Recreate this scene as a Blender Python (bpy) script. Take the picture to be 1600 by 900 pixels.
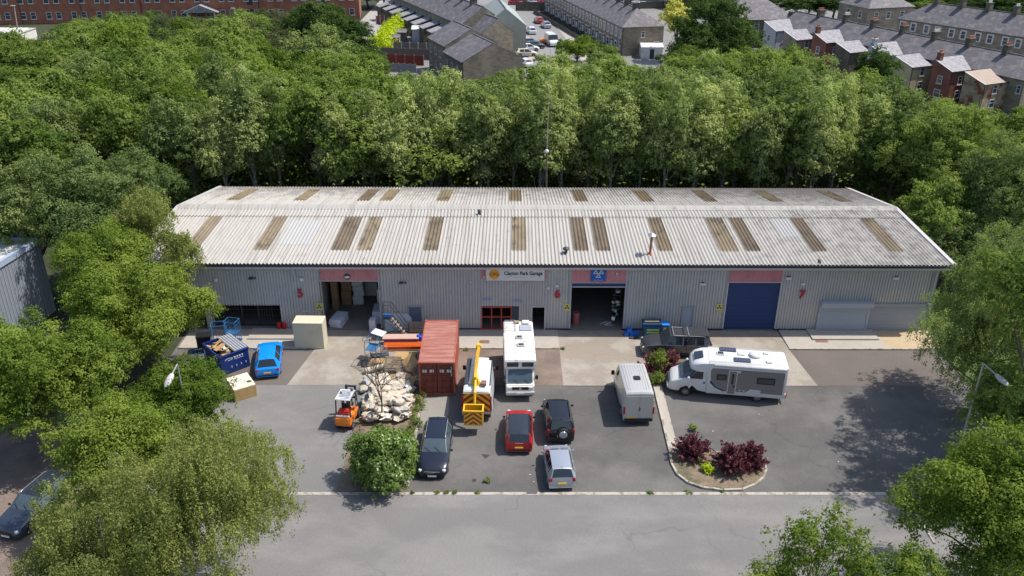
import bpy, bmesh, math, random
import numpy as np
from mathutils import Vector, Matrix
R = math.radians
for o in list(bpy.data.objects): bpy.data.objects.remove(o)
S = bpy.context.scene
COL = S.collection

# ------------------------------------------------------------------ camera
F, PITCH, ROLL, YAW, CH = 1345.86, 0.451753, -0.0065735, -0.010211, 32.257
cam_d = bpy.data.cameras.new('camera'); cam = bpy.data.objects.new('camera', cam_d); COL.objects.link(cam)
cam_d.sensor_width = 36; cam_d.lens = F/1600*36; cam_d.clip_start = .5; cam_d.clip_end = 3000
cam.matrix_world = (Matrix.Translation((0, 0, CH)) @ Matrix.Rotation(YAW, 4, 'Z') @
                    Matrix.Rotation(math.pi/2-PITCH, 4, 'X') @ Matrix.Rotation(-ROLL, 4, 'Z'))
S.camera = cam
S.render.resolution_x, S.render.resolution_y = 1024, 576

def ray(x, y):
    a = (x-800)/F; b = -(y-450)/F
    cr, sr = math.cos(ROLL), math.sin(ROLL)
    u = cr*a+sr*b; v = -sr*a+cr*b
    Yc = math.cos(PITCH)+v*math.sin(PITCH); Z = -math.sin(PITCH)+v*math.cos(PITCH)
    c, s = math.cos(YAW), math.sin(YAW)
    return c*u-s*Yc, s*u+c*Yc, Z
def P(x, y, z=0.0):            # where the photo's line of sight meets height z
    X, Y, Z = ray(x, y); t = (z-CH)/Z
    return Vector((X*t, Y*t, z))
def PY(x, y, Y0):              # ... and where it meets the upright plane y = Y0
    X, Y, Z = ray(x, y); t = Y0/Y
    return Vector((X*t, Y0, CH+Z*t))
def proj(p):
    c, s = math.cos(YAW), math.sin(YAW)
    x = c*p[0]+s*p[1]; y = -s*p[0]+c*p[1]; z = p[2]-CH
    fw = y*math.cos(PITCH)-z*math.sin(PITCH); up = y*math.sin(PITCH)+z*math.cos(PITCH)
    u, v = x/fw, up/fw; cr, sr = math.cos(ROLL), math.sin(ROLL)
    return 800+F*(cr*u-sr*v), 450-F*(sr*u+cr*v)

# ------------------------------------------------------------------ sky and sun
SUN = Vector((.57, .10, 1)).normalized()
W = bpy.data.worlds.new('World'); S.world = W; W.use_nodes = True
nt = W.node_tree; bg = nt.nodes['Background']
sky = nt.nodes.new('ShaderNodeTexSky'); sky.sky_type = 'NISHITA'; sky.sun_disc = False
sky.sun_elevation = math.asin(SUN.z); sky.sun_rotation = math.atan2(SUN.x, SUN.y)
sky.air_density = 1.0; sky.dust_density = 1.6; sky.ozone_density = 1.0
nt.links.new(sky.outputs[0], bg.inputs[0]); bg.inputs[1].default_value = .15
sd = bpy.data.lights.new('sun', 'SUN'); sd.energy = 4.5; sd.angle = R(.53); sd.color = (1, .955, .88)
so = bpy.data.objects.new('sun', sd); COL.objects.link(so); so.rotation_euler = SUN.to_track_quat('Z', 'Y').to_euler()
so.location = (40, 20, 80)
S.view_settings.view_transform = 'Standard'; S.view_settings.look = 'None'
S.view_settings.exposure = 0.24; S.view_settings.gamma = 1
S.render.engine = 'CYCLES'
S.cycles.max_bounces = 6; S.cycles.diffuse_bounces = 4; S.cycles.glossy_bounces = 3
S.cycles.transmission_bounces = 3; S.cycles.transparent_max_bounces = 6

# ------------------------------------------------------------------ materials
def mat(name, col, rough=.7, metal=0., var=.0, scale=3., var2=.0, scale2=.3, dark=None, damt=0., dscale=1., stretch=(1, 1, 1),
        coat=0., bump=0., bscale=20., spec=.5, obj=True):
    """procedural: base colour with two octaves of value variation and an optional patchy second colour"""
    m = bpy.data.materials.new(name); m.use_nodes = True; n = m.node_tree.nodes; l = m.node_tree.links
    b = n['Principled BSDF']; b.inputs['Roughness'].default_value = rough; b.inputs['Metallic'].default_value = metal
    b.inputs['Specular IOR Level'].default_value = spec
    if coat: b.inputs['Coat Weight'].default_value = coat; b.inputs['Coat Roughness'].default_value = .04
    tc = n.new('ShaderNodeTexCoord'); mp = n.new('ShaderNodeMapping'); l.new(tc.outputs['Object'], mp.inputs[0])
    mp.inputs['Scale'].default_value = stretch
    def noise(sc, det=5):
        t = n.new('ShaderNodeTexNoise'); t.inputs['Scale'].default_value = sc; t.inputs['Detail'].default_value = det
        t.inputs['Roughness'].default_value = .65; l.new(mp.outputs[0], t.inputs['Vector']); return t
    cur = None
    def hv(sock, amt):
        mr = n.new('ShaderNodeMapRange'); mr.inputs['From Min'].default_value = .25; mr.inputs['From Max'].default_value = .75
        mr.inputs['To Min'].default_value = 1-amt; mr.inputs['To Max'].default_value = 1+amt; l.new(sock, mr.inputs[0]); return mr.outputs[0]
    base = n.new('ShaderNodeRGB'); base.outputs[0].default_value = (*col, 1); cur = base.outputs[0]
    if dark is not None and damt > 0:
        t = noise(dscale, 8); r = n.new('ShaderNodeMapRange'); r.inputs['From Min'].default_value = .62-damt*.35
        r.inputs['From Max'].default_value = .72-damt*.3; l.new(t.outputs[0], r.inputs[0])
        mx = n.new('ShaderNodeMix'); mx.data_type = 'RGBA'; l.new(r.outputs[0], mx.inputs[0])
        l.new(cur, mx.inputs[6]); mx.inputs[7].default_value = (*dark, 1); cur = mx.outputs[2]
    for a, sc in ((var, scale), (var2, scale2)):
        if a > 0:
            t = noise(sc); v = hv(t.outputs[0], a)
            mu = n.new('ShaderNodeVectorMath'); mu.operation = 'SCALE'; l.new(cur, mu.inputs[0]); l.new(v, mu.inputs['Scale']); cur = mu.outputs[0]
    l.new(cur, b.inputs['Base Color'])
    if bump:
        t = noise(bscale); bp = n.new('ShaderNodeBump'); bp.inputs['Strength'].default_value = bump; bp.inputs['Distance'].default_value = .02
        l.new(t.outputs[0], bp.inputs['Height']); l.new(bp.outputs[0], b.inputs['Normal'])
    return m

def brickmat(name, c1, c2, mortar, w=.225, h=.075, ground=False, axis='wall', var=.12, msize=.01):
    m = bpy.data.materials.new(name); m.use_nodes = True; n = m.node_tree.nodes; l = m.node_tree.links
    b = n['Principled BSDF']; b.inputs['Roughness'].default_value = .85
    tc = n.new('ShaderNodeTexCoord'); sp = n.new('ShaderNodeSeparateXYZ'); l.new(tc.outputs['Object'], sp.inputs[0])
    cb = n.new('ShaderNodeCombineXYZ')
    if ground: l.new(sp.outputs[0], cb.inputs[0]); l.new(sp.outputs[1], cb.inputs[1])
    else:
        ad = n.new('ShaderNodeMath'); l.new(sp.outputs[0], ad.inputs[0]); l.new(sp.outputs[1], ad.inputs[1])
        l.new(ad.outputs[0], cb.inputs[0]); l.new(sp.outputs[2], cb.inputs[1])
    bt = n.new('ShaderNodeTexBrick'); l.new(cb.outputs[0], bt.inputs[0])
    bt.inputs['Color1'].default_value = (*c1, 1); bt.inputs['Color2'].default_value = (*c2, 1); bt.inputs['Mortar'].default_value = (*mortar, 1)
    bt.inputs['Scale'].default_value = 1; bt.inputs['Brick Width'].default_value = w; bt.inputs['Row Height'].default_value = h
    bt.inputs['Mortar Size'].default_value = msize
    t = n.new('ShaderNodeTexNoise'); t.inputs['Scale'].default_value = .6; t.inputs['Detail'].default_value = 7; l.new(tc.outputs['Object'], t.inputs[0])
    mr = n.new('ShaderNodeMapRange'); mr.inputs['From Min'].default_value = .3; mr.inputs['From Max'].default_value = .7
    mr.inputs['To Min'].default_value = 1-var*2; mr.inputs['To Max'].default_value = 1+var*2; l.new(t.outputs[0], mr.inputs[0])
    mu = n.new('ShaderNodeVectorMath'); mu.operation = 'SCALE'; l.new(bt.outputs[0], mu.inputs[0]); l.new(mr.outputs[0], mu.inputs['Scale'])
    l.new(mu.outputs[0], b.inputs['Base Color']); return m

def leafmat(name, c1, c2, trans=.3, gloss=.06):
    m = bpy.data.materials.new(name); m.use_nodes = True; n = m.node_tree.nodes; l = m.node_tree.links
    if c1[1] > c1[0] and c1[2] > .015: c1, c2 = [(c[0]*1.09, c[1], c[2]*.93) for c in (c1, c2)]
    n.remove(n['Principled BSDF']); out = n['Material Output']
    at = n.new('ShaderNodeAttribute'); at.attribute_name = 'tint'
    oi = n.new('ShaderNodeObjectInfo')
    ad = n.new('ShaderNodeMath'); ad.operation = 'MULTIPLY_ADD'; l.new(oi.outputs['Random'], ad.inputs[0]); ad.inputs[1].default_value = .8; l.new(at.outputs['Fac'], ad.inputs[2])
    sb = n.new('ShaderNodeMath'); sb.operation = 'SUBTRACT'; sb.use_clamp = True; l.new(ad.outputs[0], sb.inputs[0]); sb.inputs[1].default_value = .35
    mx = n.new('ShaderNodeMix'); mx.data_type = 'RGBA'; l.new(sb.outputs[0], mx.inputs[0]); mx.inputs[6].default_value = (*c1, 1); mx.inputs[7].default_value = (*c2, 1)
    d = n.new('ShaderNodeBsdfDiffuse'); l.new(mx.outputs[2], d.inputs[0])
    tr = n.new('ShaderNodeBsdfTranslucent'); sc = n.new('ShaderNodeVectorMath'); sc.operation = 'MULTIPLY'; l.new(mx.outputs[2], sc.inputs[0]); sc.inputs[1].default_value = (1.25, 1.5, .7)
    l.new(sc.outputs[0], tr.inputs[0])
    m1 = n.new('ShaderNodeMixShader'); m1.inputs[0].default_value = trans; l.new(d.outputs[0], m1.inputs[1]); l.new(tr.outputs[0], m1.inputs[2])
    g = n.new('ShaderNodeBsdfGlossy'); g.inputs['Roughness'].default_value = .38; g.inputs['Color'].default_value = (.8, .85, .9, 1)
    m2 = n.new('ShaderNodeMixShader'); m2.inputs[0].default_value = gloss; l.new(m1.outputs[0], m2.inputs[1]); l.new(g.outputs[0], m2.inputs[2])
    l.new(m2.outputs[0], out.inputs[0]); return m

G = {}
G['asphalt'] = mat('asphalt', (.135, .127, .12), .9, var=.16, scale=9, var2=.22, scale2=.22, dark=(.095, .09, .086), damt=.55, dscale=.12, bump=.3, bscale=60)
G['road'] = mat('road', (.205, .195, .187), .9, var=.16, scale=14, var2=.10, scale2=.12, dark=(.165, .158, .153), damt=.6, dscale=.25, stretch=(.5, 1, 1), bump=.3, bscale=60)
G['concrete'] = mat('concrete', (.345, .31, .265), .9, var=.08, scale=5, var2=.14, scale2=.35, dark=(.25, .215, .175), damt=.6, dscale=.35, bump=.2)
def cracks(m, scale, amt, width=.012, col=(.03, .028, .025)):
    n = m.node_tree.nodes; l = m.node_tree.links; b = n['Principled BSDF']; cur = b.inputs['Base Color'].links[0].from_socket
    tc = n.new('ShaderNodeTexCoord'); t = n.new('ShaderNodeTexNoise'); t.inputs['Scale'].default_value = .7; t.inputs['Detail'].default_value = 6; l.new(tc.outputs['Object'], t.inputs[0])
    ad = n.new('ShaderNodeVectorMath'); ad.operation = 'MULTIPLY_ADD'; l.new(t.outputs['Color'], ad.inputs[0]); ad.inputs[1].default_value = (2.2, 2.2, 0); l.new(tc.outputs['Object'], ad.inputs[2])
    v = n.new('ShaderNodeTexVoronoi'); v.feature = 'DISTANCE_TO_EDGE'; v.inputs['Scale'].default_value = scale; l.new(ad.outputs[0], v.inputs['Vector'])
    r = n.new('ShaderNodeMapRange'); r.inputs['From Min'].default_value = 0; r.inputs['From Max'].default_value = width; r.inputs['To Min'].default_value = amt; r.inputs['To Max'].default_value = 0; l.new(v.outputs['Distance'], r.inputs[0])
    t2 = n.new('ShaderNodeTexNoise'); t2.inputs['Scale'].default_value = .12; l.new(tc.outputs['Object'], t2.inputs[0]); r2 = n.new('ShaderNodeMapRange'); r2.inputs['From Min'].default_value = .48; r2.inputs['From Max'].default_value = .6; l.new(t2.outputs[0], r2.inputs[0])
    mu = n.new('ShaderNodeMath'); mu.operation = 'MULTIPLY'; l.new(r.outputs[0], mu.inputs[0]); l.new(r2.outputs[0], mu.inputs[1])
    mx = n.new('ShaderNodeMix'); mx.data_type = 'RGBA'; l.new(mu.outputs[0], mx.inputs[0]); l.new(cur, mx.inputs[6]); mx.inputs[7].default_value = (*col, 1); l.new(mx.outputs[2], b.inputs['Base Color'])
cracks(G['asphalt'], .22, .4); cracks(G['road'], .16, .3); cracks(G['concrete'], .3, .5, .014, (.1, .085, .065))
G['path'] = mat('path_concrete', (.37, .335, .29), .9, var=.08, scale=4, var2=.12, scale2=.4)
G['oldtar'] = mat('old_tarmac', (.13, .108, .096), .95, var=.14, scale=8, var2=.14, scale2=.25)
G['pavers'] = brickmat('brick_pavers', (.205, .15, .12), (.165, .125, .105), (.12, .1, .08), .22, .11, ground=True)
G['kerb'] = mat('kerb_stone', (.42, .38, .33), .9, var=.15, scale=2, dark=(.2, .18, .13), damt=.4, dscale=2)
G['gravel'] = mat('gold_gravel', (.43, .33, .21), .95, var=.35, scale=25, var2=.1, scale2=1, bump=.6, bscale=30)
G['soil'] = mat('soil', (.19, .145, .1), .95, var=.4, scale=9, var2=.2, scale2=1.5, dark=(.11, .1, .06), damt=.35, dscale=.8, bump=.6)
G['forest'] = mat('forest_floor', (.035, .042, .02), .95, var=.3, scale=1, var2=.3, scale2=.1)
G['grass'] = mat('mown_grass', (.075, .11, .025), .95, var=.3, scale=4, var2=.2, scale2=.3)
G['white'] = mat('white_paint', (.62, .62, .61), .4, var=.03)
G['offwhite'] = mat('off_white', (.7, .68, .62), .6, var=.08, scale=1.5, dark=(.45, .42, .36), damt=.2, dscale=2)
G['black'] = mat('black_rubber', (.02, .02, .022), .6)
G['blackgloss'] = mat('black_plastic', (.018, .018, .02), .3)
G['steel'] = mat('galvanised', (.45, .46, .47), .4, .6, var=.1, scale=3)
G['darksteel'] = mat('dark_steel', (.06, .065, .08), .5, .4)
G['glass'] = mat('dark_glass', (.018, .024, .03), .06, 0, spec=.8)
G['glasslt'] = mat('pale_glass', (.06, .085, .1), .06, 0, spec=.9, var=.25, scale=1.4)
G['winglass'] = mat('window_glass', (.05, .06, .075), .1, spec=.8, var=.4, scale=.5)
G['red'] = mat('red_lens', (.45, .015, .02), .25)
G['yellow'] = mat('yellow_paint', (.72, .42, .02), .4, var=.08, scale=4)
G['orange'] = mat('orange_paint', (.75, .2, .02), .4, var=.05)
G['plate_y'] = mat('yellow_plate', (.75, .5, .05), .4)
G['plate_w'] = mat('white_plate', (.7, .7, .68), .4)
G['rim'] = mat('alloy', (.5, .5, .52), .3, .7)
G['lamp'] = mat('clear_lens', (.6, .62, .65), .1, spec=.8)
G['wall'] = mat('grey_cladding', (.44, .43, .42), .55, var=.05, scale=2, var2=.08, scale2=.25, dark=(.48, .45, .4), damt=.25, dscale=.5)
G['walldk'] = mat('grey_cladding_cool', (.3, .31, .325), .55, var=.05, scale=2, var2=.08, scale2=.25)
G['pink'] = mat('faded_red_panel', (.5, .2, .22), .6, var=.06, scale=3, var2=.08, scale2=.6, dark=(.44, .165, .18), damt=.3, dscale=1)
G['navy'] = mat('navy_paint', (.007, .032, .125), .45, var=.08)
G['pbluegrey'] = mat('blue_grey_door', (.3, .35, .43), .5, var=.05)
G['shutter'] = mat('pale_shutter', (.38, .4, .46), .45, .1, var=.05)
G['trim'] = mat('dark_trim', (.035, .032, .05), .5)
G['fascia'] = mat('pale_fascia', (.5, .48, .47), .5, var=.08, scale=2)
G['wood'] = mat('timber', (.42, .27, .12), .8, var=.15, scale=4, stretch=(1, 6, 1))
G['oldwood'] = mat('weathered_timber', (.27, .21, .15), .85, var=.25, scale=5)
G['card'] = mat('cardboard', (.3, .19, .1), .85, var=.2, scale=3)
G['bark'] = mat('bark', (.13, .11, .085), .95, var=.35, scale=5, bump=.6)
G['barkpale'] = mat('pale_bark', (.36, .34, .28), .9, var=.3, scale=6, dark=(.12, .1, .08), damt=.5, dscale=5)
G['blue'] = mat('bright_blue', (.02, .13, .42), .4, var=.05)
G['bluesteel'] = mat('blue_steel', (.04, .15, .32), .45, .1, var=.1)
G['slate'] = mat('slate', (.115, .108, .118), .75, var=.12, scale=6, var2=.15, scale2=.4, dark=(.19, .17, .17), damt=.4, dscale=1.2, stretch=(1, 1, 1))
G['slatelt'] = mat('pale_slate', (.3, .29, .31), .7, var=.12, scale=8, dark=(.2, .19, .2), damt=.5, dscale=2)
G['tile'] = mat('concrete_tile', (.36, .29, .23), .85, var=.14, scale=4, var2=.1)
G['stone'] = brickmat('sandstone', (.31, .26, .19), (.22, .185, .14), (.12, .1, .08), .55, .22)
G['stonedk'] = brickmat('sooty_stone', (.13, .11, .085), (.09, .08, .065), (.07, .06, .05), .5, .22)
G['redbrick'] = brickmat('red_brick', (.27, .085, .05), (.2, .065, .042), (.16, .1, .08))
G['orangebrick'] = brickmat('orange_brick', (.36, .13, .07), (.3, .1, .055), (.25, .16, .12), .45, .15)
G['render'] = mat('grey_render', (.42, .43, .45), .9, var=.08, scale=1, var2=.1)
G['cream'] = mat('cream_render', (.45, .38, .25), .9, var=.08, scale=1, var2=.1)
G['pot'] = mat('terracotta', (.45, .17, .09), .8, var=.1)
G['fence'] = mat('fence_boards', (.14, .125, .115), .9, var=.2, scale=3, stretch=(4, 4, .5))

# ------------------------------------------------------------------ mesh builder
class MB:
    def __init__(s): s.v = []; s.f = []; s.m = []
    def add(s, vs, fs, mi=0):
        o = len(s.v); s.v += [tuple(v) for v in vs]; s.f += [tuple(i+o for i in f) for f in fs]; s.m += [mi]*len(fs); return s
    def box(s, c, d, mi=0, rz=0, M=None):
        x, y, z = d[0]/2, d[1]/2, d[2]/2
        vs = [Vector((a*x, b*y, e*z)) for a in (-1, 1) for b in (-1, 1) for e in (-1, 1)]
        if rz: r = Matrix.Rotation(rz, 3, 'Z'); vs = [r @ v for v in vs]
        if M is not None: vs = [M @ v for v in vs]
        vs = [v+Vector(c) for v in vs]
        return s.add(vs, [(0, 1, 3, 2), (4, 6, 7, 5), (0, 4, 5, 1), (2, 3, 7, 6), (0, 2, 6, 4), (1, 5, 7, 3)], mi)
    def b2(s, a, b, mi=0):       # box from two corners
        return s.box([(a[i]+b[i])/2 for i in range(3)], [abs(b[i]-a[i]) for i in range(3)], mi)
    def cyl(s, a, b, r0, r1=None, n=10, mi=0, cap=True):
        a = Vector(a); b = Vector(b); r1 = r0 if r1 is None else r1
        q = (b-a).to_track_quat('Z', 'Y'); vs = []
        for p, r in ((a, r0), (b, r1)):
            for k in range(n): vs.append(p+q @ Vector((r*math.cos(2*math.pi*k/n), r*math.sin(2*math.pi*k/n), 0)))
        fs = [(k, (k+1) % n, n+(k+1) % n, n+k) for k in range(n)]
        if cap: fs += [tuple(range(n-1, -1, -1)), tuple(range(n, 2*n))]
        return s.add(vs, fs, mi)
    def tube(s, pts, r, n=6, mi=0):
        for a, b in zip(pts[:-1], pts[1:]): s.cyl(a, b, r, r, n, mi)
        return s
    def sph(s, c, r, n=10, mi=0, sq=(1, 1, 1)):
        vs = []; fs = []; h = n//2
        for i in range(h+1):
            for k in range(n):
                t = math.pi*i/h; p = 2*math.pi*k/n
                vs.append((c[0]+r*sq[0]*math.sin(t)*math.cos(p), c[1]+r*sq[1]*math.sin(t)*math.sin(p), c[2]+r*sq[2]*math.cos(t)))
        for i in range(h):
            for k in range(n): fs.append((i*n+k, (i+1)*n+k, (i+1)*n+(k+1) % n, i*n+(k+1) % n))
        return s.add(vs, fs, mi)
    def prism(s, poly, a, b, axis=1, mi=0):    # poly in the plane across the axis, extruded from a to b
        n = len(poly); vs = []
        for t in (a, b):
            for (p, q) in poly:
                vs.append({0: (t, p, q), 1: (p, t, q), 2: (p, q, t)}[axis])
        fs = [(k, (k+1) % n, n+(k+1) % n, n+k) for k in range(n)]+[tuple(range(n-1, -1, -1)), tuple(range(n, 2*n))]
        return s.add(vs, fs, mi)
    def quad(s, *p, mi=0): return s.add(p, [tuple(range(len(p)))], mi)
    def build(s, name, m, parent=None, smooth=False, bevel=0, loc=None, rz=0, seg=2, M=None):
        me = bpy.data.meshes.new(name); me.from_pydata(s.v, [], s.f)
        ms = m if isinstance(m, (list, tuple)) else [m]
        for k in ms: me.materials.append(G[k] if isinstance(k, str) else k)
        if len(ms) > 1: me.polygons.foreach_set('material_index', s.m)
        bm = bmesh.new(); bm.from_mesh(me); bmesh.ops.recalc_face_normals(bm, faces=bm.faces)
        if bevel:
            bmesh.ops.remove_doubles(bm, verts=bm.verts, dist=.0005)
            bmesh.ops.bevel(bm, geom=[e for e in bm.edges if len(e.link_faces) == 2 and e.calc_face_angle(0) > R(25)], offset=bevel, segments=seg, affect='EDGES', clamp_overlap=True)
        bm.to_mesh(me); bm.free()
        if smooth:
            me.polygons.foreach_set('use_smooth', [True]*len(me.polygons)); me.set_sharp_from_angle(angle=R(smooth if smooth > 1 else 35))
        o = bpy.data.objects.new(name, me); COL.objects.link(o)
        if parent: o.parent = parent
        if loc is not None: o.location = loc
        if rz: o.rotation_euler = (0, 0, rz)
        return o

def tag(o, label, cat, group=None, kind=None):
    if label: o['label'] = label
    if cat: o['category'] = cat
    if group: o['group'] = group
    if kind: o['kind'] = kind
    return o
def empty(name, loc, label, cat, rz=0, group=None):
    o = bpy.data.objects.new(name, None); COL.objects.link(o); o.location = loc; o.rotation_euler = (0, 0, rz); o.empty_display_size = .3
    return tag(o, label, cat, group)
def copytree(o, loc=None, rz=None, scale=None, label=None, group=None, parent=None):
    c = o.copy(); COL.objects.link(c)
    if parent is not None: c.parent = parent
    if loc is not None: c.location = loc
    if rz is not None: c.rotation_euler = (0, 0, rz)
    if scale is not None: c.scale = scale if isinstance(scale, (tuple, list)) else (scale,)*3
    if label: c['label'] = label
    if group: c['group'] = group
    for ch in list(o.children): copytree(ch, parent=c)
    return c
def text_mesh(txt, size, depth=.01, font_bold=False):
    cu = bpy.data.curves.new('t', 'FONT'); cu.body = txt; cu.size = size; cu.extrude = depth; cu.align_x = 'CENTER'; cu.align_y = 'CENTER'
    if font_bold: cu.offset = size*.025
    ob = bpy.data.objects.new('t', cu); COL.objects.link(ob)
    me = bpy.data.meshes.new_from_object(ob, depsgraph=bpy.context.evaluated_depsgraph_get())
    bpy.data.objects.remove(ob); return me
def text(name, txt, size, loc, m, parent, depth=.01, bold=False, sx=1.):
    me = text_mesh(txt, size, depth, bold); me.materials.clear(); me.materials.append(G[m])
    o = bpy.data.objects.new(name, me); COL.objects.link(o); o.parent = parent; o.location = loc; o.rotation_euler = (math.pi/2, 0, 0); o.scale = (sx, 1, 1)
    return o

# ------------------------------------------------------------------ setting: ground sheets
def sheet(name, pts, m, z, label=None):
    o = MB().quad(*[(p[0], p[1], z) for p in pts]).build(name, m); o['kind'] = 'structure'; return o
def gp(*px): return [P(x, y) for x, y in px]
g = MB()
for i in range(-8, 8):
    for j in range(-2, 14): g.quad((i*80, j*80, 0), (i*80+80, j*80, 0), (i*80+80, j*80+80, 0), (i*80, j*80+80, 0))
g = g.build('ground', 'forest', loc=(0, 0, -.03)); g['kind'] = 'structure'
sheet('yard', [(-24.5, 39.4), (32.5, 39.4), (32.5, 59), (-24.5, 59)], 'asphalt', -.004)
sheet('road', [(-60, 10), (60, 10), (60, 27), (31, 29.5), (26.3, 35), (24.5, 39.4), (-15, 39.4), (-18, 36), (-22, 34), (-60, 30)], 'road', -.002)
sheet('road', [(-24.3, 39.4), (-9.6, 39.4), (-9.6, 50.98), (-24.3, 50.98)], 'road', 0)
sheet('footpath', [(-34, 30), (-22.5, 30), (-25.5, 46), (-31.5, 46)], 'pavers', .004)
sheet('grass_bank', [(-60, 30), (-31.5, 30), (-28.5, 46), (-25.5, 58), (-60, 60)], 'grass', .0)
sheet('grass_bank', [(27, 27), (60, 25), (60, 62), (33, 62), (32.2, 39.4), (24.7, 39.4)], 'grass', -.006)
# concrete aprons before the doors, brick bays, walkway
sheet('concrete_apron', [(-15.05, 50.98), (-5.5, 50.98), (-5.5, 58.95), (-13.6, 58.95), (-14.2, 55.6)], 'concrete', .008)
sheet('concrete_apron', [(4.15, 50.95), (21.9, 50.95), (21.4, 55.9), (21.3, 58.95), (4.15, 58.95)], 'concrete', .008)
sheet('block_paving', [(-5.5, 50.95), (4.15, 50.95), (4.15, 56.1), (-5.5, 56.1)], 'pavers', .006)
sheet('block_paving', [(-24, 50.98), (-15.05, 50.98), (-14.2, 55.6), (-24, 55.6)], 'oldtar', .006)
sheet('brown_tarmac', [(21.9, 50.95), (32.2, 50.95), (32.2, 56.0), (21.4, 56.0)], 'oldtar', .006)
w = MB()
for a, b in ((-24.3, -14.25), (-5.5, 4.15)): w.b2((a, 56.1, -.02), (b, 58.95, .05))
w.b2((21.45, 56.0, -.02), (28.9, 58.95, .05)); w.b2((23.6, 57.35, .05), (28.7, 58.95, .16)); w.b2((-19.5, 57.3, .05), (-14.9, 58.95, .15))
w = w.build('walkway', 'path'); w['kind'] = 'structure'
gr = sheet('gravel_patch', [(28.9, 56.1), (33.2, 56.1), (33.2, 58.95), (28.9, 58.95)], 'gravel', .05)
k = MB()
k.b2((-12.6, 39.28, -.03), (24.3, 39.52, .012)); k.b2((-24.3, 55.95, -.02), (-14.3, 56.1, .09)); k.b2((-5.5, 55.98, -.02), (4.1, 56.1, .09)); k.b2((21.4, 55.9, -.02), (32, 56.02, .11))
k.b2((-5.66, 40, -.02), (-5.5, 49.4, .05))
k = k.build('kerb', 'kerb'); k['kind'] = 'structure'
# kerb round the right verge
k = MB(); pts = gp((1412, 766), (1428, 800), (1448, 830), (1460, 850))
for a, b in zip(pts[:-1], pts[1:]): k.cyl(a, b, .08, .08, 6)
k = k.build('kerb', 'kerb'); k['kind'] = 'structure'
sheet('slab_joint', [(21.9, 50.8), (4.1, 50.8), (4.1, 50.95), (21.9, 50.95)], 'asphalt', .009)
# planted strip and island
A0 = P(1021.5, 603); A1 = P(1033, 603); B1 = P(1059, 705); B0 = P(1046, 705)
sheet('path_strip', [A0, A1, B1, B0], 'path', .1)
k = MB()
def kerbline(k, pts, w=.13, h=.12):
    for a, b in zip(pts[:-1], pts[1:]):
        a = Vector(a[:2]+(0,)) if isinstance(a, tuple) else Vector((a[0], a[1], 0)); b = Vector((b[0], b[1], 0))
        d = (b-a); L = d.length; c = (a+b)/2
        k.box((c.x, c.y, h/2-.01), (L+.04, w, h+.02), rz=math.atan2(d.y, d.x))
isl_px = [(1046, 705), (1049, 725), (1058, 742), (1075, 755), (1098, 763), (1130, 767), (1160, 766), (1180, 758), (1193, 747), (1197, 735), (1193, 721), (1186, 712)]
isl = [P(*p) for p in isl_px]
kerbline(k, [A0, B0]); kerbline(k, isl); kerbline(k, [P(1059, 706), P(1110, 707), P(1186, 712)], .1, .1); kerbline(k, [A1, B1], .06, .11)
k = k.build('kerb', 'kerb'); k['kind'] = 'structure'
sheet('planting_bed', isl[::-1]+[], 'soil', .07)
sheet('planting_bed', [P(1012, 555), P(1075, 555), P(1060, 600), P(1034, 602), P(1022, 602)], 'soil', .06)
sheet('planting_bed', [(-9.6, 39.6), (-5.6, 39.6), (-5.6, 50.2), (-9.6, 50.2)], 'soil', .02)
sheet('planting_bed', [(-24.4, 42), (-20.5, 42), (-21.8, 50.5), (-24.4, 52)], 'soil', .02)
# drain covers, patches, manholes
def manhole(px, py, w, d, m, lab):
    c = P(px, py); tag(MB().box((0, 0, 0), (w, d, .02)).build('drain_cover', m, loc=(c.x, c.y, .015+(0.05 if py < 546 else 0))), lab, 'drain cover')
G['rust'] = mat('rusty_iron', (.2, .11, .08), .8, var=.2); G['iron'] = mat('cast_iron', (.09, .08, .085), .7, var=.2)
manhole(757, 535, .75, .45, 'rust', 'rusty drain cover on the walkway behind the white cherry picker van')
manhole(1283, 533, .9, .55, 'rust', 'red brown drain cover on the walkway below the number 7')
manhole(831, 770, .6, .22, 'iron', 'dark iron gully grate in the pale kerb line across the yard mouth')
sheet('repair_patch', [P(*q) for q in ((660, 623), (703, 620), (700, 650), (655, 668))], mat('pale_patch', (.25, .23, .2), .9, var=.1), .0035)
for q in ([(752, 709), (766, 711), (758, 717)], [(738, 748), (744, 748), (744, 753), (737, 753)]):
    sheet('oil_stain', [P(*a) for a in q], mat('oil', (.04, .038, .036), .8), .0025)

# ------------------------------------------------------------------ the long industrial unit
WY = 59.0
B = empty('industrial_unit', (3, WY, 0), 'long low grey clad industrial unit with pale corrugated roof and three big vehicle doors', 'warehouse')
def part(mb, name, m, parent=None, label=None, **k):
    o = mb.build(name, m, None, **k)
    par = parent or B
    o.parent = par; 
    w = Vector((0, 0, 0)); q = par
    while q: w += q.location; q = q.parent
    o.location = o.location-w
    if label: o['label'] = label
    return o
def ribs(x0, x1, z0, z1, y, pitch=.22, d=.06, mi=0, mb=None):
    """box-rib cladding sheet facing -y"""
    mb = mb or MB(); n = max(1, round((x1-x0)/pitch)); p = (x1-x0)/n; xs = []
    for i in range(n):
        a = x0+i*p; xs += [(a, 0), (a+p*.62, 0), (a+p*.7, d), (a+p*.92, d)]
    xs.append((x1, 0)); o = []
    for x, e in xs: o += [(x, y-.0+e, z0), (x, y+e, z1)]
    return mb.add(o, [(2*i, 2*i+2, 2*i+3, 2*i+1) for i in range(len(xs)-1)], mi)
XL, XR = -27.3, 33.0
WT = 5.62
D5 = (-13.9, -9.55); D6 = (5.15, 9.25); D7 = (17.1, 21.1)
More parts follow.
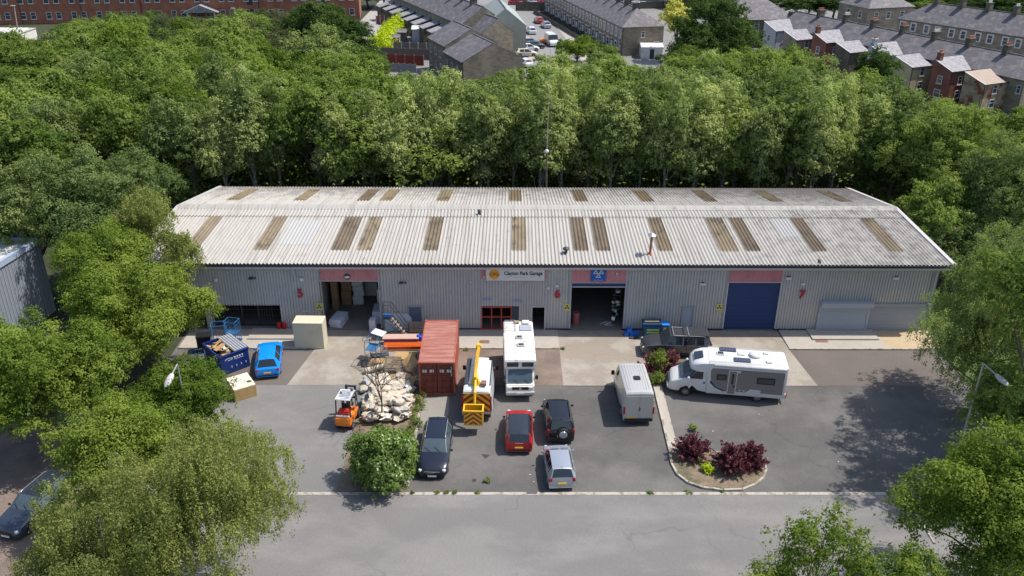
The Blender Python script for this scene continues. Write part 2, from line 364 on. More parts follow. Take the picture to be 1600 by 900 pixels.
holes = [(-24.4, -17.2, 2.1), (D5[0], D5[1], 4.16), (-1.75, 1.15, 2.05), (2.15, 3.15, 2.0), (D6[0], D6[1], 4.05), (13.75, 14.65, 2.0), (D7[0], D7[1], 4.12), (24.3, 33.0, 2.15), (-7.35, -6.35, 2.0)]
holes.sort(); x = XL; wl = MB(); panels = {D5[0]: 4.16, D6[0]: 4.05, D7[0]: 4.12}
pk = []
for a, b, h in holes:
    if a > x+.01: ribs(x, a, .12, WT, WY, mb=wl)
    if a in panels: ribs(a, b, WT-.12, WT, WY, mb=wl); pk.append((a, b, h))
    elif a == -1.75: ribs(a, b, h, 4.4, WY, mb=wl)
    elif a == 2.15: ribs(a, b, h, 4.4, WY, mb=wl)
    else: ribs(a, b, h, WT, WY, mb=wl)
    x = b
wl.v = [v for v in wl.v]
part(wl, 'front_wall', 'wall')
xx = XL
for a, b, h in holes:
    if a > xx+.01: part(MB().b2((xx, WY-.03, 0), (a, WY+.1, .14)), 'plinth', 'trim')
    xx = b
for a, b, h in pk: part(ribs(a, b, h, WT-.1, WY-.012, pitch=.36, d=.015), 'door_header', 'pink', label='faded pink panel above a vehicle door')
part(ribs(-1.78, 3.3, 4.4, WT-.1, WY-.014, pitch=.36, d=.015), 'door_header', 'pink', label='faded pink panel behind the garage sign')
# side, rear walls
sw = MB(); sw.add([(XL, WY, 0), (XL+1.4, 75.6, 0), (XL+1.4, 75.6, 5.62), (XL+.7, 67.3, 6.9), (XL, WY, 5.62)], [(0, 1, 2, 3, 4)])
sw.add([(XR, WY, 0), (XR-1.6, 75.6, 0), (XR-1.6, 75.6, 5.62), (XR-.8, 67.3, 6.9), (XR, WY, 5.62)], [(0, 1, 2, 3, 4)])
sw.add([(XL+1.4, 75.6, 0), (XR-1.6, 75.6, 0), (XR-1.6, 75.6, 5.62), (XL+1.4, 75.6, 5.62)], [(0, 1, 2, 3)])
part(sw, 'side_wall', 'walldk')
G['inner'] = mat('inner_wall', (.38, .35, .32), .9)
for a, b in (((-5.2, WY+.15, 0), (-5.05, 75.4, 5.4)), ((11, WY+.15, 0), (11.15, 75.4, 5.4)), ((-14.2, 72, 0), (-5.2, 72.15, 5.7)), ((4.43, 73, 0), (10.9, 73.15, 5.7)), ((XL+.1, WY+5, 0), (-14.52, WY+5.12, 5.4)), ((-14.5, WY+.15, 0), (-14.35, 75, 5.4)), ((4.3, WY+.15, 0), (4.42, 75, 5.4))):
    part(MB().b2(a, b), 'inner_wall', 'inner')
part(MB().b2((XL+1.5, WY+.02, -.01), (XR-2, 75.5, .03)), 'inner_floor', mat('workshop_floor', (.2, .175, .155), .7, var=.15, scale=1.5))
fl = MB(); fl.b2((XL, 58.35, -.01), (24, WY+.02, .012)); 
# roof: corrugated sheets on two slopes with a rounded ridge
EY, EZ, RY, RZ, BY, BZ = 58.62, 5.78, 67.3, 7.08, 75.95, 5.75
FL, FR, BL, BR = -28.15, 33.75, -26.2, 31.95
ML, MR = -26.9, 32.6
def edge(y):
    t = (y-EY)/(BY-EY)
    if y <= RY: s = (y-EY)/(RY-EY); return FL+(ML-FL)*s, FR+(MR-FR)*s
    s = (y-RY)/(BY-RY); return ML+(BL-ML)*s, MR+(BR-MR)*s
def zr(y):
    return EZ+(RZ-EZ)*(y-EY)/(RY-EY) if y <= RY else RZ+(BZ-RZ)*(y-RY)/(BY-RY)
NP = 218; SEG = 6
def corr(ys, u0=0., u1=1., lift=0., amp=.052, mb=None, mi=0):
    """corrugated strip between fractions u0..u1 of the roof's length"""
    mb = mb or MB(); i0 = round(u0*NP)*SEG; i1 = round(u1*NP)*SEG; vs = []
    for y in ys:
        a, b = edge(y)
        for i in range(i0, i1+1):
            vs.append((a+(b-a)*i/(NP*SEG), y, zr(y)+lift+amp*math.cos(2*math.pi*i/SEG)))
    n = i1-i0+1
    return mb.add(vs, [(r*n+i, r*n+i+1, (r+1)*n+i+1, (r+1)*n+i) for r in range(len(ys)-1) for i in range(n-1)], mi)
def roofmat(name, col, dirt, dk, amt, ao=True):
    m = mat(name, col, .85, var=.05, scale=3, var2=.0, scale2=.6, dark=dirt, damt=amt, dscale=1.2, stretch=(4.5, .07, .07))
    n = m.node_tree.nodes; l = m.node_tree.links; b = n['Principled BSDF']; cur = b.inputs['Base Color'].links[0].from_socket
    tc = n.new('ShaderNodeTexCoord'); t = n.new('ShaderNodeTexNoise'); t.inputs['Scale'].default_value = 1.1; t.inputs['Detail'].default_value = 9; t.inputs['Roughness'].default_value = .75
    l.new(tc.outputs['Object'], t.inputs[0])
    sp = n.new('ShaderNodeSeparateXYZ'); l.new(tc.outputs['Object'], sp.inputs[0])
    # lichen grows toward the rear eave and the right-hand end
    r1 = n.new('ShaderNodeMapRange'); r1.inputs['From Min'].default_value = 69; r1.inputs['From Max'].default_value = 76; r1.inputs['To Min'].default_value = 0; r1.inputs['To Max'].default_value = .3; l.new(sp.outputs[1], r1.inputs[0])
    r2 = n.new('ShaderNodeMapRange'); r2.inputs['From Min'].default_value = 12; r2.inputs['From Max'].default_value = 34; r2.inputs['To Min'].default_value = 0; r2.inputs['To Max'].default_value = .16; l.new(sp.outputs[0], r2.inputs[0])
    a1 = n.new('ShaderNodeMath'); l.new(r1.outputs[0], a1.inputs[0]); l.new(r2.outputs[0], a1.inputs[1])
    a2 = n.new('ShaderNodeMath'); l.new(a1.outputs[0], a2.inputs[0]); l.new(t.outputs[0], a2.inputs[1])
    r3 = n.new('ShaderNodeMapRange'); r3.inputs['From Min'].default_value = .56; r3.inputs['From Max'].default_value = .8; l.new(a2.outputs[0], r3.inputs[0])
    mx = n.new('ShaderNodeMix'); mx.data_type = 'RGBA'; l.new(r3.outputs[0], mx.inputs[0]); l.new(cur, mx.inputs[6]); mx.inputs[7].default_value = (*dk, 1)
    l.new(mx.outputs[2], b.inputs['Base Color']); return m
G['roof'] = roofmat('fibre_cement', (.385, .365, .335), (.3, .28, .25), (.17, .155, .145), .32)
G['rooflight'] = mat('aged_rooflight', (.165, .122, .072), .5, var=.1, scale=1, var2=.15, scale2=.5, dark=(.11, .085, .055), damt=.3, dscale=.8)
rlc = [(.165, .122, .072), (.2, .155, .095), (.135, .1, .062)]
RL = [mat('aged_rooflight', c_, .5, var=.14, scale=1, var2=.25, scale2=.45, dark=(.09, .07, .045), damt=.35, dscale=.7) for c_ in rlc]
front_ys = [EY, 60.9, 63.3, 65.9, 65.92, 67.0]; back_ys = [67.6, 69.3, 69.32, 71.5, 73.8, BY]
r1 = corr([EY, 61.1, 65.75]); corr([65.6, 66.6, 67.1], lift=.05, mb=r1); corr([67.5, 69.5], lift=.05, mb=r1); corr([69.35, 72.5, BY], mb=r1)
part(r1, 'roof', 'roof', smooth=70)
rc = MB(); a, b = edge(RY)
prof = [(66.75, .0), (66.9, .05), (67.15, .09), (67.3, .105), (67.45, .09), (67.7, .05), (67.85, .0)]
vs = []
for X in (a-.05, b+.05):
    for y, dz in prof: vs.append((X, y, zr(y)+.05+dz))
rc.add(vs, [(i, i+1, 7+i+1, 7+i) for i in range(6)])
part(rc, 'ridge_cap', 'roof', smooth=True)
# roof lights, front slope then rear slope, from the photo's columns
frt = [(303, 335), (409, 440), (528, 556), (566, 594), (666, 690), (799, 818), (892, 913), (927, 949), (1017, 1041), (1112, 1141), (1148, 1179), (1242, 1277), (1353, 1392)]
for a_, b_ in frt:
    # photo columns at y=~367 in the middle of the strip
    c = (a_+b_)/2; cc = P(c, 367, 6.35); l_, r_ = edge(cc.y); u = (cc.x-l_)/(r_-l_); hw = 2.1/NP
    part(corr([60.55, 62.6, 65.55], u-hw, u+hw, lift=.018), 'roof_light', RL[int(c) % 3], smooth=60)
for c in (373, 478, 575, 607, 694, 807, 905, 1005, 1104, 1204, 1306):
    cc = P(c, 309, 6.4); l_, r_ = edge(cc.y); u = (cc.x-l_)/(r_-l_); hw = 2.1/NP
    part(corr([69.6, 72, 74.9], u-hw, u+hw, lift=.018), 'roof_light', RL[int(c) % 3], smooth=60)
G['newsheet'] = mat('replaced_sheet', (.375, .37, .36), .7, var=.04, scale=1)
for c, y0_, y1_ in ((475, 61.3, 65.0), (1235, 62.6, 65.5)):
    cc = P(c, 360, 6.4); l_, r_ = edge(cc.y); u = (cc.x-l_)/(r_-l_); part(corr([y0_, (y0_+y1_)/2, y1_], u-4.2/NP, u+4.2/NP, lift=.014), 'replaced_sheet', 'newsheet', smooth=60)
# gutter, fascia, verge
gt = MB(); gt.b2((FL, EY-.16, 5.58), (FR, EY+.05, 5.7)); gt.b2((FL, EY-.18, 5.66), (FR, EY-.15, 5.76)); part(gt, 'gutter', 'trim')
part(MB().b2((FL+.05, EY-.05, 5.36), (FR-.05, WY-.02, 5.575)), 'fascia', 'fascia')
gt = MB(); gt.b2((BL, BY-.03, 5.55), (BR, BY+.14, 5.74)); part(gt, 'gutter', 'trim')
for s, L0, L1, L2 in ((-1, FL, ML, BL), (1, FR, MR, BR)):
    vb = MB(); pts = [(L0, EY, EZ), (L1, RY, RZ), (L2, BY, BZ)]
    for p, q in zip(pts[:-1], pts[1:]):
        p = Vector(p); q = Vector(q)
        vb.add([p+Vector((s*.18, 0, .09)), q+Vector((s*.18, 0, .09)), q+Vector((-s*.12, 0, .09)), p+Vector((-s*.12, 0, .09)),
                p+Vector((s*.18, 0, -.25)), q+Vector((s*.18, 0, -.25)), q+Vector((-s*.12, 0, -.25)), p+Vector((-s*.12, 0, -.25))],
               [(0, 1, 2, 3), (4, 5, 6, 7), (0, 1, 5, 4), (2, 3, 7, 6), (0, 3, 7, 4), (1, 2, 6, 5)])
    part(vb, 'verge_trim', 'fascia')
# flue, vents
c = PY(1015, 402, 60.1); c.z = zr(60.1)
fb = MB().cyl((c.x, 60.1, c.z-.1), (c.x+.05, 60.1, c.z+1.55), .1, .1, 12)
fo = part(fb, 'flue', mat('rusty_flue', (.3, .15, .11), .7, .2, var=.2), smooth=True)
fk = MB().cyl((c.x+.05, 60.1, c.z+1.55), (c.x+.05, 60.1, c.z+1.72), .34, .12, 14); fk.cyl((c.x+.05, 60.1, c.z+1.42), (c.x+.05, 60.1, c.z+1.55), .16, .34, 14)
o = fk.build('cowl', 'steel', smooth=True); o.parent = fo; o.location = -B.location-fo.location
o = MB().cyl((c.x, 60.1, c.z-.02), (c.x, 60.1, c.z+.1), .2, .15, 12).build('flashing', mat('red_flashing', (.5, .1, .06), .6)); o.parent = fo; o.location = -B.location-fo.location
for px, py, yy in ((884, 401, 60.2), (749, 337, 66.0)):
    c = PY(px, py, yy); z = zr(yy); mb = MB().cyl((c.x, yy, z), (c.x, yy, z+.35), .12, .12, 10); mb.sph((c.x, yy, z+.36), .26 if px > 800 else .17, 12, sq=(1, 1, .6)); part(mb, 'roof_vent', 'darksteel', smooth=True)
mb = MB(); 
for q in range(7): mb.sph((P(1277, 407, 5.8).x+.05*math.sin(q*2), 58.95+.1*math.cos(q*3), 5.86+.03*q), .07, 6)
tag(mb.build('moss_clump', 'trim'), 'small dark clump lying by the gutter above the number 7', 'moss')
# door linings and doors
for (a, b), h in ((D5, 4.16), (D6, 4.05), (D7, 4.12)):
    mb = MB(); mb.b2((a-.1, WY-.03, 0), (a, WY+.25, h)); mb.b2((b, WY-.03, 0), (b+.1, WY+.25, h)); mb.b2((a-.1, WY-.03, h), (b+.1, WY+.2, h+.05)); part(mb, 'door_frame', 'fascia' if a != 5.15 else 'shutter')
def slats(x0, x1, z0, z1, y, p=.1, d=.02):
    mb = MB(); n = round((z1-z0)/p); vs = []
    for i in range(n):
        z = z0+(z1-z0)*i/n; q = (z1-z0)/n
        for zz, e in ((z, 0), (z+q*.45, -d), (z+q*.9, 0)): vs += [(x0, y+e, zz), (x1, y+e, zz)]
    vs += [(x0, y, z1), (x1, y, z1)]
    return mb.add(vs, [(2*i, 2*i+1, 2*i+3, 2*i+2) for i in range(len(vs)//2-1)])
part(slats(D7[0], D7[1], .05, 4.12, WY+.12, .12, .022), 'roller_door', 'navy', label='closed navy blue roller door')
mb = slats(D6[0], D6[1], 3.72, 4.05, WY+.1, .11, .02); o = part(mb, 'roller_door', 'navy', label='navy roller door rolled up under its header')
part(MB().b2((D6[0], WY+.06, 3.66), (D6[1], WY+.14, 3.73)), 'bottom_rail', 'fascia')
def sdoor(x0, x1, z1, m, name='side_door', y=WY+.05):
    o = part(MB().b2((x0+.05, y-.02, .04), (x1-.05, y+.03, z1-.05)), name, m)
    f = MB(); f.b2((x0-.04, WY-.05, .02), (x0+.05, WY+.1, z1)); f.b2((x1-.05, WY-.05, .02), (x1+.04, WY+.1, z1)); f.b2((x0-.1, WY-.06, z1), (x1+.1, WY+.1, z1+.08)); part(f, 'door_frame', 'walldk')
    h = MB().b2((x1-.2, y-.08, .98), (x1-.1, y-.03, 1.04)).build('handle', 'steel'); h.parent = o; h.location = -B.location
    return o
sdoor(13.75, 14.65, 2.0, 'pbluegrey'); sdoor(-7.35, -6.35, 2.0, mat('slate_blue_door', (.11, .14, .2), .5))
f = MB(); f.b2((2.1, WY-.04, 0), (2.18, WY+.1, 2)); f.b2((3.12, WY-.04, 0), (3.2, WY+.1, 2)); f.b2((2.1, WY-.05, 2), (3.2, WY+.1, 2.08)); part(f, 'door_frame', 'fascia')
o = part(MB().box((2.2, WY+.5, 1), (.05, .95, 1.96)), 'side_door', 'darksteel', label='dark side door standing open inwards')
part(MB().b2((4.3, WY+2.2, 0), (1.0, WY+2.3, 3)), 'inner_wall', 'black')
# unit 6 shopfront: red frame, panes, navy door with white 6
fr = MB(); X0, X1 = -1.72, .55; n = 3
for i in range(4): x = X0+(X1-X0)*i/3; fr.b2((x-.04, WY-.04, .1), (x+.04, WY+.06, 2.0))
for z in (.1, 1.15, 1.98): fr.b2((X0, WY-.045, z-.035), (X1, WY+.055, z+.035))
fr.b2((X0-.03, WY-.06, -.0), (X1+.2, WY+.02, .09))
wn = part(fr, 'shop_window', mat('red_frame', (.4, .04, .03), .5))
gl = MB()
for i in range(3):
    x = X0+(X1-X0)*i/3
    gl.b2((x+.04, WY+.0, .14), (x+(X1-X0)/3-.04, WY+.02, 1.11)); gl.b2((x+.04, WY+.0, 1.19), (x+(X1-X0)/3-.04, WY+.02, 1.94))
o = gl.build('pane', 'glasslt'); o.parent = wn; o.location = -B.location
dr = part(MB().b2((.6, WY-.0, .05), (1.12, WY+.05, 2.0)), 'entrance_door', mat('dark_navy_door', (.02, .035, .06), .4))
o = MB().b2((.58, WY-.04, .95), (1.14, WY-.005, 1.12)).build('push_bar', 'blue'); o.parent = dr; o.location = -B.location
me = text('door_number', '6', .62, (.84, WY-.03, 1.58), 'white', dr, bold=True); me.location -= B.location
# unit 5 glazed entrance with grilles
fr = MB()
for x in (-24.4, -23.2, -22.3, -20.35, -19.1, -17.25): fr.b2((x-.045, WY+.55, 0), (x+.045, WY+.66, 2.1))
fr.b2((-24.4, WY+.55, 2.02), (-17.2, WY+.66, 2.12)); fr.b2((-24.4, WY+.55, 0), (-17.2, WY+.66, .1))
for i in range(22):
    x = -22.2+i*.2
    if not -20.3 < x < -19.15: fr.b2((x-.01, WY+.5, .1), (x+.01, WY+.52, 2.05))
for z in (.5, 1.0, 1.5): fr.b2((-22.3, WY+.5, z-.01), (-17.25, WY+.52, z+.01))
wn = part(fr, 'entrance_frame', 'darksteel')
o = MB().b2((-24.35, WY+.6, .1), (-17.25, WY+.62, 2.0)).build('pane', 'glass'); o.parent = wn; o.location = -B.location
part(MB().b2((-23.0, WY+.02, 0), (-22.55, WY+.5, 2.1)), 'pier', 'walldk')
part(MB().b2((-24.4, WY+.03, 2.1), (-17.2, WY+.7, 2.16)), 'soffit', 'trim')
# right end: pale shutter with its hood, low shutter beside it
part(slats(24.45, 28.1, .16, 2.2, WY-.12, .11, .02), 'window_shutter', 'shutter')
part(MB().b2((24.3, WY-.5, 2.2), (28.35, WY+.0, 2.62)), 'shutter_box', 'shutter', bevel=.02)
part(MB().b2((24.3, WY-.16, .0), (24.45, WY+.02, 2.2)), 'shutter_guide', 'shutter'); part(MB().b2((28.1, WY-.16, .0), (28.25, WY+.02, 2.2)), 'shutter_guide', 'shutter')
part(slats(28.3, 33.0, .0, 2.15, WY+.02, .13, .015), 'window_shutter', mat('grey_shutter', (.3, .31, .34), .5, var=.05))
part(MB().b2((28.36, WY-.1, 2.1), (33.05, WY+.02, 2.38)), 'lintel', 'walldk')
# vertical flashings at panel joints and downpipes
for x in (-14.0, -9.45, -1.8, 3.32, 4.95, 9.4, 16.95, 21.25): part(MB().b2((x-.03, WY-.03, .1), (x+.06, WY+.0, 5.36)), 'corner_flashing', 'walldk')
c = PY(458, 430, WY-.12); part(MB().tube([(c.x, EY-.02, 5.6), (c.x+.05, EY-.02, 5.3), (c.x+.15, WY-.12, 4.4)], .085, 8), 'downpipe', 'shutter')
c = PY(1490, 430, WY); part(MB().cyl((32.6, WY-.1, 2.4), (32.6, WY-.1, 5.5), .05), 'downpipe', 'walldk')
part(MB().b2((XL, 58.3, -.01), (21.4, 58.95, .03)), 'threshold', 'asphalt') if False else None

# signs and fittings fixed to the front
def onwall(px, py, off=.06): c = PY(px, py, WY-off); return c
a = PY(759, 418, WY-.1); b = PY(851, 439, WY-.1); w_, h_ = b.x-a.x, a.z-b.z
sg = empty('garage_sign', ((a.x+b.x)/2, WY-.1, (a.z+b.z)/2), 'long white sign reading Clayton Park Garage with a gold CPG disc', 'sign')
o = MB().box((0, 0, 0), (w_, .06, h_)).build('board', 'white', sg); 
fr = MB(); 
for s in (-1, 1): fr.box((0, -.01, s*h_/2), (w_+.04, .08, .03)); fr.box((s*w_/2, -.01, 0), (.03, .08, h_))
fr.build('frame', mat('pink_grey_frame', (.4, .25, .26), .5), sg)
dc = MB().cyl((-w_*.357, -.03, 0), (-w_*.357, -.045, 0), .4, .4, 28).build('disc', mat('gold_disc', (.75, .33, .01), .5), sg)
text('lettering', 'CPG', .36, (-w_*.357, -.055, 0), 'darksteel', sg)
text('lettering', 'Clayton Park Garage', .4, (w_*.135, -.04, .08), 'darksteel', sg, sx=.86, bold=True)
text('lettering', 'SERVICING   TYRES   REPAIRS', .1, (w_*.1, -.04, -.24), 'walldk', sg, sx=1.4) if False else None
ln = MB()
rr = random.Random(3)
x = -w_*.19
while x < w_*.42:
    d = rr.uniform(.05, .16); ln.box((x+d/2, -.035, -.24), (d, .01, .05)); x += d+(.3 if rr.random() < .15 else .03)
ln.build('small_print', mat('faint_print', (.45, .5, .58), .6), sg)
a = PY(924, 417, WY-.09); b = PY(946, 439, WY-.09); w_, h_ = b.x-a.x, a.z-b.z
ms = empty('inspection_sign', ((a.x+b.x)/2, WY-.09, (a.z+b.z)/2), 'square blue sign with three white triangles above the open garage door', 'sign')
MB().box((0, 0, 0), (w_, .05, h_)).build('board', mat('sign_blue', (.0, .1, .42), .4), ms)
tr = MB()
def tri(cx, cz, s, t=.055):
    P3 = [Vector((cx+s*math.cos(R(90+120*k)), 0, cz+s*math.sin(R(90+120*k)))) for k in range(3)]
    Q3 = [Vector((cx, 0, cz))+(p-Vector((cx, 0, cz)))*(1-2*t/s) for p in P3]
    for k in range(3):
        j = (k+1) % 3; tr.add([p+Vector((0, y, 0)) for y in (-.045, -.03) for p in (P3[k], P3[j], Q3[j], Q3[k])], [(0, 1, 2, 3), (4, 5, 6, 7), (0, 1, 5, 4), (2, 3, 7, 6)])
tri(-.21, .13, .235); tri(.21, .13, .235); tri(0, -.17, .235)
tr.build('triangles', 'white', ms)
ln = MB()
for k in range(9): ln.box((-.32+k*.08, -.03, -h_*.43), (.06, .01, .035))
ln.build('small_print', mat('pale_blue_print', (.4, .55, .75), .5), ms)
for n, (px, py), lab in (('5', (469, 459), 'red wall numeral 5 left of the open loading door'), ('6', (871, 460), 'red wall numeral 6 on the pier left of the open garage door'), ('7', (1253, 461), 'red wall numeral 7 right of the closed blue roller door')):
    c = onwall(px, py, .08); me = text_mesh(n, .95, .03, True); me.materials.clear(); me.materials.append(G['numeral'] if 'numeral' in G else G.setdefault('numeral', mat('numeral_red', (.42, .02, .03), .45)))
    o = bpy.data.objects.new('wall_numeral', me); COL.objects.link(o); o.location = c; o.rotation_euler = (math.pi/2, 0, 0); tag(o, lab, 'number sign')
lights = [(337, 438, 'r', 'round white wall lamp half hidden by the maple leaves at the left end'), (471, 437, 'r', 'round white wall lamp between the downpipe and the first vehicle door'), (394, 435, 'd', 'small dark double spotlight high on the far left wall'),
          (542, 433, 'o', 'oval bulkhead lamp on the pink panel of the left door'), (629, 442, 'd', 'dark floodlight above the wheeled steps'), (735, 441, 'w', 'tiny white lamp on the wall left of the garage sign'),
          (756, 433, 'w', 'tiny white lamp on the pink panel beside the garage sign'), (964, 428, 'w', 'tiny white lamp on the pink panel right of the blue sign'), (1098, 444, 'b', 'flat white lamp high between the pale side door and the blue roller door'),
          (1232, 435, 'b', 'square white lamp at the top right of the blue roller door'), (1255, 444, 'h', 'white half dome lamp above the number 7'), (1400, 435, 'b', 'square white lamp near the right end of the wall')]
for px, py, k_, lab in lights:
    c = onwall(px, py, .1)
    if k_ in 'rh': e = MB().sph((0, 0, 0), .19, 14, sq=(1, .55, .85 if k_ == 'r' else .6)).build('wall_lamp', 'white', smooth=True)
    elif k_ == 'o': e = MB().sph((0, 0, 0), .22, 14, sq=(1, .4, .5)).cyl((0, .06, 0), (0, .1, 0), .26, .26, 16, mi=1).build('wall_lamp', ['white', 'darksteel'], smooth=True)
    elif k_ == 'd': e = MB().box((-.12, 0, 0), (.28, .16, .14)).box((.2, 0, .02), (.14, .12, .12)).cyl((0, .1, .1), (0, -.02, .05), .03).build('wall_lamp', 'darksteel', bevel=.01)
    elif k_ == 'w': e = MB().sph((0, 0, 0), .09, 10).box((0, .06, .05), (.08, .08, .1)).build('wall_lamp', 'white', smooth=True)
    else: e = MB().box((0, 0, 0), (.44, .16, .2)).box((0, .07, .12), (.3, .06, .06)).build('wall_lamp', 'white', bevel=.03)
    e.location = c; tag(e, lab, 'wall lamp')
for px, py, lab in ((362+137, 479, ''), (886, 480, ''), (1124, 480, '')):
    pass
for px, py, lab in ((499, 479, 'round yellow and black hazard sign by the left loading door'), (886, 480, 'round yellow and black hazard sign on the pier left of the open garage door'), (1124, 480, 'round yellow and black hazard sign left of the blue roller door')):
    c = onwall(px, py, .06); e = empty('hazard_sign', c, lab, 'sign')
    MB().cyl((0, 0, 0), (0, -.02, 0), .26, .26, 16).box((0, .005, 0), (.5, .01, .62)).build('plate', mat('sign_yellow', (.55, .5, .15), .5), e)
    m_ = MB()
    for k in range(3):
        t = R(90+120*k); m_.add([(0, -.03, 0), (.2*math.cos(t-.5), -.03, .2*math.sin(t-.5)), (.2*math.cos(t+.5), -.03, .2*math.sin(t+.5))], [(0, 1, 2)])
    m_.build('emblem', 'black', e)
for px, py, lab in ((761, 468, 'small blue lettering strip above the red shop window'), (809, 470, 'small blue lettering strip above the navy entrance door')):
    c = onwall(px, py, .05); m_ = MB()
    rr = random.Random(px); x = -.36
    while x < .34: d = rr.uniform(.05, .12); m_.box((x+d/2, 0, rr.uniform(-.02, .02)), (d, .02, .1)); x += d+.02
    o = m_.build('window_sign', mat('sky_blue', (.18, .35, .6), .5)); o.location = c; tag(o, lab, 'sign')
c = onwall(863, 450, .1); tag(MB().box((-.3, 0, 0), (.18, .12, .16)).box((.35, 0, .2), (.2, .2, .14)).cyl((.35, .08, .2), (.35, -.1, .15), .05).build('alarm_box', 'offwhite', bevel=.01, loc=c), 'pale alarm box and camera high on the pier above the number 6', 'camera')
c = onwall(874, 438, .1); tag(MB().cyl((-.5, 0, 0), (.5, 0, 0), .02, .02, 6).cyl((0, 0, 0), (0, 0, -.9), .012, .012, 6).cyl((.3, 0, -.6), (.3, 0, -.95), .03, .03, 6).build('cable_conduit', 'shutter', loc=c), 'thin pale conduit running across the pier above the number 6', 'conduit')
for px, lab in ((474.5, 'left'), (479, 'right')): 
    c = onwall(px, 486, .06); tag(MB().box((0, 0, 0), (.15, .03, .1)).build('notice_plate', 'white', loc=c, bevel=.005), 'tiny white notice plate under the number 5, %s one of two' % lab, 'notice')

# ------------------------------------------------------------------ trees
def crown_mesh(name, m, seed, rx, rz, nb=34, leaf=.2, n=14000, blob=(.26, .42), shape='round', droop=0., sprig=.22, spk=14, gaps=.0, up=.35, aspect=.62):
    """thousands of small leaf faces gathered in sprigs, the sprigs on many clumps spread over and through the crown"""
    r = np.random.default_rng(seed)
    # clump centres
    C_ = []; Rr = []
    while len(C_) < nb:
        d = r.normal(size=3); d /= np.linalg.norm(d)
        if d[2] < -.75: continue
        k = r.uniform(.45, .86) if len(C_) > nb*.2 else r.uniform(.1, .5)
        z = d[2]*k
        wd = 1.0
        if shape == 'tall': wd = .55+.6*(1-abs(z+.15))**.8*.8
        if shape == 'cone': wd = max(.12, (1-(z+1)/2)*1.15)
        if shape == 'egg': wd = 1.05-.3*z
        C_.append((d[0]*k*rx*wd, d[1]*k*rx*wd, z*rz)); Rr.append(r.uniform(*blob)*min(rx, rz)*(1.15 if z < .2 else .85)*r.choice([.75, 1, 1.25]))
    C_ = np.array(C_); Rr = np.array(Rr)
    ns = n//spk
    w = Rr**2; bi = r.choice(nb, ns, p=w/w.sum())
    d = r.normal(size=(ns, 3)); d /= np.linalg.norm(d, axis=1)[:, None]; d[:, 2] = np.where(d[:, 2] < -.45, -d[:, 2], d[:, 2])
    rad = Rr[bi]*(1-.4*r.random(ns)**2.4)*(1+.09*r.normal(size=ns))
    sc = C_[bi]+d*rad[:, None]*np.array([1, 1, .85])
    if gaps: keep = r.random(ns) > gaps; sc = sc[keep]; d = d[keep]; ns = len(sc)
    # leaves around each sprig centre
    c = np.repeat(sc, spk, 0); dd = np.repeat(d, spk, 0); N = len(c)
    off = r.normal(size=(N, 3))*sprig*np.array([.6, .6, .45])
    if droop:
        t = r.random(N); off[:, 2] -= t*droop; off[:, :2] *= (.5)
    else: off += dd*r.random(N)[:, None]*sprig*.9
    c = c+off
    on = off/(np.linalg.norm(off, axis=1)[:, None]+1e-6); nrm = dd*.5+on*.75+r.normal(size=(N, 3))*.4; nrm[:, 2] += up; nrm /= np.linalg.norm(nrm, axis=1)[:, None]
    a = np.cross(nrm, r.normal(size=(N, 3))); a /= np.linalg.norm(a, axis=1)[:, None]
    if droop: a = a*.5+np.array([0, 0, -1.]); a -= nrm*(a*nrm).sum(1)[:, None]; a /= np.linalg.norm(a, axis=1)[:, None]
    b = np.cross(nrm, a); s = leaf*(.65+.7*r.random(N))[:, None]*.5
    v = np.stack([c-a*s, c+b*s*aspect-a*s*.1, c+a*s*1.05, c-b*s*aspect-a*s*.1], 1).reshape(-1, 3)
    me = bpy.data.meshes.new(name); me.vertices.add(4*N); me.loops.add(4*N); me.polygons.add(N)
    me.vertices.foreach_set('co', v.astype(np.float32).ravel()); me.loops.foreach_set('vertex_index', np.arange(4*N, dtype=np.int32))
    me.polygons.foreach_set('loop_start', np.arange(0, 4*N, 4, dtype=np.int32)); me.polygons.foreach_set('loop_total', np.full(N, 4, dtype=np.int32))
    at = me.attributes.new('tint', 'FLOAT', 'FACE')
    bt_ = r.normal(size=nb)*.2; bk_ = bi if not gaps else bi[keep]
    tt = np.repeat(np.clip(.45+.2*r.normal(size=ns)+bt_[bk_], 0, 1), spk)+.14*r.normal(size=N)
    at.data.foreach_set('value', np.clip(tt, 0, 1).astype(np.float32))
    me.update(calc_edges=True); me.materials.append(m)
    return me, C_
def limb_mesh(name, m, h, cz, C_, seed, r0=.2, nl=10, lean=0., multi=1):
    r = random.Random(seed); mb = MB()
    for q in range(multi):
        ax = r.uniform(-.5, .5)*(multi > 1); ay = r.uniform(-.5, .5)*(multi > 1); p = Vector((ax*.6, ay*.6, -.1)); k = 6; pts = [p.copy()]
        for i in range(k):
            p = p+Vector((r.uniform(-.12, .12)+lean+ax*.5, r.uniform(-.12, .12)+ay*.5, (h*.92)/k)); pts.append(p.copy())
        for i in range(k): mb.cyl(pts[i], pts[i+1], r0*(1-i/k*.85), r0*(1-(i+1)/k*.85)+.01, 7, cap=False)
        for c in r.sample(list(C_), min(nl, len(C_))):
            c = Vector(c)+Vector((0, 0, cz)); i = min(k-1, max(1, int((c.z*.6)/(h*.92)*k))); s = pts[i]
            md = s.lerp(c, .5)+Vector((r.uniform(-.2, .2), r.uniform(-.2, .2), r.uniform(-.1, .3)))
            rr_ = r0*.36*(1-i/k*.6); mb.cyl(s, md, rr_, rr_*.6, 5, cap=False); mb.cyl(md, c, rr_*.6, rr_*.2, 5, cap=False)
    return mb
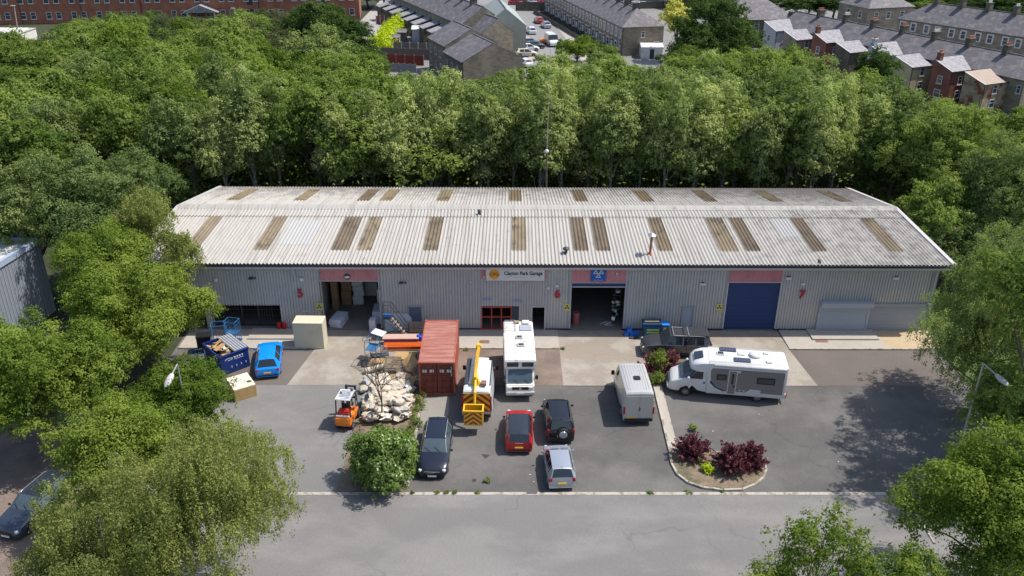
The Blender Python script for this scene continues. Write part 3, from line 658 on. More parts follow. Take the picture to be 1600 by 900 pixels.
LM = dict(
    alder=leafmat('leaf_alder', (.16, .222, .085), (.385, .45, .195), .38, .0),
    mid=leafmat('leaf_mid', (.085, .145, .035), (.235, .31, .09), .38, .0),
    bright=leafmat('leaf_maple', (.075, .135, .024), (.215, .29, .062), .4, .0),
    dark=leafmat('leaf_dark', (.04, .075, .025), (.095, .15, .05), .32, .0),
    birch=leafmat('leaf_birch', (.105, .145, .045), (.265, .305, .11), .38, .0),
    pine=leafmat('leaf_pine', (.055, .08, .042), (.13, .155, .075), .28, .0),
    olive=leafmat('leaf_olive', (.105, .16, .062), (.26, .325, .13), .36, .0),
    hedge=leafmat('leaf_gold', (.34, .42, .008), (.5, .56, .015), .3, .02),
    yellow=leafmat('leaf_variegated', (.36, .36, .07), (.6, .54, .12), .3, .02),
    red=leafmat('leaf_barberry', (.12, .032, .048), (.27, .1, .125), .2, .02),
    laurel=leafmat('leaf_laurel', (.075, .14, .025), (.2, .3, .07), .32, .03))
NAMES = dict(alder='tall pale grey green alder', mid='broad mid green tree', bright='bright yellow green maple', dark='dense dark green tree', birch='olive green drooping birch', pine='dark grey green pine', olive='soft olive green tree')
def variant(kind, seed, h, rx, rz, leaf, n, bark='bark', r0=.2, **kw):
    me, C_ = crown_mesh('crown', LM[kind], seed, rx, rz, leaf=leaf, n=n, **kw)
    cz = h-rz*1.0
    tm = limb_mesh('trunk', bark, h-.3*rz, cz, C_, seed, r0, multi=kw.get('_m', 1)); 
    root = bpy.data.objects.new('tree', None); COL.objects.link(root)
    c = bpy.data.objects.new('crown', me); COL.objects.link(c); c.parent = root; c.location = (0, 0, cz)
    t = tm.build('trunk', bark, root, smooth=True)
    return dict(root=root, h=h, rx=rx, rz=rz, kind=kind, used=False)
def put(v, x, y, h, rx, label, name='tree', group=None, rz=None, z0=0.):
    s = (rx/v['rx'], rx/v['rx'], h/v['h'])
    rz = random.uniform(0, 6.28) if rz is None else rz
    if not v['used']: r = v['root']; v['used'] = True; r.location = (x, y, z0); r.rotation_euler = (0, 0, rz); r.scale = s; r['label'] = label
    else: r = copytree(v['root'], (x, y, z0), rz, s, label)
    r.name = name; r['category'] = 'tree' if 'group' not in r or True else ''
    if group: r['group'] = group
    elif 'group' in r: del r['group']
    return r
random.seed(7)
V = {}
V['alder'] = [variant('alder', s, 14, 2.6, 5.9, .21, 19000, 'barkpale', .17, shape='tall', nb=46, blob=(.3, .46), sprig=.26) for s in (1, 2, 3, 21, 22)]
V['mid'] = [variant('mid', s, 12, 4.4, 4.0, .27, 20000, 'bark', .22, nb=44, blob=(.22, .38), sprig=.3) for s in (4, 5, 6)]
V['olive'] = [variant('olive', s, 12, 4.2, 4.2, .25, 20000, 'bark', .2, nb=50, blob=(.2, .34), sprig=.28) for s in (7, 8)]
V['dark'] = [variant('dark', s, 12, 4.2, 4.4, .27, 18000, 'bark', .24, nb=44, blob=(.22, .38), sprig=.3) for s in (9, 10)]
V['pine'] = [variant('pine', s, 11, 2.9, 4.6, .3, 13000, 'bark', .2, nb=40, shape='egg', blob=(.26, .42), sprig=.34, aspect=.35) for s in (11, 12)]
V['bright'] = [variant('bright', s, 11, 4.2, 3.8, .25, 20000, 'bark', .22, nb=46, blob=(.22, .36), sprig=.28) for s in (13,)]
def where(x, y):      # words for a tree's place, from real landmarks
    px, py = proj((x, y, 9))
    return px, py
ORD = ['first', 'second', 'third', 'fourth', 'fifth', 'sixth', 'seventh', 'eighth', 'ninth', 'tenth', 'eleventh', 'twelfth', 'thirteenth', 'fourteenth', 'fifteenth', 'sixteenth', 'seventeenth', 'eighteenth', 'nineteenth', 'twentieth']
# the pale row right behind the long roof: photo column and height of each top
row = [(330, 140), (375, 92), (418, 112), (512, 122), (574, 138), (622, 118), (668, 104), (697, 97), (752, 106), (803, 108), (846, 102), (884, 98), (926, 92), (966, 96), (1012, 104), (1052, 112), (1100, 118), (1150, 116), (1206, 124), (1256, 104), (1296, 104), (1332, 112), (1372, 150)]
for i, (px, py) in enumerate(row):
    Y = 81.5+1.6*((i*7) % 5)/2; c = PY(px, py, Y); k = 'alder'
    side = ORD[i] if i < 12 else ORD[len(row)-1-i]
    put(V[k][(i*3) % 5], c.x, Y, c.z, 2.55+.35*((i*5) % 3-1), 'tall pale alder in the row behind the long roof, %s from %s end' % (side, 'left' if i < 12 else 'right'), 'alder_tree', 'alders in the row behind the long roof')
# skyline of the wood (photo column -> highest row the leaves reach)
sky_px = [(-200, 20), (0, 44), (20, 46), (40, 56), (90, 36), (110, 30), (150, 12), (230, 8), (290, 20), (360, 14), (420, 8), (470, 2), (540, 6), (570, 55), (590, 95), (610, 118), (680, 100), (720, 108), (760, 100), (800, 112), (880, 66), (940, 70), (990, 90), (1030, 100), (1060, 70), (1190, 70), (1240, 62), (1290, 74), (1340, 92), (1400, 122), (1440, 158), (1520, 168), (1545, 195), (1600, 192), (1800, 180)]
def skyline(px): return float(np.interp(px, [a for a, b in sky_px], [b for a, b in sky_px]))
spots = []
rng = random.Random(11)
Y = 84.5; r_ = 0
while Y < 192:
    x = -Y*.72-14 + (r_ % 2)*3
    while x < Y*.72+14:
        xx = x+rng.uniform(-1.4, 1.4); yy = Y+rng.uniform(-1.3, 1.3)
        spots.append((xx, yy)); x += 6.1+(Y-80)*.012
    Y += 5.4; r_ += 1
nn = 0; cnt = {}
for x, y in spots:
    px, _ = proj((x, y, 8))
    if px < -180 or px > 1780: continue
    if 560 < px < 1042 and y > 121: continue
    if px >= 1042 and (y > 138 or (x > 36 and y > 150-(x-36)*1.0)): continue
    if px > 1240 and y > 112: continue
    if px < 560 and (y > 186 or (px < 110 and y > 172)): continue
    h = rng.uniform(10.5, 14.5)
    lim = skyline(px)+rng.uniform(0, 14)
    while h > 4 and proj((x, y, h))[1] < lim: h -= .4
    if h <= 4.6: continue
    if px < 560:
        k = 'pine' if y > 128 and rng.random() < .75 else rng.choice(['mid', 'mid', 'mid', 'olive', 'bright'])
        if 420 < px and y > 118: k = 'dark' if px > 470 else 'pine'
    else: k = rng.choice(['mid', 'olive', 'mid', 'alder', 'olive'])
    if px > 1400: k = rng.choice(['mid', 'olive', 'mid'])
    v = V[k][nn % len(V[k])]; nn += 1
    zone = 'left of the roof' if px < 330 else 'behind roof left half' if px < 800 else 'behind roof right half' if px < 1330 else 'right of the roof'
    far = 'front wood' if y < 95 else 'middle wood' if y < 118 else 'far wood'
    rx = v['rx']*rng.uniform(.9, 1.12)*(min(1, h/9)**.5)
    o = put(v, x, y, h, rx, None, {'mid': 'broadleaf_tree', 'bright': 'maple_tree', 'olive': 'willow_tree', 'dark': 'sycamore_tree', 'alder': 'alder_tree', 'pine': 'pine_tree'}[k], 'trees of the wood behind the long roof')
    cnt.setdefault((k, far, zone), []).append((px, o))
def ordinal(i): return ORD[i] if i < 20 else '%dth' % (i+1) if (i+1) % 10 not in (1, 2, 3) else '%d%s' % (i+1, {1: 'st', 2: 'nd', 3: 'rd'}[(i+1) % 10])
for (k, far, zone), L in cnt.items():
    L.sort(key=lambda t: t[0])
    for i, (px, o) in enumerate(L):
        o['label'] = '%s, %s %s%s' % (NAMES[k], far, zone, ', %s from left' % ordinal(i) if len(L) > 1 else '')

# trees standing alone: each with its own crown, placed from crown centre (photo) and height
def lone(name, kind, px, py, zc, rx, rz, label, seed, leaf=.14, n=42000, base=None, bark='bark', r0=.2, spread=1., **kw):
    c = P(px, py, zc); h = zc+rz
    kw.setdefault('spk', 26 if n > 20000 else 16)
    me, C_ = crown_mesh('crown', LM[kind], seed, rx, rz, leaf=leaf, n=n, **kw)
    tm = limb_mesh('trunk', bark, max(.6, h-.35*rz), zc, C_, seed, r0, nl=22)
    root = empty(name, (c.x, c.y, 0), label, 'shrub' if 'shrub' in name or 'bush' in name else 'tree')
    o = bpy.data.objects.new('crown', me); COL.objects.link(o); o.parent = root; o.location = (0, 0, zc)
    tm.build('trunk', bark, root, smooth=True)
    return root
lone('maple_tree', 'bright', 225, 480, 5.6, 5.0, 4.3, 'big bright green maple hiding the left end of the long unit', 101, 0.148, 100105, nb=95, blob=(.13, .24), sprig=.26)
lone('maple_tree', 'bright', 165, 410, 7.2, 3.2, 3.3, 'bright maple between the neighbouring grey shed and the left end of the long roof', 102, 0.148, 50052, nb=46, blob=(.2, .32), sprig=.26)
lone('maple_tree', 'bright', 62, 590, 5.4, 5.0, 4.6, 'bright green maple at the left edge in front of the neighbouring grey shed', 103, 0.148, 93431, nb=88, blob=(.13, .25), sprig=.26)
lone('maple_tree', 'bright', 275, 628, 2.6, 3.9, 2.7, 'low bright green tree around the bent lamp post on the left', 104, 0.126, 66736, nb=50, blob=(.2, .32), sprig=.22)
lone('birch_tree', 'birch', 318, 790, 6.5, 4.7, 4.6, 'olive green birch with drooping twigs at the bottom left', 105, 0.096, 136810, nb=80, blob=(.16, .28), sprig=.26, droop=.55, bark='barkpale', gaps=.05)
lone('birch_tree', 'birch', 165, 870, 7.0, 3.4, 4.2, 'smaller olive birch at the bottom edge left of the drooping birch', 106, 0.096, 73410, nb=56, blob=(.18, .3), sprig=.26, droop=.45, bark='barkpale', gaps=.05)
lone('maple_tree', 'bright', 185, 700, 5.0, 3.2, 3.2, 'bright green tree above the parked blue grey car at the left edge', 107, 0.126, 50052, nb=44, blob=(.2, .3), sprig=.24)
lone('willow_tree', 'olive', 165, 315, 8.2, 6.2, 5.0, 'broad soft green willow left of the long roof', 108, 0.164, 86877, nb=80, blob=(.17, .28), sprig=.28, r0=.3)
lone('willow_tree', 'olive', 40, 320, 8.2, 5.2, 5.0, 'soft green willow at the left edge above the neighbouring shed', 109, 0.180, 64457, nb=88, blob=(.13, .25), sprig=.28, r0=.3)
lone('birch_tree', 'birch', 283, 385, 7.2, 1.7, 2.0, 'thin pale birch leaning over the left corner of the long roof', 110, .13, 9000, nb=26, blob=(.25, .4), sprig=.2, droop=.5, bark='barkpale', gaps=.15, r0=.1)
lone('birch_tree', 'birch', 225, 345, 8.5, 2.6, 3.2, 'slender birch with a pale stem between the willow and the long roof', 111, .14, 18000, nb=36, blob=(.22, .34), sprig=.24, droop=.5, bark='barkpale', gaps=.1, r0=.12)
lone('maple_tree', 'mid', 30, 245, 9.2, 4.5, 4.6, 'mid green tree at the left edge where the wood begins', 112, .24, 30000, nb=50, blob=(.2, .32), sprig=.28)
# right-hand side
lone('birch_tree', 'olive', 1562, 495, 7.0, 5.2, 7.2, 'tall shaggy birch covering the right end of the long unit', 120, 0.104, 150158, nb=84, blob=(.18, .28), sprig=.27, droop=.4, shape='egg', r0=.25)
lone('maple_tree', 'bright', 1572, 800, 5.8, 4.7, 4.6, 'big bright green maple at the bottom right corner', 121, 0.133, 116789, nb=90, blob=(.13, .25), sprig=.24, r0=.25)
lone('maple_tree', 'bright', 1285, 872, 5.2, 2.4, 3.0, 'sparse young maple with thin branches at the bottom edge beside the parked white car', 122, 0.123, 11910, nb=44, blob=(.17, .28), sprig=.17, gaps=.3, shape='egg', r0=.08)
lone('maple_tree', 'bright', 1225, 925, 4.4, 1.7, 1.6, 'low sparse maple cut by the bottom edge left of the parked white car', 123, 0.123, 9808, nb=24, blob=(.22, .34), sprig=.2, gaps=.15, r0=.07)
lone('maple_tree', 'bright', 1425, 918, 4.6, 2.1, 2.0, 'low bright maple cut by the bottom edge in front of the parked white car', 124, 0.123, 15413, nb=26, blob=(.24, .36), sprig=.2, r0=.08)
lone('maple_tree', 'mid', 1485, 240, 8.6, 5.6, 5.4, 'big round green tree between the terrace and the right end of the long roof', 125, 0.180, 86877, nb=80, blob=(.16, .28), sprig=.28, r0=.3)
lone('willow_tree', 'olive', 1585, 300, 7.6, 5.0, 5.2, 'round soft green tree at the right edge above the shaggy birch', 126, 0.164, 70062, nb=66, blob=(.17, .28), sprig=.28, r0=.3)
lone('maple_tree', 'mid', 1610, 640, 4.0, 3.4, 4.0, 'shaded green tree at the right edge behind the tall lamp post', 127, .2, 22000, nb=40, blob=(.2, .32), sprig=.26)
def at_ground(x, y, z): return proj((x, y, z))
lone('maple_tree', 'mid', 1590, 222, 5.5, 4.8, 4.6, 'mid green tree at the right edge below the peeling house wing', 138, .24, 22000, nb=44, blob=(.18, .3), sprig=.28)
lone('willow_tree', 'olive', 1530, 215, 5.0, 4.2, 4.4, 'soft green tree below the red brick house wing', 139, .24, 20000, nb=40, blob=(.18, .3), sprig=.28)
lone('maple_tree', 'mid', 1462, 345, 5.0, 3.8, 4.2, 'mid green tree just beyond the right gable of the long roof', 136, .2, 24000, nb=44, blob=(.18, .3), sprig=.26)
lone('willow_tree', 'olive', 1505, 385, 4.0, 3.4, 3.6, 'soft green small tree between the right gable and the shaggy birch', 137, .2, 20000, nb=40, blob=(.18, .3), sprig=.26)
q_ = at_ground(30.7, 41.9, 12); lone('maple_tree', 'mid', q_[0], q_[1], 12, 4.5, 4.2, 'tall green tree at the right edge overhanging the tall lamp post', 135, .2, 26000, gaps=.3, nb=50, blob=(.17, .28), sprig=.28, r0=.3)
lone('willow_tree', 'dark', 1400, 255, 6.4, 3.6, 5.4, 'dark green tree close behind the right corner of the long roof', 128, .22, 24000, nb=44, blob=(.2, .34), sprig=.28)
lone('sycamore_tree', 'dark', 1118, 62, 8.8, 7.6, 7.4, 'very large dark green sycamore behind the wood right of the corner house', 129, .3, 52000, nb=80, blob=(.17, .27), sprig=.4, r0=.45)
lone('maple_tree', 'yellow', 1060, 27, 8.0, 3.0, 3.2, 'yellow variegated tree peeping out beside the corner house', 130, .3, 9000, nb=26, blob=(.25, .4), sprig=.3)
lone('sycamore_tree', 'dark', 1375, 118, 7.0, 3.9, 4.6, 'dark green tree in front of the white rendered house back', 131, .26, 18000, nb=40, blob=(.2, .32), sprig=.3)
lone('sycamore_tree', 'dark', 500, 75, 8.0, 5.4, 7.6, 'tall dark green sycamore before the right end of the brick flats', 132, .3, 38000, nb=66, blob=(.18, .28), sprig=.36, r0=.4)
lone('sycamore_tree', 'dark', 556, 110, 5.6, 4.2, 5.0, 'dark green tree left of the wooden garden fences', 133, .28, 20000, nb=40, blob=(.2, .32), sprig=.32)
# the clipped laurel, barberries and small shrubs of the yard
lone('laurel_bush', 'laurel', 600, 715, 1.65, 2.0, 2.05, 'big glossy green laurel bush at the front of the parking bays', 140, .15, 38000, nb=80, blob=(.2, .34), sprig=.15, r0=.08, spk=12)
lone('green_shrub', 'bright', 1028, 567, .95, .75, 1.2, 'leafy green shrub growing between the red barberries by the silver van', 142, .12, 4200, nb=20, blob=(.28, .45), sprig=.14, r0=.04)
lone('green_shrub', 'mid', 1025, 592, .4, .7, .55, 'low green shrub at the foot of the path strip beside the silver van', 143, .12, 2200, nb=14, blob=(.28, .45), sprig=.12, r0=.03)
def barberry(px, py, z, r, seed, label, n=7600):
    rr = np.random.default_rng(seed); c = P(px, py, 0); vs = []; ti = []
    st = MB()
    for i in range(n//60):
        th = rr.uniform(0, 6.28); el = rr.uniform(.25, 1.5); L = r*rr.uniform(.65, 1.3)
        d = np.array([math.cos(th)*math.cos(el), math.sin(th)*math.cos(el), math.sin(el)*z/r])
        st.cyl((0, 0, .05), tuple(d*L*.95), .012, .005, 4, cap=False)
        for q in range(60):
            t = rr.uniform(.25, 1.0); p = d*L*t+rr.normal(size=3)*.045; p[2] -= .12*t*t; p[2] = max(p[2], .03)
            a = rr.normal(size=3)*.045+d*.05; b = rr.normal(size=3)*.035
            vs += [p-a, p+b, p+a, p-b]
    N = len(vs)//4; me = bpy.data.meshes.new('crown'); me.from_pydata([tuple(v) for v in vs], [], [(4*i, 4*i+1, 4*i+2, 4*i+3) for i in range(N)])
    at = me.attributes.new('tint', 'FLOAT', 'FACE'); at.data.foreach_set('value', rr.random(N).astype(np.float32)); me.materials.append(LM['red'])
    root = empty('barberry_shrub', (c.x, c.y, .07), label, 'shrub'); o = bpy.data.objects.new('crown', me); COL.objects.link(o); o.parent = root
    st.build('stems', 'bark', root)
barberry(1079, 713, 1.45, 1.1, 1, 'dark red barberry bush at the left end of the kerbed island')
barberry(1141, 733, 1.5, 1.25, 2, 'large dark red barberry bush in the middle of the kerbed island')
barberry(1170, 726, 1.3, 1.1, 3, 'dark red barberry bush at the right end of the kerbed island')
barberry(1018, 588, 1.6, 1.0, 4, 'dark red barberry left of the leafy shrub beside the silver van', 6000)
barberry(1045, 580, 1.45, .9, 5, 'dark red barberry right of the leafy shrub near the white motorhome', 6000)
def tuft(px, py, r, h, kind, label, cat, n=400, seed=1, name='weed_clump'):
    c = P(px, py, 0); me, C_ = crown_mesh('leaves', LM[kind], seed, r, h, nb=8, leaf=.09, n=n, blob=(.4, .6), sprig=.07)
    o = bpy.data.objects.new(name, me); COL.objects.link(o); o.location = (c.x, c.y, h*.75); tag(o, label, cat); return o
tuft(1104, 737, .38, .32, 'hedge', 'small yellow flowering shrub between the barberries of the island', 'shrub', 1300, 1, 'yellow_shrub')
tuft(1082, 673, .3, .25, 'mid', 'small green weed in the yard above the island', 'weed', 500, 2)
tuft(762, 752, .24, .08, 'olive', 'yellow green weed on the asphalt beside an oil stain', 'weed', 400, 3)
tuft(1090, 722, .4, .25, 'mid', 'low green plant at the foot of the left barberry', 'weed', 500, 4)
for i, (px, py) in enumerate([(646, 770), (683, 770), (698, 770), (712, 770), (746, 770), (1016, 771), (1128, 767), (1388, 772), (1076, 770), (880, 546), (812, 547), (728, 547)]):
    tuft(px, py, .2, .06, 'olive', 'low weed in the kerb joint, %s of the row counted from the left' % ORD[i] if i < 9 else 'low weed along the edge of the garage walkway, %s from the right' % ORD[i-9], 'weed', 160, 20+i)
def strip_tufts():
    r = np.random.default_rng(5)
    for i in range(16):
        x = -5.75+r.uniform(-.25, .2); y = 41.5+i*.5; me = None
        k = ['olive', 'mid', 'birch'][i % 3]; me, C_ = crown_mesh('leaves', LM[k], 60+i, .35, .3, nb=6, leaf=.09, n=300, blob=(.4, .6), sprig=.1)
        o = bpy.data.objects.new('weed_clump', me); COL.objects.link(o); o.location = (x, y, .2)
        tag(o, 'rough weeds along the bed edge beside the parked cars, %s from the laurel' % ordinal(i), 'weed', 'weeds along the bed edge')
strip_tufts()
# scrub under the trees: countless, one object
r = np.random.default_rng(9); pts = []
while len(pts) < 900:
    x = r.uniform(-60, 60); y = r.uniform(77, 100)
    if abs(x) < y*.75: pts.append((x, y))
me, C_ = crown_mesh('undergrowth', LM['mid'], 77, 1, 1, nb=900, leaf=.34, n=42000, blob=(.3, .5), sprig=.5)
co = np.empty(len(me.vertices)*3, dtype=np.float32); me.vertices.foreach_get('co', co); co = co.reshape(-1, 4, 3)
ix = r.integers(0, 900, len(co)//14+1).repeat(14)[:len(co)]; pp = np.array(pts)[ix]
mid = co.mean(1, keepdims=True); loc_ = co-mid; mid[:, :, 0] = mid[:, :, 0]*1.5+pp[:, None, 0]; mid[:, :, 1] = mid[:, :, 1]*1.5+pp[:, None, 1]; mid[:, :, 2] = np.abs(mid[:, :, 2])*4.4
co = mid+loc_
me.vertices.foreach_set('co', co.ravel()); me.update()
o = bpy.data.objects.new('undergrowth', me); COL.objects.link(o); tag(o, 'dark scrub growing under the trees behind the long roof', 'undergrowth', None, 'stuff')

# ------------------------------------------------------------------ vehicles
def paint(name, col, metal=.3, rough=.32): return mat(name, col, rough, metal, coat=.6, var=.02)
PT = dict(navy=paint('paint_navy', (.012, .016, .03)), red=paint('paint_red', (.42, .012, .015), .1), black=paint('paint_black', (.012, .014, .02)), silver=paint('paint_silver', (.42, .45, .5), .5),
          vansilver=paint('paint_van_silver', (.52, .505, .48), .25, .35), grey=paint('paint_charcoal', (.075, .078, .085), .5), blue=paint('paint_blue', (.0, .26, .8), .1), white=paint('paint_white', (.64, .66, .68), 0),
          roofblack=paint('paint_roof_black', (.03, .035, .045)), bluegrey=paint('paint_blue_grey', (.05, .065, .1), .5), cream=paint('paint_cream', (.6, .55, .42), 0), darkred=paint('paint_dark_red', (.3, .01, .02), .1))
def wheel(mb_name, x, y, r, w, parent, side):
    t = MB().cyl((0, -w/2, 0), (0, w/2, 0), r, r, 22).build('wheel', 'black', parent, smooth=40, loc=(x, y, r), bevel=.02)
    m = MB().cyl((0, side*w/2, 0), (0, side*(w/2+.012), 0), r*.68, r*.62, 18)
    for k in range(5):
        a = 2*math.pi*k/5; m.box((math.cos(a)*r*.34, side*(w/2+.016), math.sin(a)*r*.34), (r*.5, .02, r*.14), mi=1, M=Matrix.Rotation(-a, 3, 'Y'))
    o = m.build('rim', ['iron', 'rim'], t, smooth=40)
    return t
def loft(secs):
    """secs: list of (x, [(halfwidth, z) ... sill to centre line]); returns verts for both sides"""
    V_ = []; n = len(secs[0][1])
    for x, pts in secs:
        for (w, z) in pts: V_.append((x, w, z))
        for (w, z) in reversed(pts[:-1]): V_.append((x, -w, z))
    return V_, 2*n-1
def car(label, px, py, heading, L, Wd, H, body='navy', kind='hatch', roofm=None, zc=.65, name='parked_car', cat='car', z0=.0, rearlights=True, pos=None, simple=False,
        rails=None, spare=False, sill=.22, plate='y', belt=None, group=None, platef='w', tint='glass'):
    """a lofted car shell: sections along its length, glass cut out as parts of its own"""
    c = P(px, py, zc) if pos is None else Vector(pos)
    root = empty(name, (c.x, c.y, z0), label, cat, heading, group)
    w = Wd/2; hb = belt or H*.62; h = H
    K = dict(  # fractions of length from the nose: cowl, screen top, [pillars], roof rear, tail glass base
        hatch=dict(cowl=.27, top=.43, pil=[.60], rt=.88, tail=.965, hood=.30, rz=.66, rw=.63),
        estate=dict(cowl=.29, top=.44, pil=[.58, .78], rt=.93, tail=.985, hood=.26, rz=.66, rw=.68),
        suv=dict(cowl=.26, top=.39, pil=[.56, .74], rt=.93, tail=.98, hood=.28, rz=.66, rw=.72),
        saloon=dict(cowl=.27, top=.42, pil=[.58], rt=.75, tail=.88, hood=.3, rz=.66, rw=.66),
        mini=dict(cowl=.25, top=.38, pil=[.56, .74], rt=.93, tail=.985, hood=.3, rz=.7, rw=.76),
        city=dict(cowl=.22, top=.42, pil=[.60, .78], rt=.92, tail=.985, hood=.3, rz=.66, rw=.68))[kind]
    X = lambda f: L/2-f*L
    r = .31 if H < 1.62 else .35
    wb = (.185, .80) if kind not in ('estate', 'saloon') else (.19, .78)
    hood0 = hb*.80; hood1 = hb*1.0
    def sec(f, bw, zs, zb, rw, rz_, cz):
        zm = zs+(zb-zs)*.5
        return (X(f), [(w*bw*.93, zs), (w*bw*.99, zs+(zm-zs)*.4), (w*bw, zm), (w*bw*.975, zb-.04), (w*bw*.93, zb), (rw, rz_), (rw*.6, rz_+(cz-rz_)*.7), (0, cz)])
    secs = []; flags = []
    def S_(f, bw, zb, rw, rz_, cz, tag_='b', zs=None):
        zz = sill
        for wf in wb:
            d = abs(f-wf)*L
            if d < r*1.22: zz = max(zz, math.sqrt(max(0, (r*1.22)**2-d*d))+r*.95)
        secs.append(sec(f, bw, zs if zs else zz, zb, rw, rz_, cz)); flags.append(tag_)
    rw = w*K['rw']; co, tp, rt, tl = K['cowl'], K['top'], K['rt'], K['tail']
    noseW = .80 if kind != 'suv' else .86
    S_(.0, noseW*.86, hood0*.74, w*.5, hood0*.78, hood0*.8, zs=sill+.06)
    S_(.012, noseW, hood0*.86, w*.58, hood0*.92, hood0*.95)
    S_(.045, .93, hood0*.97, w*.66, hood0*1.03, hood0*1.06)
    for wf in (wb[0]-r*1.22/L, wb[0]-r*.8/L, wb[0]-r*.4/L, wb[0], wb[0]+r*.4/L, wb[0]+r*.8/L, wb[0]+r*1.22/L):
        if wf < .06: continue
        if wf > co-.012: break
        t = wf/co; S_(wf, .965+.035*min(1, t), hood0+(hb-hood0)*t**.8, w*.74, (hood0+(hb-hood0)*t**.8)*1.045, (hood0+(hb-hood0)*t**.8)*1.09)
    S_(co, 1.0, hb, w*.78, hb+.05, hb+.085, 'screen')
    extra = [q for q in (wb[0]+r*.4/L, wb[0]+r*.8/L, wb[0]+r*1.22/L) if co < q < tp-.01]
    rh = h-.05
    for q in extra:
        t = (q-co)/(tp-co); S_(q, 1.0, hb, w*.78+(rw-w*.78)*t, hb+.05+(rh-hb-.05)*t, hb+.085+(h-hb-.115)*t, 'screen')
    S_(tp, 1.0, hb+.0, rw, rh, h-.03, 'side')
    cand = []
    for p_ in K['pil']: cand += [(p_, 'pillar'), (p_+.018, 'side')]
    last = tp
    for wf in (wb[1]-r*1.22/L, wb[1]-r*.8/L, wb[1]-r*.4/L, wb[1], wb[1]+r*.4/L, wb[1]+r*.8/L, wb[1]+r*1.22/L):
        cand.append((wf, None))
    cand.sort(key=lambda t: t[0]); cur = 'side'
    endq = rt-.065 if kind not in ('saloon',) else rt-.05
    done = False; quarter = False
    for f, tg in cand:
        if f <= tp+.02 or f >= tl-.004: continue
        if f > endq and not quarter and endq > tp: 
            t = (endq-tp)/(rt-tp); S_(endq, .99, hb+.03, rw*.985, rh-.0-.03*t, h-.04*t, 'quarter'); quarter = True; cur = 'quarter'
        if f > rt-.006 and not done:
            S_(rt, .975, hb+.04, rw*.93, rh-.05, h-.06, 'rear'); done = True
        if done:
            t = (f-rt)/(tl-rt)
            if t > .9 or t < .08: continue
            S_(f, .97, hb+.04, rw*.93+(w*.8-rw*.93)*t, (rh-.05)*(1-t)+(hb+.05)*t, (h-.06)*(1-t)+(hb+.07)*t, 'rear'); continue
        if tg: cur = tg
        if quarter: cur = 'quarter'
        t = (f-tp)/(rt-tp); S_(f, 1.0-.01*t, hb+.03*t, rw*(1-.02*t), rh-.03*t*t, h-.035*t*t+.0, cur)
    if not quarter: S_(endq, .99, hb+.03, rw*.985, rh-.03, h-.035, 'quarter')
    if not done: S_(rt, .975, hb+.04, rw*.93, rh-.05, h-.06, 'rear')
    S_(tl, .935, hb+.03, w*.78, hb+.045, hb+.06, 'b')
    S_(.99, .87, hb*.9, w*.74, hb*.93, hb*.94, 'b')
    S_(1.0, .74, hb*.62, w*.66, hb*.66, hb*.68, 'b', zs=sill+.08)
    V_, n = loft(secs); bm = MB(); bm.v = V_; body_f = []; roof_f = []; gl = {'windscreen': [], 'side_window': [], 'rear_window': []}
    half = len(secs[0][1])
    for i in range(len(secs)-1):
        fl_ = flags[i]
        for j in range(n-1):
            f = (i*n+j, i*n+j+1, (i+1)*n+j+1, (i+1)*n+j); jj = j if j < half-1 else n-2-j
            if jj == 4 and fl_ == 'side': gl['side_window'].append(f)
            elif jj == 4 and fl_ == 'screen' and flags[i+1] == 'side': gl['side_window'].append(f)
            elif jj >= 5 and fl_ == 'screen': gl['windscreen'].append(f)
            elif jj >= 5 and fl_ == 'rear': gl['rear_window'].append(f)
            elif jj >= 5 and fl_ in ('side', 'pillar', 'quarter'): roof_f.append(f)
            else: body_f.append(f)
        body_f.append((i*n, (i+1)*n, (i+1)*n+n-1, i*n+n-1))
    body_f.append(tuple(range(n))); body_f.append(tuple((len(secs)-1)*n+k for k in range(n)))
    def sub(fs, nm, m, par=root, sm=32):
        used = sorted({i for f in fs for i in f}); mp = {u: k for k, u in enumerate(used)}
        b = MB(); b.v = [V_[u] for u in used]; b.f = [tuple(mp[i] for i in f) for f in fs]; b.m = [0]*len(fs)
        return b.build(nm, m, par, smooth=sm)
    bm_ = PT[body] if body in PT else G[body]
    bo = sub(body_f, 'body', bm_)
    sub(roof_f, 'roof', PT[roofm] if roofm else bm_)
    for k_, fs in gl.items():
        if not fs: continue
        if k_ == 'side_window':
            for s in (-1, 1): sub([f for f in fs if sum(V_[i][1] for i in f)*s > 0], k_, tint)
        else: sub(fs, k_, tint if k_ != 'windscreen' else tint)
    # edges: window pillars as slim rails along the cant line
    pm = MB()
    ci = flags.index('screen'); ti_ = flags.index('side'); ri = flags.index('rear'); bi_ = len(secs)-3
    for s in (0, 1):
        idx = (lambda i: i*n+5) if s == 0 else (lambda i: i*n+n-6)
        pm.tube([V_[idx(i)] for i in range(ci, ti_+1)], .035, 5); pm.tube([V_[idx(i)] for i in range(ri, bi_+1)], .035, 5)
    pm.build('pillars', bm_, root, smooth=60)
    xw = [X(wb[0]), X(wb[1])]
    for x in xw:
        for s in (-1, 1): wheel('wheel', x, s*(w-.13), r, .2, root, s)
    if simple: return root
    ar = MB(); ar.box((xw[0], 0, r+.12), (r*2.3, Wd*.8, r*1.3)).box((xw[1], 0, r+.12), (r*2.3, Wd*.8, r*1.3)); ar.build('wheel_well', 'black', root)
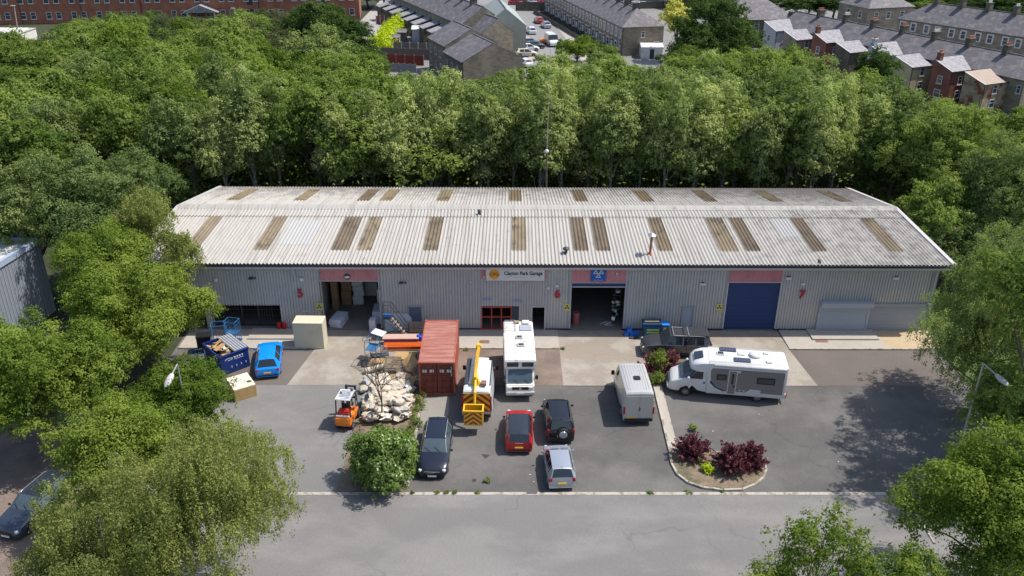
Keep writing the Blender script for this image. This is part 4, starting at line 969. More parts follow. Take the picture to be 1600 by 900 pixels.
    for s in (-1, 1):
        mr = MB().box((X(co+.055), s*(w+.09), hb+.03), (.11, .17, .13)).build('mirror', bm_ if body != 'red' else PT['black'], root, bevel=.03)
        hl = MB().box((X(.032), s*w*.66, hood0*.84), (.2, .36, .15), M=Matrix.Rotation(-s*.42, 3, 'Z')).build('headlight', 'lamp', root, bevel=.03)
        if kind in ('suv',): tlm = MB().box((X(.975), s*w*.86, hb*.86), (.12, .16, .42), M=Matrix.Rotation(s*.12, 3, 'Z')).build('tail_light', 'red', root, bevel=.02)
        elif kind in ('mini', 'city'): tlm = MB().box((X(.984), s*w*.8, hb*.88), (.12, .2, .26), M=Matrix.Rotation(s*.25, 3, 'Z')).build('tail_light', 'red', root, bevel=.03)
        else: tlm = MB().box((X(.984), s*w*.72, hb*.86), (.1, .36, .15), M=Matrix.Rotation(s*.22, 3, 'Z')).build('tail_light', 'red', root, bevel=.03)
        hd = MB()
        for f in ([.5, .7] if kind != 'mini' else [.52]): hd.box((X(f), s*(w*1.0), hb*.86), (.18, .03, .03))
        hd.build('door_handles', bm_, root)
    MB().box((X(-.0)+.0, 0, hood0*.62), (.06, Wd*.42, .16)).build('grille', 'blackgloss', root, bevel=.02)
    MB().box((X(-.0)+.035, 0, hood0*.42), (.03, .52, .11)).build('number_plate', 'plate_w', root)
    MB().box((X(1.0)-.01, 0, hb*.62), (.03, .5, .11)).build('number_plate', 'plate_y' if plate == 'y' else 'plate_w', root, label=None) if False else MB().box((X(1.0)-.015, 0, hb*.62), (.03, .5, .11)).build('number_plate', 'plate_y', root)
    MB().box((X(1.0)+.06, 0, sill+.14), (.16, Wd*.82, .16)).build('bumper', 'blackgloss' if body != 'silver' else bm_, root, bevel=.04)
    MB().box((X(.0)-.05, 0, sill+.1), (.16, Wd*.7, .14)).build('bumper', 'blackgloss', root, bevel=.04)
    MB().cyl((X(rt)+.15, 0, h-.05), (X(rt)+.05, 0, h+.04), .03, .008, 6).build('aerial', 'blackgloss', root)
    wp = MB()
    for s in (-1, 1): wp.cyl((X(co)+.03, s*.3+.1, hb+.1), (X(co)-.22, s*.3-.28, hb+.26), .012, .012, 4)
    wp.build('wipers', 'blackgloss', root)
    if rails:
        for s in (-1, 1): MB().tube([(X(tp+.02), s*(rw-.02), h-.03), (X(tp+.05), s*(rw-.02), h+.02), (X(rt-.08), s*(rw-.03), h+.0), (X(rt-.04), s*(rw-.03), h-.07)], .022, 6).build('roof_rail', PT.get(rails, rails), root, smooth=60)
    if spare:
        t = MB().cyl((X(1.0)-.02, -.1, hb*.88), (X(1.0)-.24, -.1, hb*.88), .36, .36, 26).build('spare_wheel', 'black', root, smooth=40, bevel=.03)
        MB().cyl((X(1.0)-.03, -.1, hb*.88), (X(1.0)-.265, -.1, hb*.88), .355, .25, 26).build('cover', 'silverm', t, smooth=40, bevel=.02)
    return root
G['silverm'] = PT['silver']
N_ = R(90); Sx = R(-90)
car('dark navy estate car facing the camera beside the laurel bush', 681, 698, Sx+R(-1.5), 4.75, 1.86, 1.5, 'navy', 'estate', rails='rim', tint='glasslt')
o = COL.objects[-1]
car('small red car with a black roof seen from behind', 811, 668, N_+R(-1), 3.95, 1.74, 1.42, 'red', 'mini', roofm='roofblack', rails='roofblack')
car('black off-roader with a silver spare wheel cover on its back', 872, 650, N_+R(2.5), 4.0, 1.78, 1.7, 'black', 'suv', rails='blackgloss', spare=True, zc=.8)
car('small silver hatchback parked nearest the road', 873.5, 724, N_+R(3), 3.55, 1.66, 1.47, 'silver', 'city')
car('bright blue hatchback with a yellow rear plate beside the blue skip', 420, 557, N_+R(11), 4.3, 1.8, 1.44, 'blue', 'hatch')
car('blue grey car half hidden under trees at the left edge', 56, 786, Sx+R(-15), 4.6, 1.84, 1.46, 'bluegrey', 'estate', tint='glasslt', rails='rim')
car('white car cut by the bottom edge behind the sparse young maple', 1395, 893, R(4), 4.4, 1.82, 1.5, 'white', 'hatch', rails='rim', zc=1.2)
# yellow tail lamps and chrome strip on the red car, badge on the estate
def child(root, mb, name, m, **k): return mb.build(name, m, root, **k)
for o in list(COL.objects):
    if o.get('label', '').startswith('small red car'):
        child(o, MB().box((-1.99, 0, .88), (.03, .5, .05)), 'chrome_strip', 'rim', bevel=.01)
    if o.get('label', '').startswith('dark navy estate'):
        child(o, MB().box((2.42, 0, .62), (.02, .9, .03)).box((2.43, 0, .56), (.02, .62, .025), M=Matrix.Rotation(.25, 3, 'X')), 'grille_trim', 'rim')
        child(o, MB().box((.62, .25, 1.2), (.3, .22, .02), M=Matrix.Rotation(.45, 3, 'Y')), 'paper', 'card')

# panel van
def van(label, px, py, heading, L, Wd, H, m='vansilver', zc=1.2, hoodf=.16, pos=None, simple=False, name='panel_van', z0=0, vent=True, rear='door'):
    c = P(px, py, zc) if pos is None else Vector(pos); root = empty(name, (c.x, c.y, z0), label, 'van', heading)
    w = Wd/2; pm = PT[m]; X = lambda f: L/2-f*L; r = .34
    def sec(f, zs, wl, zb, rw, rz, cz, bw=1.): return (X(f), [(w*bw*.95, zs), (w*bw, zs+.25), (w*bw, zb-.1), (w*bw*.98, zb), (rw, rz), (rw*.86, rz+(cz-rz)*.7), (rw*.5, cz-.01), (0, cz)])
    wb = (.17, .79); S2 = []; fl_ = []
    def A(f, zb, rw, rz, cz, tg='b', bw=1., zs=None):
        z = .32
        for q in wb:
            d = abs(f-q)*L
            if d < r*1.25: z = max(z, math.sqrt(max(0, (r*1.25)**2-d*d))+r)
        S2.append(sec(f, zs or z, 0, max(zb, z+.4), rw, rz, cz, bw)); fl_.append(tg)
    hz = H*.5
    A(0, hz*.62, w*.6, hz*.66, hz*.7, bw=.86); A(.02, hz*.78, w*.66, hz*.84, hz*.88, bw=.93); A(.06, hz*.88, w*.72, hz*.97, hz*1.0, bw=.98)
    for d in (-.8, -.4, 0): A(wb[0]+d*r/L, hz*(.92+.04*(d+.8)), w*.8, hz*1.02+.05*(d+.8), hz*1.07+.06*(d+.8)) if wb[0]+d*r/L < hoodf-.02 else None
    A(hoodf, hz*1.05, w*.86, hz*1.12, hz*1.16, 'screen')
    tp = hoodf+.115
    A(tp, hz*1.1, w*.86, H-.12, H-.04, 'cab'); A(tp+.12, hz*1.1, w*.87, H-.1, H-.01, 'b')
    for q in (wb[1]-r*1.25/L, wb[1]-r*.8/L, wb[1], wb[1]+r*.8/L, wb[1]+r*1.25/L): A(q, hz*1.1, w*.87, H-.09, H, 'b')
    A(.985, hz*1.1, w*.87, H-.09, H-.0, 'b'); A(1.0, hz*1.08, w*.84, H-.16, H-.1, 'b', bw=.97)
    V_, n = loft(S2); half = 8; bf = []; gs = {'windscreen': [], 'side_window': []}
    for i in range(len(S2)-1):
        for j in range(n-1):
            f = (i*n+j, i*n+j+1, (i+1)*n+j+1, (i+1)*n+j); jj = j if j < half-1 else n-2-j
            if fl_[i] == 'screen' and jj >= 4: gs['windscreen'].append(f)
            elif jj == 3 and fl_[i] in ('cab', 'screen'): gs['side_window'].append(f)
            else: bf.append(f)
        bf.append((i*n, (i+1)*n, (i+1)*n+n-1, i*n+n-1))
    bf += [tuple(range(n)), tuple((len(S2)-1)*n+k for k in range(n))]
    def sub(fs, nm, mm):
        used = sorted({i for f in fs for i in f}); mp = {u: k for k, u in enumerate(used)}
        b = MB(); b.v = [V_[u] for u in used]; b.f = [tuple(mp[i] for i in f) for f in fs]; b.m = [0]*len(fs); return b.build(nm, mm, root, smooth=32)
    sub(bf, 'body', pm); sub(gs['windscreen'], 'windscreen', 'glass')
    for s in (-1, 1): sub([f for f in gs['side_window'] if sum(V_[i][1] for i in f)*s > 0], 'side_window', 'glass')
    for q in wb:
        for s in (-1, 1): wheel('wheel', X(q), s*(w-.14), r, .22, root, s)
    MB().box((X(.5), 0, .45), (L*.86, Wd*.86, .3)).build('chassis', 'black', root)
    if simple: return root
    for s in (-1, 1):
        MB().box((X(hoodf+.03), s*(w+.14), hz*1.18), (.12, .22, .34)).build('mirror', 'blackgloss', root, bevel=.03)
        MB().box((X(.998)-.01, s*(w*.93), hz*.92), (.1, .12, .5)).build('tail_light', 'red', root, bevel=.015)
        MB().box((X(.03)+.03, s*w*.68, hz*.72), (.14, .3, .24), M=Matrix.Rotation(-s*.35, 3, 'Z')).build('headlight', 'lamp', root, bevel=.03)
        if rear == 'door':
            d = MB().box((X(1.0)-.012, s*w*.45, H*.54), (.03, w*.86, H*.72)).build('rear_door', pm, root, bevel=.012)
            MB().box((X(1.0)-.03, s*w*.44, H*.76), (.012, w*.66, H*.24)).build('panel', pm, d, bevel=.006)
            for q in (.3, .74): MB().box((X(1.0)-.03, s*w*.9, H*q), (.04, .06, .1)).build('hinge', pm, d)
        st = MB(); st.box((X(.55), s*(w+.005), .62), (L*.5, .03, .1)); st.build('rubbing_strip', 'blackgloss', root)
    MB().box((X(1.0)-.05, 0, .42), (.14, Wd*.9, .2)).build('bumper', 'blackgloss', root, bevel=.03)
    MB().box((X(1.0)-.04, w*.5 if m == 'vansilver' else -.3, .62), (.03, .52, .11)).build('number_plate', 'plate_y', root)
    MB().box((X(0)+.02, 0, .42), (.16, Wd*.84, .26)).build('bumper', 'blackgloss', root, bevel=.05)
    if vent:
        rb = MB()
        for k in range(-4, 5): rb.box((X(.62), k*.17, H+.002), (L*.6, .05, .018))
        rb.build('roof_ribs', pm, root, bevel=.005)
        MB().box((X(.66), -.05, H+.045), (.42, .42, .07)).build('roof_vent', 'blackgloss', root, bevel=.015)
        MB().box((X(1.0)-.04, -.05, H*.5), (.03, .06, .24)).build('handle', 'blackgloss', root)
    return root
van('silver high roofed panel van seen from behind by the red shrubs', 989, 606, N_+R(1), 5.1, 2.02, 2.45)
# platform van: white van, chevroned back, yellow boom and bucket
cv = van('white aerial platform van with red and yellow chevrons on its back', 749, 602, N_+R(-2), 5.4, 1.98, 2.3, 'white', zc=1.0, vent=False, rear='chev')
cv.name = 'platform_van'
def chevrons(parent, x, y0, y1, z0, z1, dirn, name, nb=5, mir=True):
    """red and yellow diagonal bands on an upright panel facing -x"""
    m1 = MB().box((x, (y0+y1)/2, (z0+z1)/2), (.02, y1-y0, z1-z0)).build(name, 'chev_y', parent); st = MB(); h = z1-z0; p = h/nb*1.15
    def band(ya, yb, zc, slope):
        pts = []
        for (y, z) in ((ya, zc), (yb, zc+slope*(yb-ya)), (yb, zc+slope*(yb-ya)+p*.5), (ya, zc+p*.5)): pts.append((y, min(max(z, z0), z1)))
        if max(q[1] for q in pts)-min(q[1] for q in pts) > .02: st.add([(x-.013, y, z) for y, z in pts], [(0, 1, 2, 3)])
    ym = (y0+y1)/2; N = 8
    for k in range(-6, 14):
        zc = z0+k*p
        for q in range(N):
            a = y0+(ym-y0)*q/N; b = y0+(ym-y0)*(q+1)/N
            band(a, b, zc+dirn*(a-y0)*.8, dirn*.8)
            a2, b2 = y1-(a-y0), y1-(b-y0); band(b2, a2, zc+dirn*(b-y0)*.8, -dirn*.8)
    st.build('chevron_stripes', 'chev_r', m1); return m1
G['chev_y'] = mat('chevron_yellow', (.75, .48, .03), .45); G['chev_r'] = mat('chevron_red', (.38, .02, .015), .45)
x0 = -2.7
chevrons(cv, x0-.02, -.88, .88, .5, 2.08, 1, 'rear_door', 4)
MB().box((x0-.04, -.62, .66), (.03, .46, .14)).build('side_marker', 'white', cv)
bd = MB().box((-.35, -.02, 2.36), (3.3, 1.15, .1)).build('roof_deck', 'offwhite', cv, bevel=.02)
MB().box((-.35, .72, 2.33), (3.2, .3, .03)).build('roof_gutter', 'darksteel', cv)
bs = MB().cyl((-1.9, .1, 2.3), (-1.9, .1, 2.62), .3, .24, 14).box((-1.9, .1, 2.66), (.5, .34, .34)).build('turret', 'yellow', cv, bevel=.02)
bo = MB().box((-.3, .12, 2.98), (3.7, .17, .2), M=Matrix.Rotation(-.06, 3, 'Y')).box((.1, .12, 2.72), (3.0, .13, .16), M=Matrix.Rotation(-.1, 3, 'Y')).build('boom', 'yellow', cv, bevel=.02)
hs = MB()
for s in (-.1, .0, .1): hs.tube([(-2.1, .12+s*.6, 2.96), (-.4, .12+s, 3.14), (1.5, .12+s*.5, 3.2)], .018, 5)
hs.cyl((-1.6, .12, 2.86), (.2, .12, 2.91), .06).build('hydraulic_hoses', 'yellow', bo)
MB().box((1.6, .12, 3.06), (.36, .34, .42)).build('knuckle', 'yellow', bo, bevel=.04)
fj = MB().tube([(-2.0, .1, 2.76), (-3.0, .1, 2.3), (-3.45, .1, 1.2)], .09, 8); fj.build('fly_jib', 'yellow', cv, smooth=60)
bk = MB(); bx = -3.9; by = .12
for (a, b) in (((bx-.36, by-.6, .75), (bx-.33, by+.6, 1.75)), ((bx+.33, by-.6, .75), (bx+.36, by+.6, 1.75)), ((bx-.33, by-.6, .75), (bx+.33, by-.57, 1.75)), ((bx-.33, by+.57, .75), (bx+.33, by+.6, 1.75)), ((bx-.36, by-.6, .7), (bx+.36, by+.6, .75))): bk.b2(a, b)
bko = bk.build('bucket', 'yellow', cv)
rm = MB(); 
for s in (-1, 1): rm.b2((bx-.42, by+s*.6-.05, 1.73), (bx+.42, by+s*.6+.05, 1.81)); rm.b2((bx+s*.37-.05, by-.6, 1.732), (bx+s*.37+.05, by+.6, 1.812))
rm.build('rim', 'yellow', bko); chevrons(bko, bx-.375, by-.54, by+.54, .8, 1.65, 1, 'rear_panel', 3)
MB().box((bx, by, 1.0), (.6, 1.1, .05)).build('liner', 'black', bko)
rk = MB()
for s in (-1, 1): rk.b2((-2.0, s*.84-.02, 2.28), (1.2, s*.84+.02, 2.36))
rk.build('roof_rail', 'blackgloss', cv)
tag(MB().box((0, 0, 0), (.5, .35, .16)).build('toolbox', 'rust', cv, bevel=.02, loc=(-2.05, -.42, 2.47)), None, None)
MB().b2((-2.72, .86, .75), (-2.74, .97, 1.9)).b2((-2.72, -.97, .75), (-2.74, -.86, 1.9)).build('reflective_strip', 'red', cv)

# pickup with a hard canopy
def pickup():
    root = car('dark grey pickup with hard canopy and roof bars by the blue bins', 1057, 535, R(180)+R(-4), 5.15, 1.86, 1.76, 'grey', 'suv', rails='rim', zc=.85, name='pickup_truck', cat='truck')
    for x, m in ((.35, 'rim'), (-.75, 'rim')): MB().box((x, 0, 1.83), (.07, 1.36, .05)).build('roof_bar', m, root, bevel=.01)
    MB().box((-1.25, 0, 1.79), (1.7, 1.3, .06)).build('canopy_roof', PT['grey'], root, bevel=.02)
    MB().box((-2.15, 0, 1.78), (.18, 1.24, .06), M=Matrix.Rotation(-.2, 3, 'Y')).build('spoiler', PT['grey'], root, bevel=.02)
    MB().box((-.62, .0, 1.0), (.03, 1.875, 1.0)).build('cab_gap', 'black', root)
    for s in (-1, 1): MB().box((.1, s*.96, .38), (1.9, .16, .06)).build('side_step', 'blackgloss', root, bevel=.02)
pickup()

# modern coachbuilt motorhome, nose to the left
def motorhome():
    c = (P(1048, 622, 0)+P(1220, 634, 0))/2
    L = 7.1; Wd = 2.3; w = Wd/2
    nose = P(1046, 618, 0); tail = P(1222, 632, 0); d = nose-tail; hd = math.atan2(d.y, d.x)
    # near side runs from nose to tail; centre lies one half-width behind it
    nrm = Vector((-math.sin(hd), math.cos(hd), 0)); 
    if nrm.y < 0: nrm = -nrm
    ctr = (nose+tail)/2+nrm*(w)
    root = empty('motorhome', (ctr.x, ctr.y, 0), 'modern white motorhome with grey side panels and roof solar panels facing left', 'motorhome', hd)
    L = (nose-tail).length+.15; X = lambda f: L/2-f*L
    # body shell profile (side outline), extruded with rounded shoulders
    prof = [(0, .5), (.0, .85), (.02, 1.05), (.06, 1.2), (.105, 1.3)]
    def sec(f, zs, zt, ww, rnd=.16, tw=None): 
        tw = tw or ww; return (X(f), [(ww*.97, zs), (ww, zs+.12), (ww, zt-rnd*2.2), (tw, zt-rnd), (tw-rnd*.45, zt-rnd*.28), (tw-rnd*1.4, zt), (0, zt+.02)])
    def arch(f):
        z = .36
        for q in (.145, .77):
            dd = abs(f-q)*L
            if dd < .44: z = max(z, .34+math.sqrt(.44**2-dd*dd))
        return z
    sx = []
    for f, zt, ww in ((0, .82, .74), (.012, .98, .86), (.04, 1.12, .93), (.085, 1.28, .97), (.1, 1.33, .98), (.145, 1.45, .98), (.165, 1.5, .98)): sx.append(sec(f, arch(f), zt, w*ww*.9, .12))
    V_, n = loft(sx); b = MB(); b.v = V_; b.f = [(i*n+j, i*n+j+1, (i+1)*n+j+1, (i+1)*n+j) for i in range(len(sx)-1) for j in range(n-1)]+[tuple(range(n)), tuple((len(sx)-1)*n+k for k in range(n))]+[(i*n, (i+1)*n, (i+1)*n+n-1, i*n+n-1) for i in range(len(sx)-1)]; b.m = [0]*len(b.f)
    b.build('cab', 'white', root, smooth=35)
    # cab sides and roof pod
    cb = MB(); ww = w*.885
    cb.prism([(X(.165), 1.38), (X(.165), .5), (X(.2), .85), (X(.25), .5), (X(.33), .4), (X(.33), 2.2), (X(.24), 2.05)], -ww, ww, 1); cb.build('cab_side', 'white', root, bevel=.03)
    sc = MB(); sc.add([(X(.085)-.02, -ww*.86, 1.4), (X(.085)-.02, ww*.86, 1.4), (X(.225), ww*.78, 2.1), (X(.225), -ww*.78, 2.1), (X(.13)-.2, -ww*1.005, 1.42), (X(.13)-.2, ww*1.005, 1.42)], [(0, 1, 2, 3), (0, 3, 4), (1, 5, 2)]); sc.build('windscreen', 'glasslt', root)
    for s in (-1, 1):
        sw_ = MB(); sw_.prism([(X(.165), 1.42), (X(.225), 1.98), (X(.285), 2.02), (X(.285), 1.42)], s*(ww-.0), s*(ww+.02), 1); sw_.build('side_window', 'glass', root)
        MB().box((X(.16), s*(ww+.2), 1.5), (.16, .24, .3)).build('mirror', 'white', root, bevel=.04)
        MB().box((X(.035), s*w*.66, .98), (.24, .26, .16), M=Matrix.Rotation(-s*.4, 3, 'Z')).build('headlight', 'lamp', root, bevel=.04)
        MB().cyl((X(.3), s*ww, 1.15), (X(.3), s*(ww+.02), 1.15), .07, .07, 12).build('fuel_cap', 'black', root) if s > 0 else None
    pod = MB(); zz = 2.1
    ps = [(.168, 2.12, 2.26, .62), (.18, 2.1, 2.38, .8), (.212, 2.08, 2.58, .92), (.265, 2.05, 2.73, .98), (.34, 2.05, 2.8, 1.0)]
    ss = [(X(f), [(w*q, z0_), (w*q, z0_+.1), (w*q, z1_-.22), (w*q*.97, z1_-.08), (w*q*.86, z1_), (w*q*.4, z1_+.02), (0, z1_+.02)]) for f, z0_, z1_, q in ps]
    V_, n = loft(ss); pod.v = V_; pod.f = [(i*n+j, i*n+j+1, (i+1)*n+j+1, (i+1)*n+j) for i in range(len(ss)-1) for j in range(n-1)]+[tuple(range(n))]+[(i*n, (i+1)*n, (i+1)*n+n-1, i*n+n-1) for i in range(len(ss)-1)]; pod.m = [0]*len(pod.f)
    pod.build('roof_pod', 'white', root, smooth=40)
    MB().box((X(.24), 0, 2.73), (.6, .95, .03), M=Matrix.Rotation(.28, 3, 'Y')).build('skylight', 'glass', root, bevel=.04)
    # living box
    bx = MB(); ss = []
    for f, ins in ((.325, .02), (.335, 0), (.5, 0), (.66, 0), (.985, 0), (1.0, .08)):
        zb = max(.42, arch(f)); ss.append((X(f), [(w-ins-.03, zb), (w-ins, zb+.08), (w-ins, 2.55), (w-ins-.03, 2.72), (w-ins-.14, 2.82-ins*.8), (w*.5, 2.84-ins), (0, 2.85-ins)]))
    V_, n = loft(ss); bx.v = V_; bx.f = [(i*n+j, i*n+j+1, (i+1)*n+j+1, (i+1)*n+j) for i in range(len(ss)-1) for j in range(n-1)]+[tuple(range(n)), tuple((len(ss)-1)*n+k for k in range(n))]+[(i*n, (i+1)*n, (i+1)*n+n-1, i*n+n-1) for i in range(len(ss)-1)]; bx.m = [0]*len(bx.f)
    bx.build('living_body', 'white', root, smooth=35)
    gm = mat('motorhome_grey', (.22, .205, .2), .4, .2)
    for s in (-1, 1):
        gp_ = MB(); gp_.prism([(X(.36), 2.42), (X(.345), 2.2), (X(.35), 1.6), (X(.4), 1.05), (X(.5), .72), (X(.66), .72), (X(.70), .98), (X(.84), .98), (X(.87), .72), (X(.975), .72), (X(.975), 2.42)], s*(w+.001), s*(w+.012), 1)
        pn = gp_.build('grey_panel', gm, root)
        sp = MB(); sp.prism([(X(.355), 1.5), (X(.40), 1.02), (X(.5), .7), (X(.46), .7), (X(.39), .95), (X(.345), 1.3)], s*(w+.012), s*(w+.02), 1); sp.build('swoosh', 'navy', pn)
        for f0, f1, z0_, z1_ in ((.40, .485, 1.55, 1.98), (.745, .9, 1.45, 1.95)):
            wn_ = MB(); wn_.b2((X(f1), s*(w+.012), z0_), (X(f0), s*(w+.035), z1_)); q = wn_.build('window', 'blackgloss', root, bevel=.03); MB().b2((X(f1)+.08, s*(w+.036), z0_+.08), (X(f0)-.08, s*(w+.04), z1_-.08)).build('pane', 'winglass', q)
        lk = MB().b2((X(.90), s*(w+.014), .74), (X(.79), s*(w+.03), 1.0)).build('locker', gm, root, bevel=.01)
        MB().b2((X(.60), s*(w+.012), 2.2), (X(.53)-.1, s*(w+.03), 2.36)).build('awning_light', 'white', root)
        MB().b2((X(.985), s*(w-.12), 2.60), (X(.37), s*(w+.05), 2.70)).build('awning', 'fascia', root, bevel=.02)
    s = 1
    for s in (1, -1):
        if (Matrix.Rotation(hd, 3, 'Z') @ Vector((0, s, 0))).y < 0: ns = s
    s = ns
    dr = MB().b2((X(.575), s*(w+.014), .5), (X(.50), s*(w+.04), 2.36)).build('door', 'white', root, bevel=.01)
    MB().b2((X(.568), s*(w+.041), .55), (X(.507), s*(w+.046), 2.3)).build('panel', gm, dr); MB().b2((X(.548), s*(w+.047), 1.3), (X(.528), s*(w+.052), 2.1)).build('pane', 'glass', dr); MB().box((X(.555), s*(w+.05), 1.15), (.14, .03, .12)).build('handle', 'black', dr)
    for f, z in ((.61, .85), (.645, .85), (.70, .95)): MB().cyl((X(f), s*w, z), (X(f), s*(w+.03), z), .06, .06, 10).build('service_cap', 'white', root)
    for f in (.145, .77):
        for q in (-1, 1): wheel('wheel', X(f), q*(w-.2 if f < .5 else w-.16), .34, .22, root, q)
    # roof furniture; -s is the far side
    for (f, y, a, b_) in ((.5, -.72*s, 1.1, .5), (.61, .58*s, 1.1, .5)):
        so_ = MB().box((X(f), y, 2.89), (a, b_, .04)).build('solar_panel', mat('solar', (.03, .03, .07), .2), root)
        gl_ = MB()
        for k in range(-5, 6): gl_.box((X(f)+k*a/11, y, 2.915), (.014, b_, .01))
        gl_.build('cell_lines', 'rim', so_)
    MB().sph((X(.73), -.15*s, 2.95), .42, 20, sq=(1, 1, .42)).cyl((X(.73), -.15*s, 2.82), (X(.73), -.15*s, 2.95), .36, .42, 20).build('satellite_dome', 'white', root, smooth=True)
    for f, y, a in ((.43, -.1, .5), (.61, -.25, .45), (.84, .55, .4), (.83, -.6, .35)):
        q = MB().box((X(f), y*s, 2.89), (a, a*.85, .08)).build('roof_hatch', 'white', root, bevel=.02)
        if f == .43: MB().box((X(f), y*s, 2.935), (a*.75, a*.6, .02)).build('pane', 'glass', q)
    for q in (-1, 1): MB().tube([(X(.33), q*w*.84, 2.88), (X(.96), q*w*.84, 2.9)], .018, 5).build('roof_rail', 'fascia', root)
    MB().box((X(0)-.02, 0, .55), (.3, w*1.62, .3)).build('bumper', 'white', root, bevel=.08); MB().box((X(0)+.1, 0, .82), (.08, w*1.1, .16), M=Matrix.Rotation(.3, 3, 'Y')).build('grille', 'blackgloss', root, bevel=.02)
    MB().box((X(1.0)-.06, 0, .5), (.12, w*1.9, .22)).build('bumper', 'white', root, bevel=.04)
    for q in (-1, 1): MB().box((X(1.0)-.1, q*w*.86, .62), (.08, .16, .3)).build('tail_light', 'red', root, bevel=.02)
    MB().box((X(.5), 0, .42), (L*.8, w*1.4, .24)).build('chassis', 'black', root)
    MB().tube([(X(.96), s*w*.6, .3), (X(.96), s*(w+.1), .02)], .03, 6).build('corner_steady', 'steel', root)
motorhome()

# older white motorhome with overcab, facing the camera
def oldcamper():
    c = P(815, 505, 0); fr_ = P(815.5, 622, 0.3)
    root = empty('camper_van', (1.05, 52.1, 0), 'old square white camper van with overcab windows facing the camera', 'motorhome', Sx+R(1.0))
    w = 1.06; L = 6.0
    MB().b2((-3.0, -w, .55), (1.45, w, 2.85)).build('living_body', 'offwhite', root, bevel=.05)
    oc = MB(); oc.prism([(1.45, 2.85), (2.2, 2.82), (2.36, 2.7), (2.42, 2.12), (2.2, 1.98), (1.45, 1.95)], -w, w, 1); ov = oc.build('overcab', 'offwhite', root, bevel=.04)
    for y in (-.5, .5):
        q = MB().box((2.405, y, 2.4), (.03, .78, .38), M=Matrix.Rotation(.1, 3, 'Y')).build('window', 'darksteel', root, bevel=.02); MB().box((2.425, y, 2.4), (.02, .64, .26), M=Matrix.Rotation(.1, 3, 'Y')).build('pane', 'winglass', q)
    cb = MB(); ww = .95
    cb.prism([(1.4, .5), (3.0, .5), (3.05, .8), (3.0, 1.12), (2.72, 1.22), (2.2, 1.98), (1.4, 1.98)], -ww, ww, 1); cb.build('cab', 'offwhite', root, bevel=.06)
    MB().add([(2.80, -ww*.88, 1.25), (2.80, ww*.88, 1.25), (2.285, ww*.84, 1.96), (2.285, -ww*.84, 1.96)], [(0, 1, 2, 3)]).build('windscreen', 'glasslt', root).location = (.02, 0, .02)
    for s in (-1, 1):
        MB().prism([(1.7, 1.25), (2.55, 1.25), (2.12, 1.88), (1.7, 1.88)], s*ww, s*(ww+.02), 1).build('side_window', 'glass', root)
        MB().box((2.5, s*(ww+.16), 1.5), (.1, .2, .3)).build('mirror', 'black', root, bevel=.02)
        MB().box((3.045, s*.7, .96), (.06, .26, .16)).build('headlight', 'lamp', root, bevel=.02)
        q = MB().b2((-1.8, s*(w+.0), 1.5), (-.7, s*(w+.02), 2.1)).build('window', 'darksteel', root); MB().b2((-1.72, s*(w+.021), 1.58), (-.78, s*(w+.028), 2.02)).build('pane', 'winglass', q)
        MB().b2((-2.9, s*(w-.01), .9), (2.2, s*(w+.012), .96)).build('trim_strip', 'steel', root)
    MB().box((3.05, 0, .96), (.04, 1.1, .2)).build('grille', 'blackgloss', root); MB().cyl((3.07, 0, .96), (3.08, 0, .96), .09, .09, 16).build('badge_ring', 'rim', root)
    MB().box((3.1, 0, .62), (.2, 1.94, .28)).build('bumper', 'fascia', root, bevel=.05); MB().box((3.215, 0, .66), (.02, .52, .11)).build('number_plate', 'plate_w', root)
    wp = MB()
    for y in (-.1, .62): wp.cyl((2.86, y, 1.24), (2.7, y-.34, 1.5), .014, .014, 4)
    wp.build('wipers', 'black', root)
    for x in (2.2, -1.6):
        for s in (-1, 1): wheel('wheel', x, s*.84, .34, .22, root, s)
    MB().b2((-2.6, -.8, .3), (2.3, .8, .6)).build('chassis', 'black', root)
    # roof furniture: hatches, rack, board
    for x, y in ((.55, .12), (-.55, .02)):
        q = MB().box((x, y, 2.9), (.46, .52, .08)).build('roof_hatch', 'fascia', root, bevel=.02); MB().box((x, y, 2.945), (.28, .36, .02)).build('pane', 'winglass', q)
    MB().b2((-2.3, -.45 if False else .1, 2.87), (-1.5, -.95 if False else .95, 2.93)).build('roof_board', 'shutter', root, bevel=.01)
    MB().box((-2.7, .55, 2.93), (.5, .5, .1)).build('roof_hatch', 'white', root, bevel=.02); MB().box((-2.72, -.1, 2.93), (.36, .36, .1)).build('roof_hatch', 'oldwood', root, bevel=.02)
    rk = MB()
    for y in (-.95, -.2): rk.tube([(-2.9, y, 2.98), (-1.4, y, 2.98)], .02, 6)
    for x in (-2.9, -2.4, -1.9, -1.4): rk.tube([(x, -.95, 2.98), (x, -.2, 2.98)], .02, 6); rk.cyl((x, -.95, 2.86), (x, -.95, 2.98), .015); rk.cyl((x, -.2, 2.86), (x, -.2, 2.98), .015)
    rk.build('roof_rack', 'steel', root)
    sm = MB(); 
    for x in (-1.25, .0, 1.0): sm.b2((x, -1.0, 2.855), (x+.03, 1.0, 2.87))
    sm.build('roof_seams', 'fascia', root)
oldcamper()

